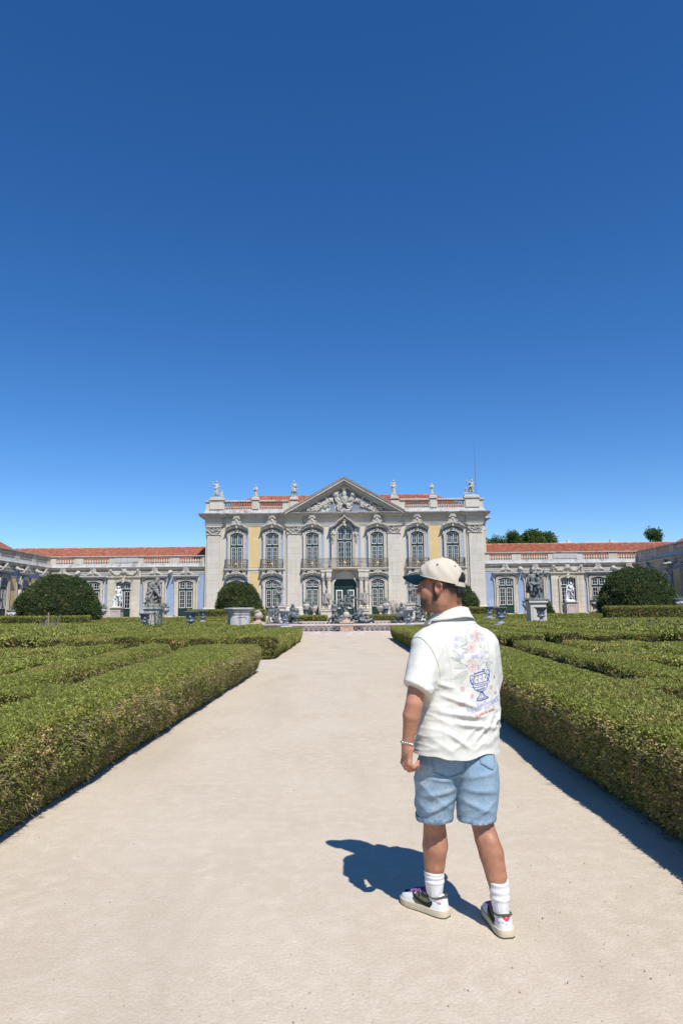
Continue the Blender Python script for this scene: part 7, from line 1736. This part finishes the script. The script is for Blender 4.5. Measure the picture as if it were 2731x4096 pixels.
M['lea']=pm('white_leather',(.74,.75,.73),(.70,.71,.69),20,.45,.1,200,.4,bdist=.002); M['olive']=pm('olive_suede',(.135,.13,.075),(.10,.10,.058),30,.9,.2,300,.1,bdist=.002); M['blk']=pm('black_suede',(.018,.016,.014),(.028,.025,.022),30,.8,.2,300,.2,bdist=.002)
M['mid']=pm('cream_midsole',(.60,.52,.37),(.57,.49,.35),20,.6,.1,100,.3,bdist=.002); M['outs']=pm('dark_green_outsole',(.05,.075,.05),None,1,.7); M['lace']=pm('purple_lace',(.17,.07,.28),(.36,.12,.30),30,.7); M['red']=pm('red_print',(.65,.03,.05),None,1,.6)
def shoe(heel,yaw,left):
    """heel: ground point under the back of the heel; yaw: direction of the toe"""
    c,s=math.cos(yaw),math.sin(yaw); O=V3(heel[0],heel[1],.012)
    def T(y,x,z): return O+V3(c*y-s*x,s*y+c*x,z)-MO          # y along the shoe, x to the left of it
    L=.288; ys=[0,.012,.03,.06,.10,.14,.18,.215,.245,.268,.282,.288]
    hw=[.016,.031,.038,.0415,.041,.041,.045,.048,.046,.038,.022,.006]; cx=[0,0,0,0,.001,.002,.003,.003,.001,-.002,-.005,-.006]
    if not left: cx=[-v for v in cx]
    tp=[.060,.092,.096,.088,.088,.094,.082,.068,.060,.054,.044,.034]
    def outline(d): 
        Lp=[(y-(d if y<.02 else 0)+(d if y>.27 else 0),cx[i]+hw[i]+d) for i,y in enumerate(ys)]; Rp=[(y-(d if y<.02 else 0)+(d if y>.27 else 0),cx[i]-hw[i]-d) for i,y in enumerate(ys)]
        return Lp+Rp[::-1]
    t=link('shoe',None,man)
    # upper
    V=[];F=[]; na=14
    for i,y in enumerate(ys):
        for k in range(na+1):
            a=math.pi*k/na; ww=hw[i]*1.02; x=cx[i]+ww*math.copysign(abs(math.cos(a))**.75,math.cos(a))*(1 if math.sin(a)<.2 else .98); z=.020+(tp[i]-.020)*abs(math.sin(a))**.62
            lean=.010*(z/.09) if i<3 else 0
            V.append(tuple(T(y+lean*.5,x*(1-.12*(z/.1)),z)))
    for i in range(len(ys)-1):
        for k in range(na): F.append((i*(na+1)+k,(i+1)*(na+1)+k,(i+1)*(na+1)+k+1,i*(na+1)+k+1))
    F.append(tuple(range(na+1))); F.append(tuple((len(ys)-1)*(na+1)+k for k in range(na,-1,-1)))
    mu=MB().add(V,F).mesh('upper',M['lea'],180); part('upper',mu,None,t)
    ub=BVHTree.FromPolygons([tuple(v.co) for v in mu.vertices],[tuple(p.vertices) for p in mu.polygons])
    def band(d0,d1,z0,z1,mat,nm):
        A=outline(d0);B=outline(d1);n=len(A); V=[tuple(T(y,x,z0)) for y,x in A]+[tuple(T(y,x,(z0+z1)/2)) for y,x in B]+[tuple(T(y,x,z1)) for y,x in A]
        F=[(i,(i+1)%n,n+(i+1)%n,n+i) for i in range(n)]+[(n+i,n+(i+1)%n,2*n+(i+1)%n,2*n+i) for i in range(n)]+[tuple(range(n)),tuple(range(3*n-1,2*n-1,-1))]
        part(nm,MB().add(V,F),mat,t,60)
    band(.005,.0065,.002,.030,M['mid'],'midsole'); band(.004,.005,-.010,.003,M['outs'],'outsole')
    def fside(sgn):
        def fn(y,z,off):
            o=Vector(T(y,sgn*.2,z)); d=Vector(T(y,0,z))-o; d.normalize(); hit,n,i,_=ub.ray_cast(o,d,.4)
            if hit is None: return None
            return hit-d*off
        return fn
    def fback(x,z,off):
        o=Vector(T(-.2,x,z)); d=Vector(T(0,x,z))-o; d.normalize(); hit,n,i,_=ub.ray_cast(o,d,.4); return None if hit is None else hit-d*off
    def ftop(y,x,off):
        o=Vector(T(y,x,.3)); hit,n,i,_=ub.ray_cast(o,Vector((0,0,-1)),.4); return None if hit is None else hit+n*off
    for sg in (1,-1):
        fs=fside(sg)
        patch('side_panel',[(.075,.032),(.165,.032),(.185,.05),(.172,.078),(.14,.084),(.10,.079),(.065,.083),(.06,.07)],M['olive'],t,.0012,fs)
        sw=crv((.205,.082),(.18,.060),(.15,.046),(.115,.036),(.085,.034),(.068,.042),(.062,.058),(.070,.070),n=4)+crv((.070,.070),(.082,.056),(.105,.051),(.135,.056),(.165,.066),(.19,.077),n=4)[1:]
        patch('side_stripe',sw,M['blk'],t,.0026,fs,2)
        patch('heel_flap',[(.002,.093),(.002,.066),(.02,.060),(.05,.070),(.075,.084),(.04,.092)],M['lea'],t,.0028,fs,2)
    patch('toe_cap',[(.222,-.026),(.222,.026),(.245,.027),(.264,.018),(.268,0),(.264,-.018),(.245,-.027)],M['blk'],t,.0012,ftop,3)
    patch('tongue',[(.115,-.02),(.115,.02),(.215,.022),(.215,-.022)],M['olive'],t,.003,ftop,2)
    m=MB()
    for i in range(6):
        y=.13+i*.015; P=[]
        for k in range(9):
            x=-.028+.056*k/8; h_=ftop(y+(.004 if k%2 else 0),x,.006); 
            if h_ is not None: P.append(tuple(h_))
        if len(P)>2: m.tube(P,.0042,6)
    if left: m.tube([T(.12,.0,.100),T(.10,.012,.112),T(.085,.004,.120)],.006,6); m.tube([T(.14,.0,.100),T(.15,.03,.098),T(.13,.045,.090)],.0035,5)
    part('lace',m,M['lace'],t,60)
    col=MB(); P=[]
    for k in range(25):
        a=2*math.pi*k/24; P.append(T(.064+.060*math.cos(a),.0385*math.sin(a),.094-.014*math.sin(a)**2+.003*math.cos(a)**2))
    col.tube(P[:-1],.0042,7,True); part('collar_trim',col,M['olive'],t,60)
    # heel emblem
    if left:
        fs=fside(1); cy,cz=.022,.073; m=MB()
        ringp=[(cy+.0095*math.cos(a),cz+.0095*math.sin(a)) for a in [k*math.pi/10 for k in range(21)]]; stline(m,ringp,.0042,.0008,fs); stline(m,[(cy+.0045*math.cos(a),cz-.0005+.0045*math.sin(a)) for a in [math.pi*(1.1+.8*k/6) for k in range(7)]],.0042,.0008,fs); stline(m,[(cy-.003,cz+.003),(cy-.003,cz+.001)],.0042,.0009,fs); stline(m,[(cy+.003,cz+.003),(cy+.003,cz+.001)],.0042,.0009,fs); part('heel_emblem',m,M['red'],t,60)
    else:
        tab=patch('heel_tab',[(-.030,.086),(-.022,.064),(0,.056),(.022,.064),(.030,.086),(.018,.096),(-.018,.096)],M['lea'],t,.003,fback,2)
        for sg in (-1,1):
            for dz,l in ((.006,.024),(.002,.021),(-.002,.016),(-.006,.010)):
                patch('emblem_feather',[(sg*.003,.077+dz-.0022),(sg*l,.077+dz*1.3-.001),(sg*l*.9,.077+dz*1.3+.0022),(sg*.003,.077+dz+.0024)],M['red'],t,.0046,fback,1)
        patch('emblem_ball',[(.0055*math.cos(a),.074+.0065*math.sin(a)) for a in [k*math.pi/6 for k in range(12)]],M['red'],t,.005,fback,1)
        patch('pull_strip',[(-.030,.088),(-.018,.098),(.018,.098),(.030,.088),(.018,.094),(-.018,.094)],M['olive'],t,.0052,fback,1)
    return t
shoe((.482,3.630),math.atan2(.213,-.212),True)
shoe((.727,3.408),math.atan2(.27,-.028),False)
